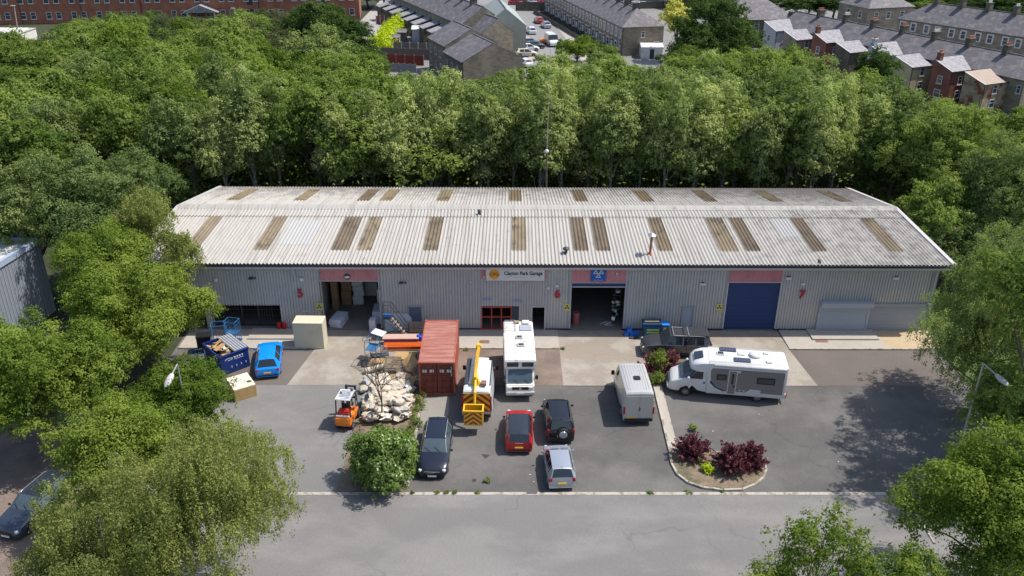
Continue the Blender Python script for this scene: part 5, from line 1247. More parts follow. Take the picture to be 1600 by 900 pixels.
# counterbalance forklift seen from behind
def forklift():
    c = P(543, 640, .9)
    root = empty('forklift', (c.x, c.y, 0), 'orange and white forklift truck standing at the edge of the concrete apron', 'forklift', R(90)+R(-8))
    MB().prism([(-1.15, .35), (-1.2, .6), (-1.1, 1.0), (-.55, 1.12), (-.5, .35)], -.5, .5, 1).build('counterweight', 'orange', root, bevel=.07)
    MB().b2((-.55, -.48, .3), (.75, .48, .72)).build('chassis', 'orange', root, bevel=.03)
    MB().b2((-.95, -.36, 1.05), (-.35, .36, 1.3)).build('engine_cover', mat('forklift_red', (.6, .04, .02), .5), root, bevel=.04)
    MB().b2((-1.05, -.44, 1.0), (-.5, .44, 1.1)).build('cover_rim', 'white', root, bevel=.02)
    st = MB().b2((-.35, -.25, 1.0), (.1, .25, 1.12)).b2((-.38, -.25, 1.1), (-.28, .25, 1.6)); st.build('seat', 'black', root, bevel=.03)
    MB().cyl((.42, 0, 1.1), (.3, 0, 1.4), .03).cyl((.28, 0, 1.4), (.3, 0, 1.42), .17, .17, 16).build('steering_wheel', 'black', root)
    fr_ = MB()
    for s in (-1, 1): fr_.tube([(-.9, s*.46, .9), (-.72, s*.46, 2.1), (.35, s*.46, 2.12), (.68, s*.46, .9)], .045, 8)
    fr_.build('roll_cage', 'blackgloss', root)
    rf = MB().b2((-.82, -.5, 2.1), (.45, .5, 2.17)).build('cab_roof', 'white', root, bevel=.03)
    ro = MB()
    for k in range(6): ro.b2((-.5+k*.14, -.34, 2.18), (-.44+k*.14, .34, 2.2))
    ro.build('roof_grille', 'shutter', rf)
    ms = MB()
    for s in (-1, 1): ms.b2((.88, s*.3-.06, .1), (1.02, s*.3+.06, 2.15))
    for z in (.4, 1.2, 2.05): ms.b2((.9, -.3, z), (1.0, .3, z+.1))
    ms.cyl((.95, 0, .3), (.95, 0, 1.9), .04); ms.build('mast', 'darksteel', root)
    for s in (-1, 1): MB().b2((1.04, s*.3-.06, .06), (2.05, s*.3+.06, .11)).b2((1.02, s*.3-.06, .06), (1.08, s*.3+.06, .6)).build('fork', 'darksteel', root)
    for x, r, y in ((.62, .3, .5), (-.72, .24, .44)):
        for s in (-1, 1): wheel('wheel', x, s*y, r, .2, root, s)
    MB().b2((.3, .44, 1.0), (.62, .48, 1.9)).b2((.3, -.48, 1.0), (.62, -.44, 1.9)).build('door_glass', 'glasslt', root)
    bl = MB().cyl((-.1, .3, 2.17), (-.1, .3, 2.3), .06).cyl((.3, -.3, 2.17), (.3, -.3, 2.28), .08); bl.build('beacons', 'black', root)
forklift()

# ------------------------------------------------------------------ yard objects
def T(root_or_mesh, label, cat, group=None): return tag(root_or_mesh, label, cat, group)
# shipping container
G['crust'] = mat('container_red', (.33, .085, .05), .65, var=.1, scale=2, dark=(.42, .15, .11), damt=.35, dscale=.8)
G['ctop'] = mat('container_roof_faded', (.3, .1, .075), .75, var=.2, scale=3, dark=(.37, .17, .13), damt=.5, dscale=1.2, stretch=(.4, 3, 1))
G['cdark'] = mat('container_oxide', (.2, .045, .03), .6, var=.1, scale=2)
ct = empty('shipping_container', (-4.53, 52.72, 0), 'rusty red twenty foot shipping container with closed double doors facing the camera', 'container', R(.3))
w, l, h = 1.22, 3.03, 2.59
cs = MB(); n = 18
for s in (-1, 1):
    vs = []
    for i in range(n*4+1):
        y = -l+.1+(2*l-.2)*i/(n*4); e = .035 if i % 4 in (1, 2) else 0
        vs += [(s*(w-.05+e), y, .18), (s*(w-.05+e), y, h-.12)]
    cs.add(vs, [(2*i, 2*i+2, 2*i+3, 2*i+1) for i in range(n*4)])
cs.b2((-w+.06, l-.08, .1), (w-.06, l-.04, h-.1)); cs.build('side_wall', 'crust', ct)
tp = MB(); vs = []; n = 22
for i in range(n*4+1):
    y = -l+.1+(2*l-.2)*i/(n*4); e = .03 if i % 4 in (1, 2) else 0
    vs += [(-w+.06, y, h-.05+e), (w-.06, y, h-.05+e)]
tp.add(vs, [(2*i, 2*i+1, 2*i+3, 2*i+2) for i in range(n*4)]); tp.build('roof', 'ctop', ct)
fm = MB()
for sx in (-1, 1):
    for sy in (-1, 1): fm.box((sx*(w-.06), sy*(l-.06), h/2), (.13, .13, h-.02)); fm.box((sx*(w-.08), sy*(l-.09), h-.05), (.18, .2, .13)); fm.box((sx*(w-.08), sy*(l-.09), .06), (.18, .2, .13))
    fm.box((sx*(w-.04), 0, .1), (.08, 2*l-.2, .16)); fm.box((sx*(w-.04), 0, h-.05), (.08, 2*l-.2, .09))
for sy in (-1, 1): fm.box((0, sy*(l-.05), h-.06), (2*w-.2, .1, .12)); fm.box((0, sy*(l-.05), .09), (2*w-.2, .1, .16))
fm.build('frame', 'crust', ct)
for s in (-1, 1):
    d = MB().box((s*.57, -l+.09, 1.32), (1.1, .05, 2.26)); dd = d.build('door', 'cdark', ct)
    rb = MB()
    for z in (.5, .98, 1.46, 1.94): rb.box((s*.57, -l+.055, z), (1.02, .03, .16))
    rb.build('door_rib', 'cdark', dd, bevel=.01)
    for x in (.3, .84): MB().cyl((s*x, -l-.0, .12), (s*x, -l-.0, 2.5), .022, .022, 8).box((s*x+.1, -l-.0, 1.15), (.3, .03, .04)).build('locking_bar', 'cdark', dd)
    for x in (.34, .82): MB().box((s*x, -l+.0, 1.93), (.28, .02, .22)).build('notice', 'white', dd)
mk = MB()
for k in range(7): mk.box((.98, -l+.015, 2.22-k*.11), (.07, .01, .07))
mk.build('stencil_marks', 'white', ct)
# skip
a, b, c_, d_ = P(335, 561, 1.55), P(379, 545, 1.55), P(325, 533, 1.55), P(368, 521, 1.55)
ang = math.atan2((b-a).y, (b-a).x); Wd = (b-a).length; Dp = ((c_-a).length+(d_-b).length)/2; ctr = (a+b+c_+d_)/4
sk = empty('skip', (ctr.x, ctr.y, 0), 'dark blue waste skip half covered by a ribbed lid with scrap wood inside', 'skip', ang)
G['skip'] = mat('skip_blue', (.008, .03, .16), .45, var=.1, scale=2)
w, l = Wd/2, Dp/2
s_ = MB()
for sx in (-1, 1): s_.b2((sx*w, -l, .12), (sx*(w-.05), l, 1.5))
s_.b2((-w+.05, -l, .12), (w-.05, -l+.05, 1.5)); s_.b2((-w+.05, l-.05, .12), (w-.05, l, 1.5)); s_.b2((-w, -l, .06), (w, l, .12)); s_.build('hopper', 'skip', sk)
rm = MB()
for sx in (-1, 1): rm.box((sx*w, 0, 1.52), (.12, 2*l+.1, .1))
for sy in (-1, 1): rm.box((0, sy*l, 1.521), (2*w-.1, .12, .1))
rm.build('rim', 'skip', sk, bevel=.01)
lid = MB(); lid.b2((.05, -l+.08, 1.57), (w-.02, l-.02, 1.61)); lo = lid.build('lid', 'walldk', sk)
for k in range(5): MB().b2((.1+k*(w-.2)/4.4, -l+.1, 1.612), (.15+k*(w-.2)/4.4, l-.04, 1.66)).build('lid_rib', 'shutter', lo)
lg = MB()
for k in range(4): lg.box((-w+.75+k*.36, -l-.02, .5), (.08, .04, .12))
lg.build('lug', 'shutter', sk)
em = MB()
for k in range(14):
    t0, t1 = R(200-k*22), R(200-(k+1)*22); em.add([(-.45+.3*math.cos(t0), -l-.012, 1.15+.11*math.sin(t0)), (-.45+.3*math.cos(t1), -l-.012, 1.15+.11*math.sin(t1)), (-.45+.24*math.cos(t1), -l-.012, 1.15+.06*math.sin(t1)), (-.45+.24*math.cos(t0), -l-.012, 1.15+.06*math.sin(t0))], [(0, 1, 2, 3)])
for k, q in enumerate((.14, .1, .12, .1)): em.box((.0+k*.19, -l-.01, 1.18), (q, .02, .1))
for k in range(7): em.box((.0+k*.1, -l-.01, 1.02), (.06, .02, .035))
em.build('emblem', 'white', sk)
rr = random.Random(5)
for i in range(26):
    m_ = rr.choice(['wood', 'white', 'oldwood', 'card', 'wood', 'offwhite']); bx = MB().box((0, 0, 0), (rr.uniform(.5, 1.2), rr.uniform(.06, .4), .04), M=Matrix.Rotation(rr.uniform(0, 3.1), 3, 'Z') @ Matrix.Rotation(rr.uniform(-.5, .5), 3, 'Y'))
    o = bx.build('scrap_board', m_, loc=Vector((ctr.x, ctr.y, 0))+Matrix.Rotation(ang, 3, 'Z') @ Vector((rr.uniform(-w+.5, -.15), rr.uniform(-l+.45, l-.45), 1.15+i*.018)))
    T(o, 'broken piece of board lying among the scrap in the blue skip', 'scrap', 'scrap in the blue skip')
bag = lambda mb, r, seed: None
def sackmesh(seed, sx, sy, sz, wr=1.):
    r = np.random.default_rng(seed); b = MB().sph((0, 0, 0), 1, 26); out = []
    ph = r.uniform(0, 6, 9); w = r.uniform(3, 8, 6)
    for x, y, z in b.v:
        k = 1+.15*math.sin(2.4*x+ph[0])*math.sin(2.7*y+ph[1])
        k += wr*(-.16*abs(math.sin(w[0]*x+w[1]*y+ph[2]))-.12*abs(math.sin(w[2]*z+w[3]*x+ph[3]))-.08*abs(math.sin(2*w[4]*y+w[5]*z+ph[4])))+.2*wr
        if x > .75: k *= 1-.5*(x-.75)*4*(1 if y < .5 else .3)
        f = lambda v: math.copysign(abs(v)**.8, v)
        out.append((f(x)*k*sx, f(y)*k*sy, f(z)*k*sz))
    b.v = out; return b
G['sack'] = mat('rubble_sack', (.55, .48, .38), .75, var=.15, scale=5, dark=(.36, .3, .23), damt=.45, dscale=2.4, bump=.5, bscale=9)
G['sackgrey'] = mat('clear_bag', (.3, .29, .27), .35, var=.3, scale=5, dark=(.5, .46, .4), damt=.5, dscale=4)
rr = random.Random(21); protos = [sackmesh(s, .46, .33, .24).build('rubble_sack', 'sack', smooth=50) for s in range(4)]
protos += [sackmesh(9, .5, .42, .26).build('rubble_sack', 'sackgrey', smooth=50)]
pile = [(575, 640, .25, 4), (580, 622, .3, 4), (573, 608, .3, 0), (590, 650, .25, 1), (605, 652, .25, 2), (620, 650, .25, 3), (634, 648, .25, 0), (588, 634, .5, 2), (603, 638, .45, 3), (618, 636, .45, 1), (632, 634, .35, 2), (593, 620, .75, 0), (608, 622, .75, 1), (623, 622, .6, 2), (637, 620, .4, 3), (585, 606, .7, 3), (600, 608, .95, 2), (614, 608, .8, 0), (628, 607, .6, 1), (592, 596, .8, 1), (606, 597, .9, 3), (582, 596, .5, 4), (640, 606, .4, 0), (576, 654, .2, 3), (600, 626, 1.0, 3)]
r9 = random.Random(4)
for i in range(34):
    px = r9.uniform(569, 641); py = r9.uniform(588, 655); q = 1-((px-606)/42)**2; pile.append((px, py, max(.2, q*(.85 if py < 640 else .5)+r9.uniform(-.1, .25)), r9.choice([0, 1, 2, 3, 0, 1, 2, 3, 4])))
for i, (px, py, z, k) in enumerate(pile):
    o = protos[k] if not protos[k].get('label') else copytree(protos[k])
    p = P(px, py, z); o.location = p; o.rotation_euler = (rr.uniform(-.3, .3), rr.uniform(-.3, .3), rr.uniform(0, 6)); s = rr.uniform(.75, 1.15); o.scale = (s*1.1, s*1.1, s*.8)
    T(o, 'stuffed pale rubble sack in the heap behind the laurel bush', 'sack', 'rubble sacks heaped on the planting bed')
mnd = MB(); 
# small loose plastic scraps on the heap
for i in range(70):
    px, py = rr.uniform(568, 642), rr.uniform(592, 655); p = P(px, py, .35+rr.random()*.65)
    o = MB().box((0, 0, 0), (rr.uniform(.2, .6), rr.uniform(.08, .4), .02), M=Matrix.Rotation(rr.uniform(-.8, .8), 3, 'X') @ Matrix.Rotation(rr.uniform(-.8, .8), 3, 'Y')).build('plastic_scrap', rr.choice(['white', 'offwhite', 'sack', 'card', 'darksteel']), loc=p, rz=rr.uniform(0, 3))
    T(o, 'torn scrap of sheeting lying on the rubble sack heap', 'scrap', 'scraps on the rubble sack heap')
# dead tree, brushwood
def bare(name, px, py, h, seed, label, cat, spread=1., m='barkpale', r0=.07, depth=5, nb=3):
    c = P(px, py, 0); r = random.Random(seed); mb = MB()
    def grow(p, d, L, rad, k):
        q = p+d*L; mb.cyl(p, q, rad, rad*.68, 5, cap=False)
        if k == 0: return
        for i in range(nb if k > 1 else 2):
            nd = (d+Vector((r.uniform(-1, 1), r.uniform(-1, 1), r.uniform(-.3, .5)))*.62*spread).normalized(); grow(q, nd, L*r.uniform(.6, .85), rad*.66, k-1)
    grow(Vector((0, 0, 0)), Vector((.05, 0, 1)), h*.34, r0, depth); o = mb.build(name, m, loc=c); return T(o, label, cat)
bare('dead_tree', 597, 660, 4.6, 3, 'leafless small tree standing in front of the rubble sacks', 'tree', m='bark')
for i, (px, py) in enumerate(((640, 618), (648, 606), (636, 600))): bare('brushwood', px, py, 1.9, 10+i, 'tangle of grey dead twigs left of the container doors, %s from the front' % ORD[i], 'brushwood', 1.4, 'oldwood', .03, 5)
# cream cabinet
G['creambox'] = mat('cream_panel', (.58, .53, .4), .6, var=.05, scale=1, dark=(.5, .45, .33), damt=.2, dscale=1)
a, b = P(464, 546, 0), P(508.5, 545, 0); 
cb = MB().box((0, 0, 0), (b.x-a.x+.1, 1.25, 2.15)).build('cream_cabinet', 'creambox', bevel=.012, loc=((a.x+b.x)/2-.1, a.y+.72, 1.08), rz=R(-1.5))
T(cb, 'tall plain cream crate standing in front of the wall below the number 5', 'crate')
MB().box((-.35, -.64, .55), (.42, .01, .035), M=Matrix.Rotation(.65, 3, 'Y')).build('scuff_tape', 'white', cb)
# timber box with foam top
cs_ = [P(352, 592, .9), P(388, 581, .9), P(399, 601, .9), P(365, 611, .9)]; ctr = sum(cs_, Vector())/4; e1 = cs_[2]-cs_[3]; ang = math.atan2(e1.y, e1.x)
tb = empty('timber_crate', (ctr.x, ctr.y, 0), 'plywood crate with pale crumbling foam on top beside the blue car', 'crate', ang)
L1 = e1.length; D1 = (cs_[0]-cs_[3]).length
MB().box((0, 0, .44), (L1, D1, .88)).build('side_panels', 'wood', tb, bevel=.01)
fo = MB().box((0, 0, .9), (L1-.02, D1-.02, .05)); fo.build('foam_top', mat('pale_foam', (.66, .58, .42), .9, var=.25, scale=4, dark=(.75, .7, .58), damt=.5, dscale=3, bump=.8, bscale=6), tb)
for i in range(9):
    o = sackmesh(30+i, .16, .12, .05).build('foam_lump', 'offwhite' if i < 7 else 'grass', tb, smooth=True, loc=(rr.uniform(-.6, .6), rr.uniform(-.4, .4), .95))
# generic frames
def frame_obj(name, loc, label, cat, W, D, H, m, nv=4, mesh=True, rz=0, shelves=(.15,), wheels=True, sides='xyXY', group=None):
    root = empty(name, loc, label, cat, rz, group); fm = MB(); x, y = W/2, D/2
    for sx in (-1, 1):
        for sy in (-1, 1): fm.cyl((sx*x, sy*y, .12), (sx*x, sy*y, H), .025, .025, 6)
    for z in (.15, H): fm.tube([(-x, -y, z), (x, -y, z), (x, y, z), (-x, y, z), (-x, -y, z)], .022, 6)
    fm.build('frame', m, root)
    if mesh:
        g_ = MB()
        for k in range(1, nv+1):
            t = -1+2*k/(nv+1)
            for s in (-1, 1): g_.cyl((s*x, t*y, .15), (s*x, t*y, H), .01, .01, 4); 
            g_.cyl((t*x, y, .15), (t*x, y, H), .01, .01, 4)
        for z in np.arange(.4, H, .3): g_.tube([(-x, -y, z), (-x, y, z), (x, y, z), (x, -y, z)], .01, 4)
        g_.build('mesh_panel', m, root)
    for z in shelves: MB().box((0, 0, z), (W-.04, D-.04, .03)).build('shelf', m if z > .2 else 'darksteel', root)
    if wheels:
        for sx in (-1, 1):
            for sy in (-1, 1): MB().cyl((sx*x-.02, sy*y, .06), (sx*x+.02, sy*y, .06), .06, .06, 10).build('castor', 'black', root)
    return root
c = P(345, 537); frame_obj('roll_cage', c, 'blue steel roll cage behind the skip, nearest the glazed entrance', 'trolley', 1.0, .8, 1.7, 'bluesteel', rz=R(10))
c = P(366, 535); frame_obj('roll_cage', c, 'blue steel roll cage behind the ribbed lid of the skip', 'trolley', .9, .8, 1.9, 'bluesteel', rz=R(-12), shelves=(.15, .9))
c = P(312, 575); frame_obj('roll_cage', c, 'blue steel frame trolley half hidden by leaves left of the skip', 'trolley', 1.0, .8, 1.3, 'bluesteel', rz=R(25), shelves=(.15,))
c = P(322, 548); T(MB().b2((-.5, -.4, 0), (.5, .4, 1.3)).b2((-.54, -.44, 1.3), (.54, .44, 1.38)).build('black_bin', 'blackgloss', bevel=.03, loc=c, rz=R(12)), 'black bin standing between the trolley and the blue skip', 'bin')
for i, px in enumerate((437, 445)):
    c = P(px, 515.5); T(MB().cyl((0, 0, 0), (0, 0, .62), .16, .17, 14).cyl((0, 0, .62), (0, 0, .7), .17, .06, 14).build('fire_extinguisher', mat('bin_red', (.5, .02, .02), .5), smooth=35, loc=c), 'red canister by the glazed entrance, %s one of two' % ('left', 'right')[i], 'canister')
# inside the left loading door
def stack(name, x, y, w, d, hs, m, label, cat, rz=0, z0=.03, jit=.04, group=None, lab2=None):
    z = z0
    for i, h in enumerate(hs):
        o = MB().box((0, 0, h/2), (w, d, h)).build(name, m, loc=(x+rr.uniform(-jit, jit), y+rr.uniform(-jit, jit), z), rz=rz+rr.uniform(-.05, .05), bevel=.02)
        T(o, label % (ORD[i]) if '%s' in label else label, cat, group); z += h+.004
G['wrap'] = mat('stretch_wrap', (.6, .62, .68), .3, var=.15, scale=3); 
c = P(523, 508)
stack('wrapped_mattress', -13.0, 60.0, .95, 1.6, [.22, .22, .22], 'wrap', 'white wrapped mattress in the low pile inside the left door, %s from the floor', 'mattress', rz=R(-12))
stack('cardboard_box', -12.9, 63.6, .8, .8, [.62, .62, .62, .6, .6], 'card', 'brown carton in the column inside the left door, %s from the floor', 'box')
stack('cardboard_box', -13.7, 62.6, .5, .7, [.9, .8, .8, .5], 'card', 'brown carton hard against the left jamb indoors, %s from the floor', 'box')
stack('white_box', -11.9, 63.6, .85, .8, [.4, .4, .42, .42, .4, .4, .4], 'white', 'white carton in the tall column inside the left door, %s from the floor', 'box', jit=.08)
stack('white_box', -11.2, 65.4, 1.0, .9, [.6, .6, .6, .6, .5, .5], 'offwhite', 'pale carton in the rear column inside the left door, %s from the floor', 'box', jit=.08)
stack('red_crate', -12.6, 66, .9, .9, [1.0, 1.0, 1.0, .9], mat('dark_red_crate', (.3, .03, .03), .6), 'dark red crate far inside the left door, %s from the floor', 'crate')
stack('wrapped_bale', -9.95, 60.6, .7, 1.5, [.55, .5], 'wrap', 'pale wrapped bale against the right jamb indoors, %s from the floor', 'bale')
stack('wrapped_bale', -9.8, 62.2, .7, 1.0, [.8, .8, .5], 'wrap', 'pale wrapped bale further inside by the right jamb, %s from the floor', 'bale')
c = P(585, 512); stack('wrapped_bale', c.x-.05, 58.9, .5, .6, [.5, .5], 'wrap', 'white wrapped parcel standing just outside the right jamb, %s from the floor', 'parcel', z0=.0)
# wheeled steps
st = empty('wheeled_steps', (P(612, 521).x, 57.75, 0), 'dark steel wheeled warehouse steps standing against the wall right of the loading door', 'steps', 0)
m_ = MB()
for y in (-.3, .3): m_.tube([(-.45, y, 0), (-.45, y, 2.9), (.15, y, 2.9), (1.35, y, 1.0), (1.35, y, .0)], .028, 6); m_.tube([(-.45, y, 1.75), (.2, y, 1.75), (1.35, y, .1)], .03, 6); m_.tube([(-.4, y, .15), (1.3, y, .95)], .02, 6); m_.tube([(-.4, y, 1.6), (1.3, y, .15)], .02, 6)
for z in (2.3, 2.9): m_.cyl((-.45, -.3, z), (-.45, .3, z), .02)
m_.build('frame', 'darksteel', st)
for k in range(6): MB().box((.2+k*.2, 0, 1.6-k*.26), (.22, .56, .03)).build('tread', 'oldwood', st)
MB().box((-.12, 0, 1.78), (.64, .56, .04)).build('platform', 'darksteel', st); MB().box((-.15, -.2, 2.0), (.6, .14, .24)).build('blue_board', 'blue', st)
for x in (-.45, 1.3):
    for y in (-.3, .3): MB().cyl((x, y-.02, .07), (x, y+.02, .07), .08, .08, 12).build('castor', 'black', st)
c = P(618, 520); pn = MB(); pn.prism([(-1.1, .1), (-.9, .0), (1.0, .0), (1.15, .2), (1.1, 1.1), (.8, 1.45), (-.6, 1.5), (-1.05, 1.1)], -.02, .02, 1)
o = pn.build('leaning_panel', mat('pale_grey_sheet', (.5, .52, .55), .5, var=.05), bevel=.01, loc=(c.x+.15, 58.72, .02)); o.rotation_euler = (R(-8), 0, 0); T(o, 'large pale grey sheet with cut corners leaning on the wall behind the wheeled steps', 'panel')
def pallet(loc, label, rot=(0, 0, 0), m='oldwood', group=None, sc=1.):
    root = empty('pallet', loc, label, 'pallet', 0, group); root.rotation_euler = rot; root.scale = (sc,)*3
    for k in range(7): MB().box((0, -.45+k*.15, .13), (1.15, .1, .022)).build('deck_board', m, root)
    for k in (-.5, 0, .5): MB().box((k, 0, .075), (.1, .98, .085)).build('bearer', m, root)
    for k in (-.4, 0, .4): MB().box((0, k, .02), (1.15, .1, .02)).build('bottom_board', m, root)
    return root
pallet((P(651, 520).x, 58.25, .62), 'weathered pallet stood on edge against the wall left of the container', (R(80), 0, 0))
rr = random.Random(8)
for i in range(26):
    x = rr.uniform(-9.0, -5.9); o = MB().box((0, 0, .06), (rr.uniform(.12, .4), rr.uniform(.1, .25), rr.uniform(.08, .2)), rz=rr.uniform(0, 3)).build('litter', rr.choice(['white', 'offwhite', 'darksteel', 'card', 'pbluegrey', 'blue']), loc=(x, rr.uniform(57.2, 57.9), .02), bevel=.02)
    T(o, 'bit of packaging litter strewn along the foot of the wall by the steps', 'litter', 'litter along the wall')
c = P(628, 548); bs = Vector((c.x, c.y, 0))
G['beam'] = mat('orange_beam', (.72, .13, .015), .5, var=.05)
for i in range(8):
    y = (i % 4)*.2; z = .12+(i//4)*.16
    o = MB().box((0, 0, 0), (2.9-.1*(i % 3), .13, .13)).build('racking_beam', 'beam', loc=(bs.x+rr.uniform(-.05, .1), bs.y+.0+y, z+.05), rz=R(2)+rr.uniform(-.02, .02), bevel=.01)
    T(o, 'orange steel racking beam in the stack left of the container, %s layer' % ('lower', 'upper')[i//4], 'beam', 'orange racking beams, %s layer' % ('lower', 'upper')[i//4])
o = MB().box((0, 0, 0), (2.7, .75, .1)).build('long_board', mat('pinkish_board', (.5, .34, .29), .7), loc=(bs.x-.15, bs.y+1.0, .62), rz=R(1)); T(o, 'long pinkish board lying on a bundle above the orange beams', 'board')
o = MB().box((0, 0, 0), (2.6, .7, .5)).build('wrapped_bundle', mat('purple_wrap', (.1, .07, .2), .5), loc=(bs.x-.1, bs.y+1.0, .3), rz=R(1), bevel=.02); T(o, 'dark purple wrapped bundle under the pinkish board', 'bundle')
c = P(657, 531, .4); o = sackmesh(44, .34, .3, .34).build('blue_bag', mat('blue_sheet', (.02, .06, .5), .4), smooth=60, loc=(c.x-.1, c.y+.1, .42)); T(o, 'crumpled bright blue plastic bag at the end of the long board', 'bag')
# blue step frame with white board on top
c = P(588, 570); fs = frame_obj('step_frame', (c.x-.25, c.y+.4, 0), 'tall blue steel stand with a white board on top beside the orange beams', 'stand', .8, 1.1, 1.9, 'bluesteel', mesh=False, rz=R(-10), shelves=(1.25,), wheels=False)
o = MB().box((0, 0, 0), (.95, .65, .05)).build('white_board', 'white', loc=(c.x+.15, c.y+1.1, 2.05), rz=R(-25)); o.rotation_euler = (R(6), R(5), R(-25)); T(o, 'white board resting on top of the tall blue stand', 'board')
c = P(590, 556); o = MB(); 
rt = empty('mesh_bin', (c.x+.2, c.y, 0), 'round wire mesh basket tipped over left of the orange beams', 'basket', 0)
q = MB()
for k in range(18):
    a_ = 2*math.pi*k/18; q.cyl((-.55, .42*math.cos(a_), .45+.42*math.sin(a_)), (.5, .32*math.cos(a_), .5+.32*math.sin(a_)), .012, .012, 4)
for x, r_q in ((-.55, .42), (-.2, .39), (.15, .36), (.5, .32)):
    for k in range(18): a0, a1 = 2*math.pi*k/18, 2*math.pi*(k+1)/18; q.cyl((x, r_q*math.cos(a0), .46+r_q*math.sin(a0)), (x, r_q*math.cos(a1), .46+r_q*math.sin(a1)), .014, .014, 4)
q.build('wire_mesh', 'steel', rt)
# flat boards, pallets, cards, carpet roll
def slab(name, px, py, z, dims, m, rz, label, cat, rx=0, ry=0, **k):
    c = P(px, py, z); o = MB().box((0, 0, 0), dims).build(name, m, loc=c, bevel=.008, **k); o.rotation_euler = (R(rx), R(ry), R(rz)); return T(o, label, cat)
slab('ply_sheet', 587, 566, .06, (1.2, 1.0, .08), 'card', 8, 'brown sheet lying flat under the blue stand', 'board')
slab('ply_sheet', 633, 560, .3, (1.5, 1.1, .5), 'wood', -6, 'yellow timber box between the orange beams and the container', 'box')
slab('cardboard_sheet', 641, 566, .8, (1.0, 1.6, .03), 'wood', 25, 'tan board propped up at a slant beside the container', 'board', ry=-38)
slab('cardboard_sheet', 604, 565, .15, (1.9, .7, .2), 'wood', 4, 'tan flat carton between the carpet roll and the orange beams', 'board')
slab('ply_sheet', 612, 590, .28, (2.1, 1.2, .06), 'card', 6, 'brown chipboard sheet lying on the heap below the pallets', 'board')
slab('ply_sheet', 632, 596, .35, (1.4, 1.3, .05), 'wood', -12, 'brown plywood sheet sloping towards the dead twigs', 'board', rx=8)
slab('steel_plate', 594, 557, .05, (1.3, 1.1, .06), 'darksteel', 12, 'dark steel plate on the apron below the wire basket', 'plate')
pallet(P(614, 568, .9), 'grey wooden pallet leaning upright in front of the orange beams', (R(52), 0, R(-4)), 'oldwood')
pallet(P(611, 578, .35), 'weathered pallet lying on the heap below the upright pallet', (R(20), R(4), R(3)), 'oldwood')
c = P(588, 575, .25); o = MB().cyl((-.85, 0, 0), (.85, 0, 0), .22, .2, 16).cyl((-.87, 0, 0), (-.85, 0, 0), .1, .1, 12).build('carpet_roll', 'sack', smooth=40, loc=c, rz=R(28)); T(o, 'rolled up pale carpet lying at the edge of the apron', 'carpet roll')
o = MB().tube([(-.8, 0, .02), (-.8, .9, .02), (.4, .9, .02), (.4, 0, .02), (-.8, 0, .02)], .03, 6).build('metal_stand', 'darksteel', loc=(P(583, 572).x, P(583, 572).y-.1, .04), rz=R(8)); T(o, 'dark rectangular steel frame lying on the apron under the blue stand', 'frame')
c = P(571, 568); o = MB().tube([(0, 0, .02), (.3, 1.2, .02)], .02, 6).build('metal_bar', 'darksteel', loc=(c.x-.3, c.y, .02)); T(o, 'thin metal bar lying on the apron left of the steel frame', 'bar')
# bins by the open garage door
c = P(1016, 523)
bn = empty('waste_bin', (c.x, 58.05, 0), 'big dark blue four wheeled waste bin with yellow green labels left of the pickup', 'bin')
b = MB(); b.prism([(-.62, .2), (.62, .2), (.7, 1.15), (-.7, 1.15)], -.45, .45, 1); b.build('body', mat('bin_blue', (.01, .08, .2), .45), bn, bevel=.03)
b = MB().box((0, .02, 1.2), (1.46, 1.0, .09)).box((0, .1, 1.27), (1.3, .6, .06)); b.build('lid', mat('bin_lid', (.02, .05, .1), .45), bn, bevel=.02)
MB().box((0, .0, 1.31), (1.1, .3, .05)).build('rubbish_on_lid', 'oldwood', bn)
for z, hh in ((.78, .14), (.56, .1)): MB().box((.05, -.465, z), (.95, .02, hh)).build('label_panel', mat('lime_label', (.35, .55, .1), .5), bn)
for x in (-.5, .5):
    for y in (-.35, .35): MB().cyl((x-.03, y, .1), (x+.03, y, .1), .1, .1, 12).build('castor', 'black', bn)
c = P(1037, 525); wb_ = empty('wheelie_bin', (c.x, 58.1, 0), 'bright blue wheelie bin between the big bin and the pickup', 'bin')
b = MB(); b.prism([(-.24, .1), (.24, .1), (.31, 1.05), (-.31, 1.05)], -.3, .3, 1); b.build('body', 'blue', wb_, bevel=.03)
MB().box((0, -.02, 1.09), (.66, .72, .09)).build('lid', mat('lid_blue', (.02, .25, .7), .4), wb_, bevel=.03); MB().box((0, -.315, .75), (.26, .02, .3)).build('label_panel', 'chev_y', wb_)
for i, (px, dz) in enumerate(((979, 0), (987, 0), (994, 0), (983, .33))):
    c = P(px, 525); o = MB().box((0, 0, .15), (.34, .5, .3)).cyl((0, -.1, .3), (0, -.1, .35), .05).build('jerry_can', mat('can_blue', (.01, .14, .55), .4) if i == 0 else G['can'], loc=(c.x, 58.2, dz), bevel=.03)
    if i == 0: G['can'] = o.data.materials[0]
    T(o, 'blue plastic drum by the open garage door, %s' % ('leftmost of the lower row', 'middle of the lower row', 'rightmost beside the big bin', 'the one standing on the others')[i], 'drum')
o = MB().box((0, 0, .04), (.7, .3, .08)).build('steel_tray', 'darksteel', loc=(P(990, 527).x, 57.7, .01)); T(o, 'small dark tray on the concrete in front of the blue drums', 'tray')
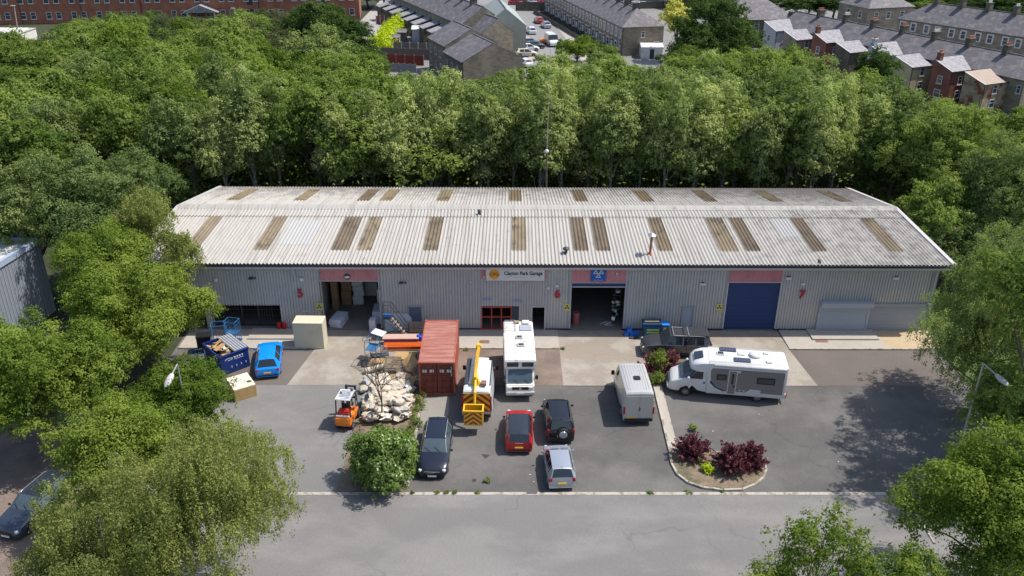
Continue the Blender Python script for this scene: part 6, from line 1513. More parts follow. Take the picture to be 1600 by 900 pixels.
# inside the garage
o = MB().cyl((0, 0, 0), (0, 0, .95), .3, .3, 18).cyl((0, 0, .95), (0, 0, 1.0), .31, .28, 18).build('oil_drum', mat('dull_red', (.32, .09, .09), .5), smooth=40, loc=(5.65, 60.0, .03)); T(o, 'dull red drum just inside the left jamb of the garage', 'drum')
def scooter(x, y, z, rz, label):
    root = empty('scooter', (x, y, z), label, 'scooter', rz)
    for q in (-.55, .55): MB().cyl((q, -.05, .26), (q, .05, .26), .26, .26, 18).build('wheel', 'black', root)
    MB().prism([(-.75, .45), (-.1, .35), (.25, .3), (.45, .8), (.35, .95), (.15, .45), (-.1, .6), (-.7, .75)], -.13, .13, 1).build('body', 'offwhite', root, bevel=.03)
    MB().box((-.35, 0, .8), (.6, .24, .1)).build('seat', 'black', root, bevel=.03); MB().tube([(.4, 0, .8), (.35, 0, 1.05)], .03).tube([(.35, -.3, 1.05), (.35, .3, 1.05)], .02).build('handlebar', 'darksteel', root)
scooter(8.75, 60.4, .03, R(75), 'pale scooter standing inside the right jamb of the garage')
rr = random.Random(31)
for i in range(14):
    z = .3+i*.22; o = sackmesh(60+i, rr.uniform(.1, .22), rr.uniform(.1, .2), rr.uniform(.06, .14)).build('spare_part', rr.choice(['white', 'steel', 'darksteel', 'offwhite']), smooth=50, loc=(8.95+rr.uniform(-.25, .15), 60.9+rr.uniform(-.3, .3), z)); T(o, 'odd car part hanging on the rack inside the right jamb of the garage', 'car part', 'parts on the garage rack')
rk = MB()
for z in np.arange(.4, 3.4, .6): rk.box((8.95, 61.1, z), (.5, 1.0, .04))
for x in (8.72, 9.18):
    for y in (60.6, 61.6): rk.cyl((x, y, .03), (x, y, 3.4), .02, .02, 5)
T(rk.build('storage_rack', 'darksteel'), 'dark storage rack inside the right jamb of the garage', 'rack')
o = MB().tube([(-.6, 0, .03), (-.2, .3, .03), (.3, .25, .03), (.5, -.1, .03), (.1, -.25, .03), (-.3, -.1, .03), (.2, .1, .03)], .03, 6).build('air_hose', 'offwhite', smooth=60, loc=(8.2, 59.9, .04)); T(o, 'pale coiled hose on the garage floor near the right jamb', 'hose')
# lamp posts
def lamp(px, py, tx, ty, hx, hy, label, m='steel', group=None, r=.07):
    b = P(px, py, 0); t = PY(tx, ty, b.y); h = t.z; hd = PY(hx, hy, b.y-.9)
    root = empty('lamp_post', b, label, 'street lamp', 0, group)
    MB().cyl((0, 0, 0), (0, 0, 1.4), r*1.6, r*1.5, 12).cyl((0, 0, 1.4), (0, 0, 1.6), r*1.5, r, 12).cyl((0, 0, 1.6), (t.x-b.x, 0, h), r, r*.6, 12).build('pole', m, root, smooth=35)
    e = hd-b; e.z = max(e.z, h-.7) if False else e.z
    MB().tube([(t.x-b.x, 0, h), tuple(e*.9+Vector((t.x-b.x, 0, h))*.1)], r*.55, 8).build('arm', m, root)
    v = (e-Vector((t.x-b.x, 0, h))).normalized(); q = v.to_track_quat('X', 'Z').to_matrix()
    lh = MB().sph((0, 0, 0), .5, 14, sq=(1, .45, .28)); lh.v = [tuple(q @ Vector(p)+e) for p in lh.v]; o = lh.build('lamp_head', 'fascia', root, smooth=True)
    gl_ = MB().sph((0, 0, -.06), .4, 12, sq=(.9, .36, .24)); gl_.v = [tuple(q @ Vector(p)+e) for p in gl_.v]; gl_.build('lens', 'lamp', o, smooth=True)
lamp(1493, 722, 1537, 568, 1566, 594, 'tall grey lamp post with a white head at the right side of the yard', r=.085)
lamp(300, 690, 277, 569, 264, 594, 'grey lamp post with a bent arm rising from the low tree on the left', r=.08)
# mast behind the unit
b = Vector((P(853, 292, 0).x, 77.6, 0)); b.x = PY(853, 290, 77.6).x; h1 = PY(854, 236, 77.6).z; h2 = PY(857, 76, 77.6).z
ms = empty('radio_mast', b, 'slender mast with a thin whip rising through the alders behind the roof', 'mast')
MB().cyl((0, 0, 0), (.02, 0, h1), .13, .1, 10).build('pole', 'bark', ms); MB().cyl((.02, 0, h1), (.12, 0, h2), .035, .02, 6).build('whip', 'steel', ms); MB().sph((0, -.1, h1+.0), .2, 12).build('camera_dome', 'white', ms, smooth=True)
# neighbour's shed at the left edge
a, b = P(60, 374, 6.2), P(-2, 412, 6.2); d = (a-b); ang = math.atan2(d.y, d.x)
nb_ = empty('neighbour_shed', (b.x, b.y, 0), 'blue grey metal shed with a white flat roof at the left edge', 'shed', ang)
L = d.length
nb_wall = MB(); nb_wall.add([(-8, 0, 0), (L, 0, 0), (L, 0, 6.0), (-8, 0, 6.0), (L, 14, 0), (L, 14, 6), (-8, 14, 0), (-8, 14, 6)], [(0, 1, 2, 3), (1, 4, 5, 2), (4, 6, 7, 5), (6, 0, 3, 7)]); nb_wall.build('wall', mat('shed_blue_grey', (.24, .27, .34), .5), nb_)
rb = MB()
for k in range(int((L+8)/.35)): rb.box((-7.9+k*.35, -.015, 3), (.08, .03, 6))
rb.build('wall_ribs', G['walldk'], nb_)
MB().b2((-8, .2, 6.0), (L-.2, 14, 6.12)).build('roof', 'white', nb_); MB().b2((-8.2, -.12, 5.9), (L+.15, .2, 6.35)).b2((L-.2, .2, 5.9), (L+.15, 14.2, 6.35)).build('parapet', mat('blue_trim', (.35, .42, .55), .5), nb_)
# litter on the asphalt
rr = random.Random(77)
for i, (px, py) in enumerate([(1114, 674), (1186, 648), (1310, 722), (828, 742), (834, 753), (1418, 752), (388, 556)]):
    c = P(px, py); o = MB().box((0, 0, .01), (rr.uniform(.05, .12), rr.uniform(.03, .06), .012), rz=rr.uniform(0, 3)).build('litter', 'white' if i % 3 else 'offwhite', loc=c+Vector((0, 0, .015))); T(o, 'white scrap of litter lying on the yard surface', 'litter', 'white litter on the yard')

# ------------------------------------------------------------------ the town beyond the wood
sheet('back_lane', [(-34, 150), (125, 112), (140, 330), (-34, 330)], mat('estate_tarmac', (.2, .19, .185), .9, var=.15, scale=1, var2=.15, scale2=.1), .004)
sheet('car_park', [(-34, 180), (-24.5, 178), (-22, 216), (-20, 245), (-34, 245)], mat('pale_tarmac', (.32, .31, .3), .9, var=.1, scale=1), .008)
sheet('street', [(2.5, 158), (14.6, 158), (6.5, 236), (-4, 238)][:2]+[(14.2, 172), (9.2, 236), (40, 240), (40, 247), (-10, 247), (-3, 236), (1.5, 175)], mat('street_tarmac', (.22, .215, .21), .9, var=.12, scale=1), .008)
sheet('pavement', [(14.6, 158), (17.5, 158), (16.6, 172), (11.4, 236), (9.2, 236), (14.2, 172)], 'path', .06)
sheet('pavement', [(4.6, 165), (5.8, 165), (5.4, 190), (4.2, 190)], 'path', .06)
sheet('garden', [(57, 150), (66, 118), (74, 118), (66, 152)], 'grass', .012)
def housebody(root, L, D, e, r, wall, roof, hip=(0, 0), roof2=None, over=.25, x0=0., y0=0., sub=None):
    """walls and a ridged roof; ridge along x; y = 0 is the side facing the street or the camera"""
    tgt = sub or root; w = MB(); m = D/2
    w.add([(x0, y0, 0), (x0+L, y0, 0), (x0+L, y0+D, 0), (x0, y0+D, 0), (x0, y0, e), (x0+L, y0, e), (x0+L, y0+D, e), (x0, y0+D, e)], [(0, 1, 5, 4), (2, 3, 7, 6), (1, 2, 6, 5), (3, 0, 4, 7)])
    if not hip[0]: w.add([(x0, y0, e), (x0, y0+D, e), (x0, y0+m, r)], [(0, 1, 2)])
    if not hip[1]: w.add([(x0+L, y0, e), (x0+L, y0+D, e), (x0+L, y0+m, r)], [(0, 1, 2)])
    w.build('wall', wall, tgt)
    xa = x0+(m if hip[0] else -.0); xb = x0+L-(m if hip[1] else -.0); k = (r-e)/m; lo = e-k*over; Z = .09
    for nm, yy, rm in (('f', y0-over, roof), ('b', y0+D+over, roof2 or roof)):
        q = MB(); A = (x0-(over if hip[0] else .02), yy, lo+Z); B_ = (x0+L+(over if hip[1] else .02), yy, lo+Z); Rb = (xb, y0+m, r+Z); Ra = (xa, y0+m, r+Z)
        q.add([A, B_, Rb, Ra]+[(p[0], p[1], p[2]-.1) for p in (A, B_, Rb, Ra)], [(0, 1, 2, 3), (4, 5, 6, 7), (0, 1, 5, 4), (1, 2, 6, 5), (3, 0, 4, 7)]); q.build('roof', rm, tgt)
    for i, hp in enumerate(hip):
        if hp:
            xe = x0-over if i == 0 else x0+L+over; xr = xa if i == 0 else xb; q = MB(); pts = [(xe, y0-over, lo+Z), (xe, y0+D+over, lo+Z), (xr, y0+m, r+Z)]
            q.add(pts, [(0, 1, 2)]); q.build('roof', roof, tgt)
    MB().b2((x0, y0-over-.08, lo-.02), (x0+L, y0-over+.02, lo+.08)).build('gutter', 'trim', tgt)
    MB().b2((xa, y0+m-.1, r+Z-.02), (xb, y0+m+.1, r+Z+.06)).build('ridge_tiles', 'slatelt' if roof == 'slatelt' else 'slate', tgt)
def window(root, x, z, w_=.95, h_=1.35, y=0., face='y', m='white', surround=None):
    """frame with a sill and a pane, set on a wall; face y: looks toward -y; face X/x: looks toward +x/-x"""
    def pt(a, b, z0, z1, y0_, y1_):
        if face == 'y': return (a, y0_, z0), (b, y1_, z1)
        s = 1 if face == 'X' else -1; return (y-s*(y0_-y), a, z0), (y-s*(y1_-y), b, z1)
    f = MB(); t = .09
    f.b2(*pt(x-w_/2, x-w_/2+t, z, z+h_, y-.06, y+.02)); f.b2(*pt(x+w_/2-t, x+w_/2, z, z+h_, y-.06, y+.02)); f.b2(*pt(x-w_/2+t, x+w_/2-t, z, z+t, y-.06, y+.02)); f.b2(*pt(x-w_/2+t, x+w_/2-t, z+h_-t, z+h_, y-.06, y+.02)); f.b2(*pt(x-w_/2+t, x+w_/2-t, z+h_*.55, z+h_*.55+.06, y-.055, y+.015))
    if surround: f.b2(*pt(x-w_/2-.16, x+w_/2+.16, z+h_, z+h_+.16, y-.05, y+.02)); f.b2(*pt(x-w_/2-.16, x-w_/2, z, z+h_, y-.04, y+.02)); f.b2(*pt(x+w_/2, x+w_/2+.16, z, z+h_, y-.04, y+.02))
    o = f.build('window', m, root)
    MB().b2(*pt(x-w_/2-.1, x+w_/2+.1, z-.1, z-.005, y-.12, y+.02)).build('sill', m, o); MB().b2(*pt(x-w_/2+t, x+w_/2-t, z+t, z+h_-t, y-.02, y+.01)).build('pane', 'winglass', o)
def door(root, x, y=0., m='white'):
    o = MB().b2((x-.45, y-.06, .1), (x+.45, y+.02, 2.05)).build('door', m, root); MB().b2((x-.5, y-.1, 2.05), (x+.5, y+.02, 2.4)).build('fanlight', 'winglass', o); MB().b2((x-.6, y-.12, 2.4), (x+.6, y+.02, 2.55)).build('lintel', 'fascia', o)
def chimney(root, x, y, z, pots=4, w_=.8, d_=1.3, h=1.5, m='stonedk'):
    o = MB().b2((x-w_/2, y-d_/2, z-1.2), (x+w_/2, y+d_/2, z+h)).b2((x-w_/2-.08, y-d_/2-.08, z+h), (x+w_/2+.08, y+d_/2+.08, z+h+.12)).build('chimney', m, root)
    q = MB()
    for k in range(pots): yy = y-d_/2+.18+k*(d_-.36)/max(1, pots-1); q.cyl((x, yy, z+h+.1), (x, yy, z+h+.5), .13, .1, 8)
    q.build('chimney_pots', 'pot' if pots % 2 == 0 else 'offwhite', o)
def local(org, ang, x, y, z=0): v = Matrix.Rotation(ang, 3, 'Z') @ Vector((x, y, z)); return Vector((org[0]+v.x, org[1]+v.y, z))
# right-hand terrace seen from behind, with its rear wings
A1_ = R(-65.4); O1 = (53.6, 173.0); Wt = 6.6
wings = ['render', 'stone', 'redbrick', 'stonedk', 'render', 'cream', 'redbrick', 'peel']
G['peel'] = mat('peeling_render', (.4, .31, .22), .9, var=.1, scale=1, dark=(.22, .07, .045), damt=.42, dscale=.8)
desc = ['small white rear wing', 'low stone rear wing', 'dark red rear wing and tall stack', 'low sooty wing behind leaves', 'white rendered rear wing', 'cream sided rear wing', 'red brick wing with white lintels', 'peeling buff wing and tiled roof']
for i in range(8):
    o = local(O1, A1_, i*Wt, 0); k = min(i, 7)
    hs = empty('terrace_house', o, 'terrace house with %s, %s in the near right row' % (desc[k], ORD[i]), 'house', A1_, 'near right terrace')
    housebody(hs, Wt-.02, 7.6, 5.3, 7.7, 'stone' if i % 3 else 'render', 'slate')
    chimney(hs, Wt-.1, 3.8, 7.7, 4+(i % 3), h=1.1)
    wm = wings[k]; wx0 = .3 if i % 2 else .6; wl_ = 3.6
    # rear wing: ridge runs away from the terrace (built as prism across x)
    e, r = (4.5, 5.6) if i % 2 else (5.1, 6.4); dp = 4.4+(i % 2)*.5
    wg = MB(); wg.add([(wx0, -dp, 0), (wx0+wl_, -dp, 0), (wx0+wl_, 0, 0), (wx0, 0, 0), (wx0, -dp, r), (wx0+wl_, -dp, e), (wx0+wl_, 0, e), (wx0, 0, r)], [(0, 1, 5, 4), (1, 2, 6, 5), (3, 0, 4, 7)])
    wo = wg.build('rear_wing', wm, hs)
    rf = MB(); rf.add([(wx0-.05, -dp-.1, r+.12), (wx0+wl_+.2, -dp-.1, e+.05), (wx0+wl_+.2, 2.0, e+.05), (wx0-.05, 2.0, r+.12), (wx0-.05, -dp-.1, r), (wx0+wl_+.2, -dp-.1, e-.06), (wx0+wl_+.2, 2, e-.06), (wx0-.05, 2, r)], [(0, 1, 2, 3), (4, 5, 6, 7), (0, 1, 5, 4), (1, 2, 6, 5), (3, 0, 4, 7)])
    rf.build('roof', 'slatelt' if k < 7 else 'tile', wo)
    vg = MB(); vg.add([(wx0-.05, -dp-.14, r+.14), (wx0+wl_+.2, -dp-.14, e+.07), (wx0+wl_+.2, -dp+.0, e+.07), (wx0-.05, -dp+.0, r+.14)], [(0, 1, 2, 3)]); vg.build('verge', 'white', wo)
    MB().b2((wx0+wl_+.18, -dp, e-.08), (wx0+wl_+.3, 0, e+.04)).build('gutter', 'trim', wo); MB().cyl((wx0+wl_+.08, -dp+.1, 0), (wx0+wl_+.08, -dp+.1, e), .05, .05, 6).build('downpipe', 'trim', wo)
    window(wo, -dp*.5, 3.0, .9, 1.3, wx0+wl_, 'X'); window(wo, -dp*.5, .9, 1.1, 1.2, wx0+wl_, 'X'); window(hs, Wt-.7, 3.2, .7, 1.2, 0)
    if i % 2 == 0: window(wo, wx0+1.8, 3.0, .9, 1.2, -dp); window(wo, wx0+1.8, .9, 1.2, 1.2, -dp)
    if i in (2, 4, 6): chimney(hs, wx0+.4, -dp+.7, r-.2, 2, .7, .7, 1.1, wm if wm != 'peel' else 'redbrick')
# further right terrace, street side to the camera
A2_ = R(-56.6); O2 = (80.2, 181.4)
for i in range(8):
    o = local(O2, A2_, i*5.3, 0); hs = empty('terrace_house', o, 'stone terrace house with white framed windows, %s from left in the far right row' % ORD[i], 'house', A2_, 'far right terrace')
    housebody(hs, 5.28, 8.5, 5.6, 8.7, 'stone', 'slate', hip=(1 if i == 0 else 0, 0)); chimney(hs, 5.2, 4.25, 8.7, 5, h=1.3)
    for x in (1.3, 3.7): window(hs, x, 3.5, 1.0, 1.5, 0, surround=True); window(hs, x, .9, 1.1, 1.4, 0) if x < 2 else door(hs, x)
# square hipped house
o = (78.9, 193.7); A3_ = R(17.6)
hs = empty('hipped_house', (74.2, 198.2, 0), 'square stone house with a hipped slate roof above the right terraces', 'house', R(-42)); 
hs.location = local((78.9, 193.7), A3_, 0, 0); hs.rotation_euler = (0, 0, A3_)
housebody(hs, 12, 10, 5.8, 8.8, 'stone', 'slate', hip=(1, 1))
for x in (2.2, 5.4, 9): window(hs, x, 3.4, 1.1, 1.5, 0)
for y in (2.5, 6.5): window(hs, y, 3.4, 1.1, 1.5, 0, 'x')
chimney(hs, 3, 5, 8.2, 3); chimney(hs, 10, 5, 8.2, 3)
c = P(1243, 30, 5.5); hs = empty('hipped_house', (c.x-15, c.y-1.5, 0), 'stone house with a big hipped slate roof right of the dark sycamore', 'house', R(4)); housebody(hs, 15, 10, 5.6, 8.9, 'stonedk', 'slate', hip=(1, 1)); chimney(hs, 14.3, 1, 5.4, 3, h=1.4)
for x in (3, 7, 11): window(hs, x, 3.3, 1.1, 1.4, 0)
# middle street row
A4_ = R(-77.5); O4 = (22.5-.216*57.6, 169.2+.976*57.6)
for i in range(12):
    o = local(O4, A4_, i*4.8, 0); last = i == 11
    hs = empty('terrace_house', o, 'stone street house with pale slates, %s from the corner of the middle row' % (ORD[11-i] if not last else 'the hipped one'), 'house', A4_, 'middle street terrace')
    housebody(hs, 4.78, 8.4, 5.5, 8.2, 'stone', 'slate', hip=(0, 1 if last else 0))
    if not last or True: chimney(hs, .1, 4.2, 8.1, 5, h=1.0)
    for x in (1.2, 3.5): window(hs, x, 3.3, .95, 1.5, 0, surround=True)
    window(hs, 1.3, .8, 1.3, 1.5, 0, surround=True); door(hs, 3.6)
    MB().b2((0, -2.9, 0), (4.7, -2.7, .9)).build('garden_wall', 'stonedk', hs); MB().b2((4.6, -2.7, 0), (4.75, -.1, .9)).build('garden_wall', 'stonedk', hs)
    if last: window(hs, 4.2, 3.4, .8, 1.2, 4.78, 'X'); window(hs, 7.0, 1.2, 1.1, 1.4, 4.78, 'X'); MB().cyl((4.82, .1, 0), (4.82, .1, 5.4), .06).build('downpipe', 'trim', hs)
hs = empty('white_house', (12.4, 229.5, 0), 'pale rendered house closing the far end of the middle street row', 'house', R(-77.5)); housebody(hs, 5, 8.4, 6.2, 9, 'render', 'slate'); window(hs, 2.5, 3.4, .8, 1.2, 0)
# left cluster: gables to the camera
def gableblock(x, y, ang, L, D, e, r, label, wall='stone', roof='slate', roof2='slatelt', wins=True, group=None):
    v = Matrix.Rotation(ang, 3, 'Z') @ Vector((L, 0, 0)); hs = empty('stone_house', (x-v.x, y-v.y, 0), label, 'house', ang, group); housebody(hs, L, D, e, r, wall, roof, roof2=roof2)
    if wins:
        for q in np.arange(1.5, L-1, 2.6): window(hs, q, 3.2, .8, 1.2, 0); window(hs, q, .9, .8, 1.2, 0)
    return hs
gableblock(-6.4, 135.1, R(-68), 9.5, 10.0, 5.5, 8, 'gabled stone house nearest the wood left of the street')
gableblock(-10.0, 148.4, R(-68), 9.5, 9.6, 5.5, 8, 'second gabled stone house left of the street, behind the nearest gable')
gableblock(-4.1, 164.5, R(-67), 6, 6.2, 5.0, 7.4, 'lower stone wing with brown gable between the gabled houses and the cars')
for i in range(9):
    v = Matrix.Rotation(R(-67), 3, 'Z') @ Vector((-i*5.4, 0, 0)); hs = gableblock(-8.2+v.x, 170.2+v.y, R(-67), 5.38, 9, 5.6, 8.6, 'slate roofed terrace house, %s from the near end of the left row' % ORD[i], 'stone', 'slate', 'slate', True, 'left street terrace')
    chimney(hs, .1, 4.5, 8.5, 4, h=1.1); hs.name = 'terrace_house'
    wg = MB().b2((.6, -3.6, 0), (3.6, 0, 3.2)).build('rear_wing', 'stonedk', hs); q = MB(); q.add([(.4, -3.8, 3.25), (3.8, -3.8, 3.25), (3.8, 0.2, 4.3), (.4, .2, 4.3), (.4, -3.8, 3.1), (3.8, -3.8, 3.1), (3.8, .2, 4.15), (.4, .2, 4.15)], [(0, 1, 2, 3), (4, 5, 6, 7), (0, 1, 5, 4), (1, 2, 6, 5), (3, 0, 4, 7)]); q.build('roof', 'slatelt', wg)
hs = empty('chapel_hall', (-5.9, 191, 0), 'hall with a broad pale green grey roof and blank rendered end wall', 'hall', R(-84)); housebody(hs, 20, 8, 5.2, 8.4, mat('green_grey_render', (.3, .32, .28), .9, var=.08, scale=1), mat('green_grey_roof', (.3, .33, .32), .8, var=.1, scale=1), hip=(1, 0))
window(hs, 2.3, 3.0, .8, 1.1, 20, 'X'); window(hs, 5.0, 3.0, .8, 1.1, 20, 'X')
# brick flats
a, b = Vector((-117, 203.0, 0)), Vector((-34.5, 213.3, 0)); d = b-a; ang = math.atan2(d.y, d.x); L = d.length
fl_ = empty('brick_flats', a, 'long red brick block of flats with pairs of white windows at the top left', 'flats', ang)
MB().add([(0, 0, 0), (L, 0, 0), (L, 14, 0), (0, 14, 0), (0, 0, 10.4), (L, 0, 10.4), (L, 14, 10.4), (0, 14, 10.4)], [(0, 1, 5, 4), (1, 2, 6, 5), (2, 3, 7, 6), (3, 0, 4, 7)]).build('wall', 'orangebrick', fl_)
q = MB(); q.add([(-.4, -.5, 10.3), (L+.4, -.5, 10.3), (L+.4, 14.5, 10.3), (-.4, 14.5, 10.3), (5, 7, 13.6), (L-5, 7, 13.6)], [(0, 1, 5, 4), (1, 2, 5), (2, 3, 4, 5), (3, 0, 4), (0, 3, 2, 1)]); q.build('roof', 'slate', fl_)
nw = 0; x = 2.2; k = 0
while x < L-2 and nw < 96:
    for z in (1.0, 4.4, 7.6):
        window(fl_, x, z, 1.15, 1.55, 0); window(fl_, x+2.15, z, 1.15, 1.55, 0); nw += 2
    k += 1; x += 5.5
for x in np.arange(7.2, L, 13.2): MB().cyl((x, -.08, 0), (x, -.08, 10.3), .07, .07, 6).build('downpipe', 'trim', fl_)
for x in (35.5, 58, 75.0): MB().b2((x-.7, -.04, .0), (x+.7, .03, 2.6)).build('entrance', 'glass', fl_); MB().b2((x-.6, -.03, 3.6), (x+.6, .03, 9.4)).build('stair_glazing', 'winglass', fl_) if x != 35.5 else None
pc = MB(); pc.prism([(44-1, 2.3), (47, 4.0), (51, 2.3)], -2.6, .0, 1); pc.build('porch_roof', 'slatelt', fl_); MB().b2((44, -2.4, 0), (44.3, -2.1, 2.4)).build('porch_post', 'white', fl_); MB().b2((50, -2.4, 0), (50.3, -2.1, 2.4)).build('porch_post', 'white', fl_)
# far lamp posts
for i, (px, py, ty) in enumerate(((27, 42, 9), (140, 32, 10), (371, 34, 13))):
    bb = P(px, py, 0); tt = PY(px-5, ty, bb.y); rt = empty('lamp_post', bb, 'pale lamp column before the brick flats, %s of three from the left' % ORD[i], 'street lamp', 0, 'lamp columns at the flats')
    MB().cyl((0, 0, 0), (tt.x-bb.x, 0, tt.z), .12, .08, 8).build('pole', 'fascia', rt); MB().box((tt.x-bb.x-.3, 0, tt.z), (1.0, .35, .18)).build('lamp_head', 'white', rt, bevel=.04)
bb = P(969, 84, 0); tt = PY(970, 44, bb.y); rt = empty('lamp_post', bb-Vector((.6, 1.5, 0)), 'lamp column at the corner of the middle street row', 'street lamp'); MB().cyl((0, 0, 0), (0, 0, tt.z), .09, .07, 8).build('pole', 'fascia', rt); MB().box((.0, 0, tt.z), (.5, .25, .14)).build('lamp_head', 'white', rt)
# gardens, fences, sheds, hedge
def fence(a, b, h, m, label, posts=6, pm='oldwood'):
    d = b-a; L = d.length; rt = empty('fence', (a.x, a.y, 0), label, 'fence', math.atan2(d.y, d.x)); MB().b2((0, -.03, .05), (L, .03, h)).build('boards', m, rt)
    for k in range(posts+1): MB().b2((L*k/posts-.07, -.09, 0), (L*k/posts+.07, .06, h+.12)).build('post', pm, rt)
    return rt
fence(P(597, 91), P(693, 95), 2.0, 'fence', 'grey board fence across the garden behind the dark trees', 8, 'fence'); fence(P(615, 81), P(693, 84), 1.9, 'fence', 'grey panel fence with pale posts behind the front garden fence', 6, 'fascia')
fence(P(605, 100), P(662, 103), 1.8, mat('red_fence', (.2, .035, .025), .8), 'dark red fence with pale posts nearest the wood', 4, 'oldwood'); fence(P(606, 112), P(650, 114), 1.5, mat('blue_grey_fence', (.2, .24, .3), .8), 'blue grey garden fence below the red one', 5)
fence(P(588, 38), P(621, 38), 1.9, mat('maroon_fence', (.2, .06, .06), .8), 'maroon fence at the back of the pale car park', 5, 'fascia'); fence(P(640, 30), P(655, 14), 2.0, 'pbluegrey', 'pale palisade fence running away beside the golden hedge', 8, 'shutter')
def gshed(px, py, w_, d_, h, m, rm, label, rz=0):
    c = P(px, py); rt = empty('garden_shed', c, label, 'shed', R(rz)); MB().b2((-w_/2, 0, 0), (w_/2, d_, h)).build('walls', m, rt); q = MB(); q.add([(-w_/2-.15, -.2, h), (w_/2+.15, -.2, h), (w_/2+.15, d_+.2, h), (-w_/2-.15, d_+.2, h), (-w_/2-.15, d_/2, h+.55), (w_/2+.15, d_/2, h+.55)], [(0, 1, 5, 4), (2, 3, 4, 5), (0, 4, 3), (1, 2, 5), (0, 3, 2, 1)]); q.build('roof', rm, rt); MB().b2((-.4, -.04, .05), (.4, .0, 1.8)).build('door', 'trim', rt)
gshed(614, 74, 2.6, 2.2, 1.9, 'oldwood', 'slate', 'small brown garden shed with a pitched roof by the hedge'); gshed(618, 66, 4.4, 2.4, 2.0, 'darksteel', 'slate', 'dark flat shed behind the small brown shed')
gshed(671, 66, 7.0, 3.0, 2.6, 'shutter', 'white', 'long pale shed with a white roof beside the gabled houses'); gshed(665, 54, 6.2, 2.4, 2.3, 'shutter', 'white', 'second white roofed shed behind the long pale one'); gshed(690, 44, 9, 2.2, 1.9, 'trim', 'offwhite', 'low dark garage row with a pale roof behind the white sheds')
gshed(700, 33, 5, 3, 1.8, 'oldwood', 'card', 'timber store with a sandy roof in the back yards'); gshed(688, 22, 5, 3, 2, 'darksteel', 'offwhite', 'dark shed with a pale roof far up the back yards'); gshed(1018, 92, 4.0, 3, 2.2, 'offwhite', 'white', 'white roofed garage below the corner house')
gshed(12, 76, 6.5, 6, 3.0, 'offwhite', 'offwhite', 'white roofed outbuilding half hidden in the wood at the left edge')
me, C_ = crown_mesh('foliage', LM['hedge'], 300, 2.0, 1.7, nb=200, leaf=.3, n=26000, blob=(.35, .55), sprig=.3)
co = np.empty(len(me.vertices)*3, dtype=np.float32); me.vertices.foreach_get('co', co); co = co.reshape(-1, 14*4, 3) if len(me.vertices) % 56 == 0 else co.reshape(1, -1, 3)
ha, hb_ = P(590, 86), P(634, 36); r = np.random.default_rng(4); t = r.random(len(co))
co[:, :, 0] += (ha.x+(hb_.x-ha.x)*t)[:, None]; co[:, :, 1] += (ha.y+(hb_.y-ha.y)*t)[:, None]; co[:, :, 2] += 1.7; me.vertices.foreach_set('co', co.ravel()); me.update()
hr = bpy.data.objects.new('golden_hedge', me); COL.objects.link(hr); tag(hr, 'bright yellow green hedge between the car park and the gardens', 'hedge')
# stone wall and cars
wl_ = fence(P(806, 17), P(866, 18), 2.2, 'stonedk', 'dark stone wall across the top of the street', 3, 'stonedk'); wl_.name = 'stone_wall'
fence(P(1000, 14), P(1052, 13), 1.8, 'stonedk', 'dark stone wall above the middle street row roofs', 3, 'stonedk').name = 'stone_wall'
cols = dict(white='white', red='red', silver='silver', black='black', cream='cream', blue='bluegrey'); proto = {}
def farcar(px, py, hd, col, label, pos=None):
    p = P(px, py, .7) if pos is None else Vector(pos)
    if col not in proto: proto[col] = car(label, 0, 0, R(hd), 4.2, 1.78, 1.48, cols[col], 'hatch', pos=(p.x, p.y, 0), simple=True); return proto[col]
    c = copytree(proto[col], (p.x, p.y, 0), R(hd), None, label)
    if 'group' in c: del c['group']
    return c
for px, py, hd, col, lab in [(842, 31, 100, 'red', 'red hatchback parked on the far street behind the silver one'), (853, 38, 100, 'silver', 'silver car parked on the right side of the far street'), (830, 47, 100, 'white', 'white car parked on the left side of the far street'), (826, 74, 12, 'white', 'white saloon parked behind the stone gable, the middle one'),
                             (822, 82, 8, 'cream', 'cream coloured car parked nearest the stone gable'), (835, 70, 12, 'blue', 'blue grey car parked beside the low wall on the far street'), (818, 97, 120, 'white', 'white car just above the treetops by the near gable'), (829, 66, 8, 'black', 'dark pickup parked behind the white saloon'),
                             (806, 3, 0, 'red', 'red car in the top car park behind the stone wall, leftmost'), (817, 2, 0, 'blue', 'dark blue car in the top car park behind the stone wall'), (828, 2, 0, 'white', 'white car in the top car park behind the stone wall'), (851, 4, 0, 'red', 'red car in the top car park behind the stone wall, rightmost'), (841, 2, 0, 'silver', 'silver car in the top car park behind the stone wall'),
                             (1007, 7, 5, 'white', 'white car parked above the middle row roofs, the right one'), (984, 3, 5, 'silver', 'silver car parked above the middle row roofs, the left one'), (960, 2, 5, 'black', 'dark car parked above the middle row roofs')]:
    farcar(px, py, hd, col, lab)
va = van('white van parked on the far street beside the orange barrier', 862, 62, R(-78), 5.2, 1.95, 2.35, 'white', simple=True, zc=1.1)
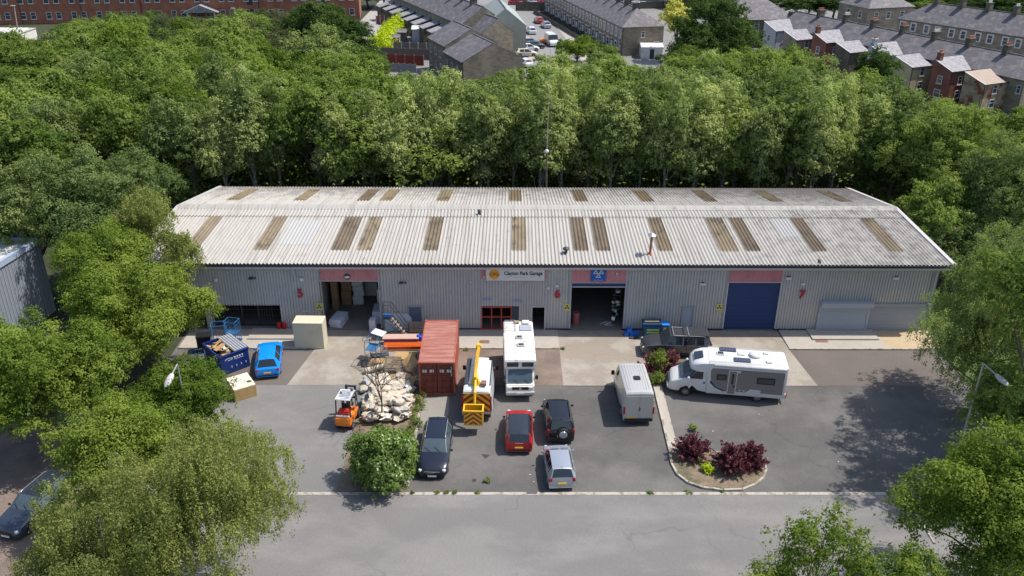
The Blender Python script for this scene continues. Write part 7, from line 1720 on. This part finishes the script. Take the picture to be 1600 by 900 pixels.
c = P(848, 68); T(MB().b2((-.9, -.5, .3), (.9, .5, .75)).b2((-.95, -.55, .75), (.95, .55, .85)).cyl((-.5, -.6, .3), (-.5, .6, .3), .28, .28, 12).cyl((.5, -.6, .3), (.5, .6, .3), .28, .28, 12).build('trailer', 'orange', bevel=.02, loc=c, rz=R(100)), 'small orange trailer behind the white van on the far street', 'trailer')
c = P(1078, 16); hs = empty('stone_house', (c.x-4, c.y, 0), 'grey house behind the yellow variegated tree', 'house', R(5)); housebody(hs, 11, 8, 5.6, 8.4, 'stonedk', 'slate', hip=(0, 1)); window(hs, 2, 3.2, 1, 1.3, 0); window(hs, 6, 3.2, 1, 1.3, 0)
# trees at the far edge
nfar = 0
for px, py, Y, k in [(575, 2, 232, 'dark'), (600, -4, 232, 'dark'), (625, 0, 232, 'mid'), (648, -3, 234, 'dark'), (668, 4, 228, 'mid'), (680, -6, 238, 'dark'), (1248, -8, 212, 'dark'), (1268, -12, 216, 'dark'), (1290, -8, 212, 'dark'), (1308, -14, 216, 'dark'), (1428, -10, 216, 'dark'), (1452, -6, 212, 'mid'), (1480, -12, 216, 'dark'), (1506, -10, 210, 'dark'), (1532, -8, 206, 'dark'), (1560, -12, 204, 'dark'), (1590, -6, 200, 'dark'), (1620, -6, 200, 'dark'), (1190, -20, 216, 'dark'), (1140, -26, 220, 'dark'), (1095, -20, 224, 'mid'), (920, -24, 255, 'dark'), (950, -20, 255, 'dark'), (1030, -22, 250, 'mid')]:
    c = PY(px, py, Y); h = max(c.z, 6); v = V[k][nfar % len(V[k])]
    put(v, c.x, Y, h, 5.4, '%s beyond the rooftops at the top edge, %s from the left' % (NAMES[k], ordinal(nfar)), 'broadleaf_tree' if k == 'mid' else 'sycamore_tree', 'trees beyond the rooftops'); nfar += 1
for i, (px, py) in enumerate(((902, 84), (938, 96))): lone('green_shrub', 'bright' if i == 0 else 'mid', px, py-8, 2.6, 3.4, 2.6, ('bright green bushy tree in front of the middle street row', 'low green tree below the doors of the middle street row')[i], 400+i, .28, 9000, nb=30, blob=(.25, .4), sprig=.3)
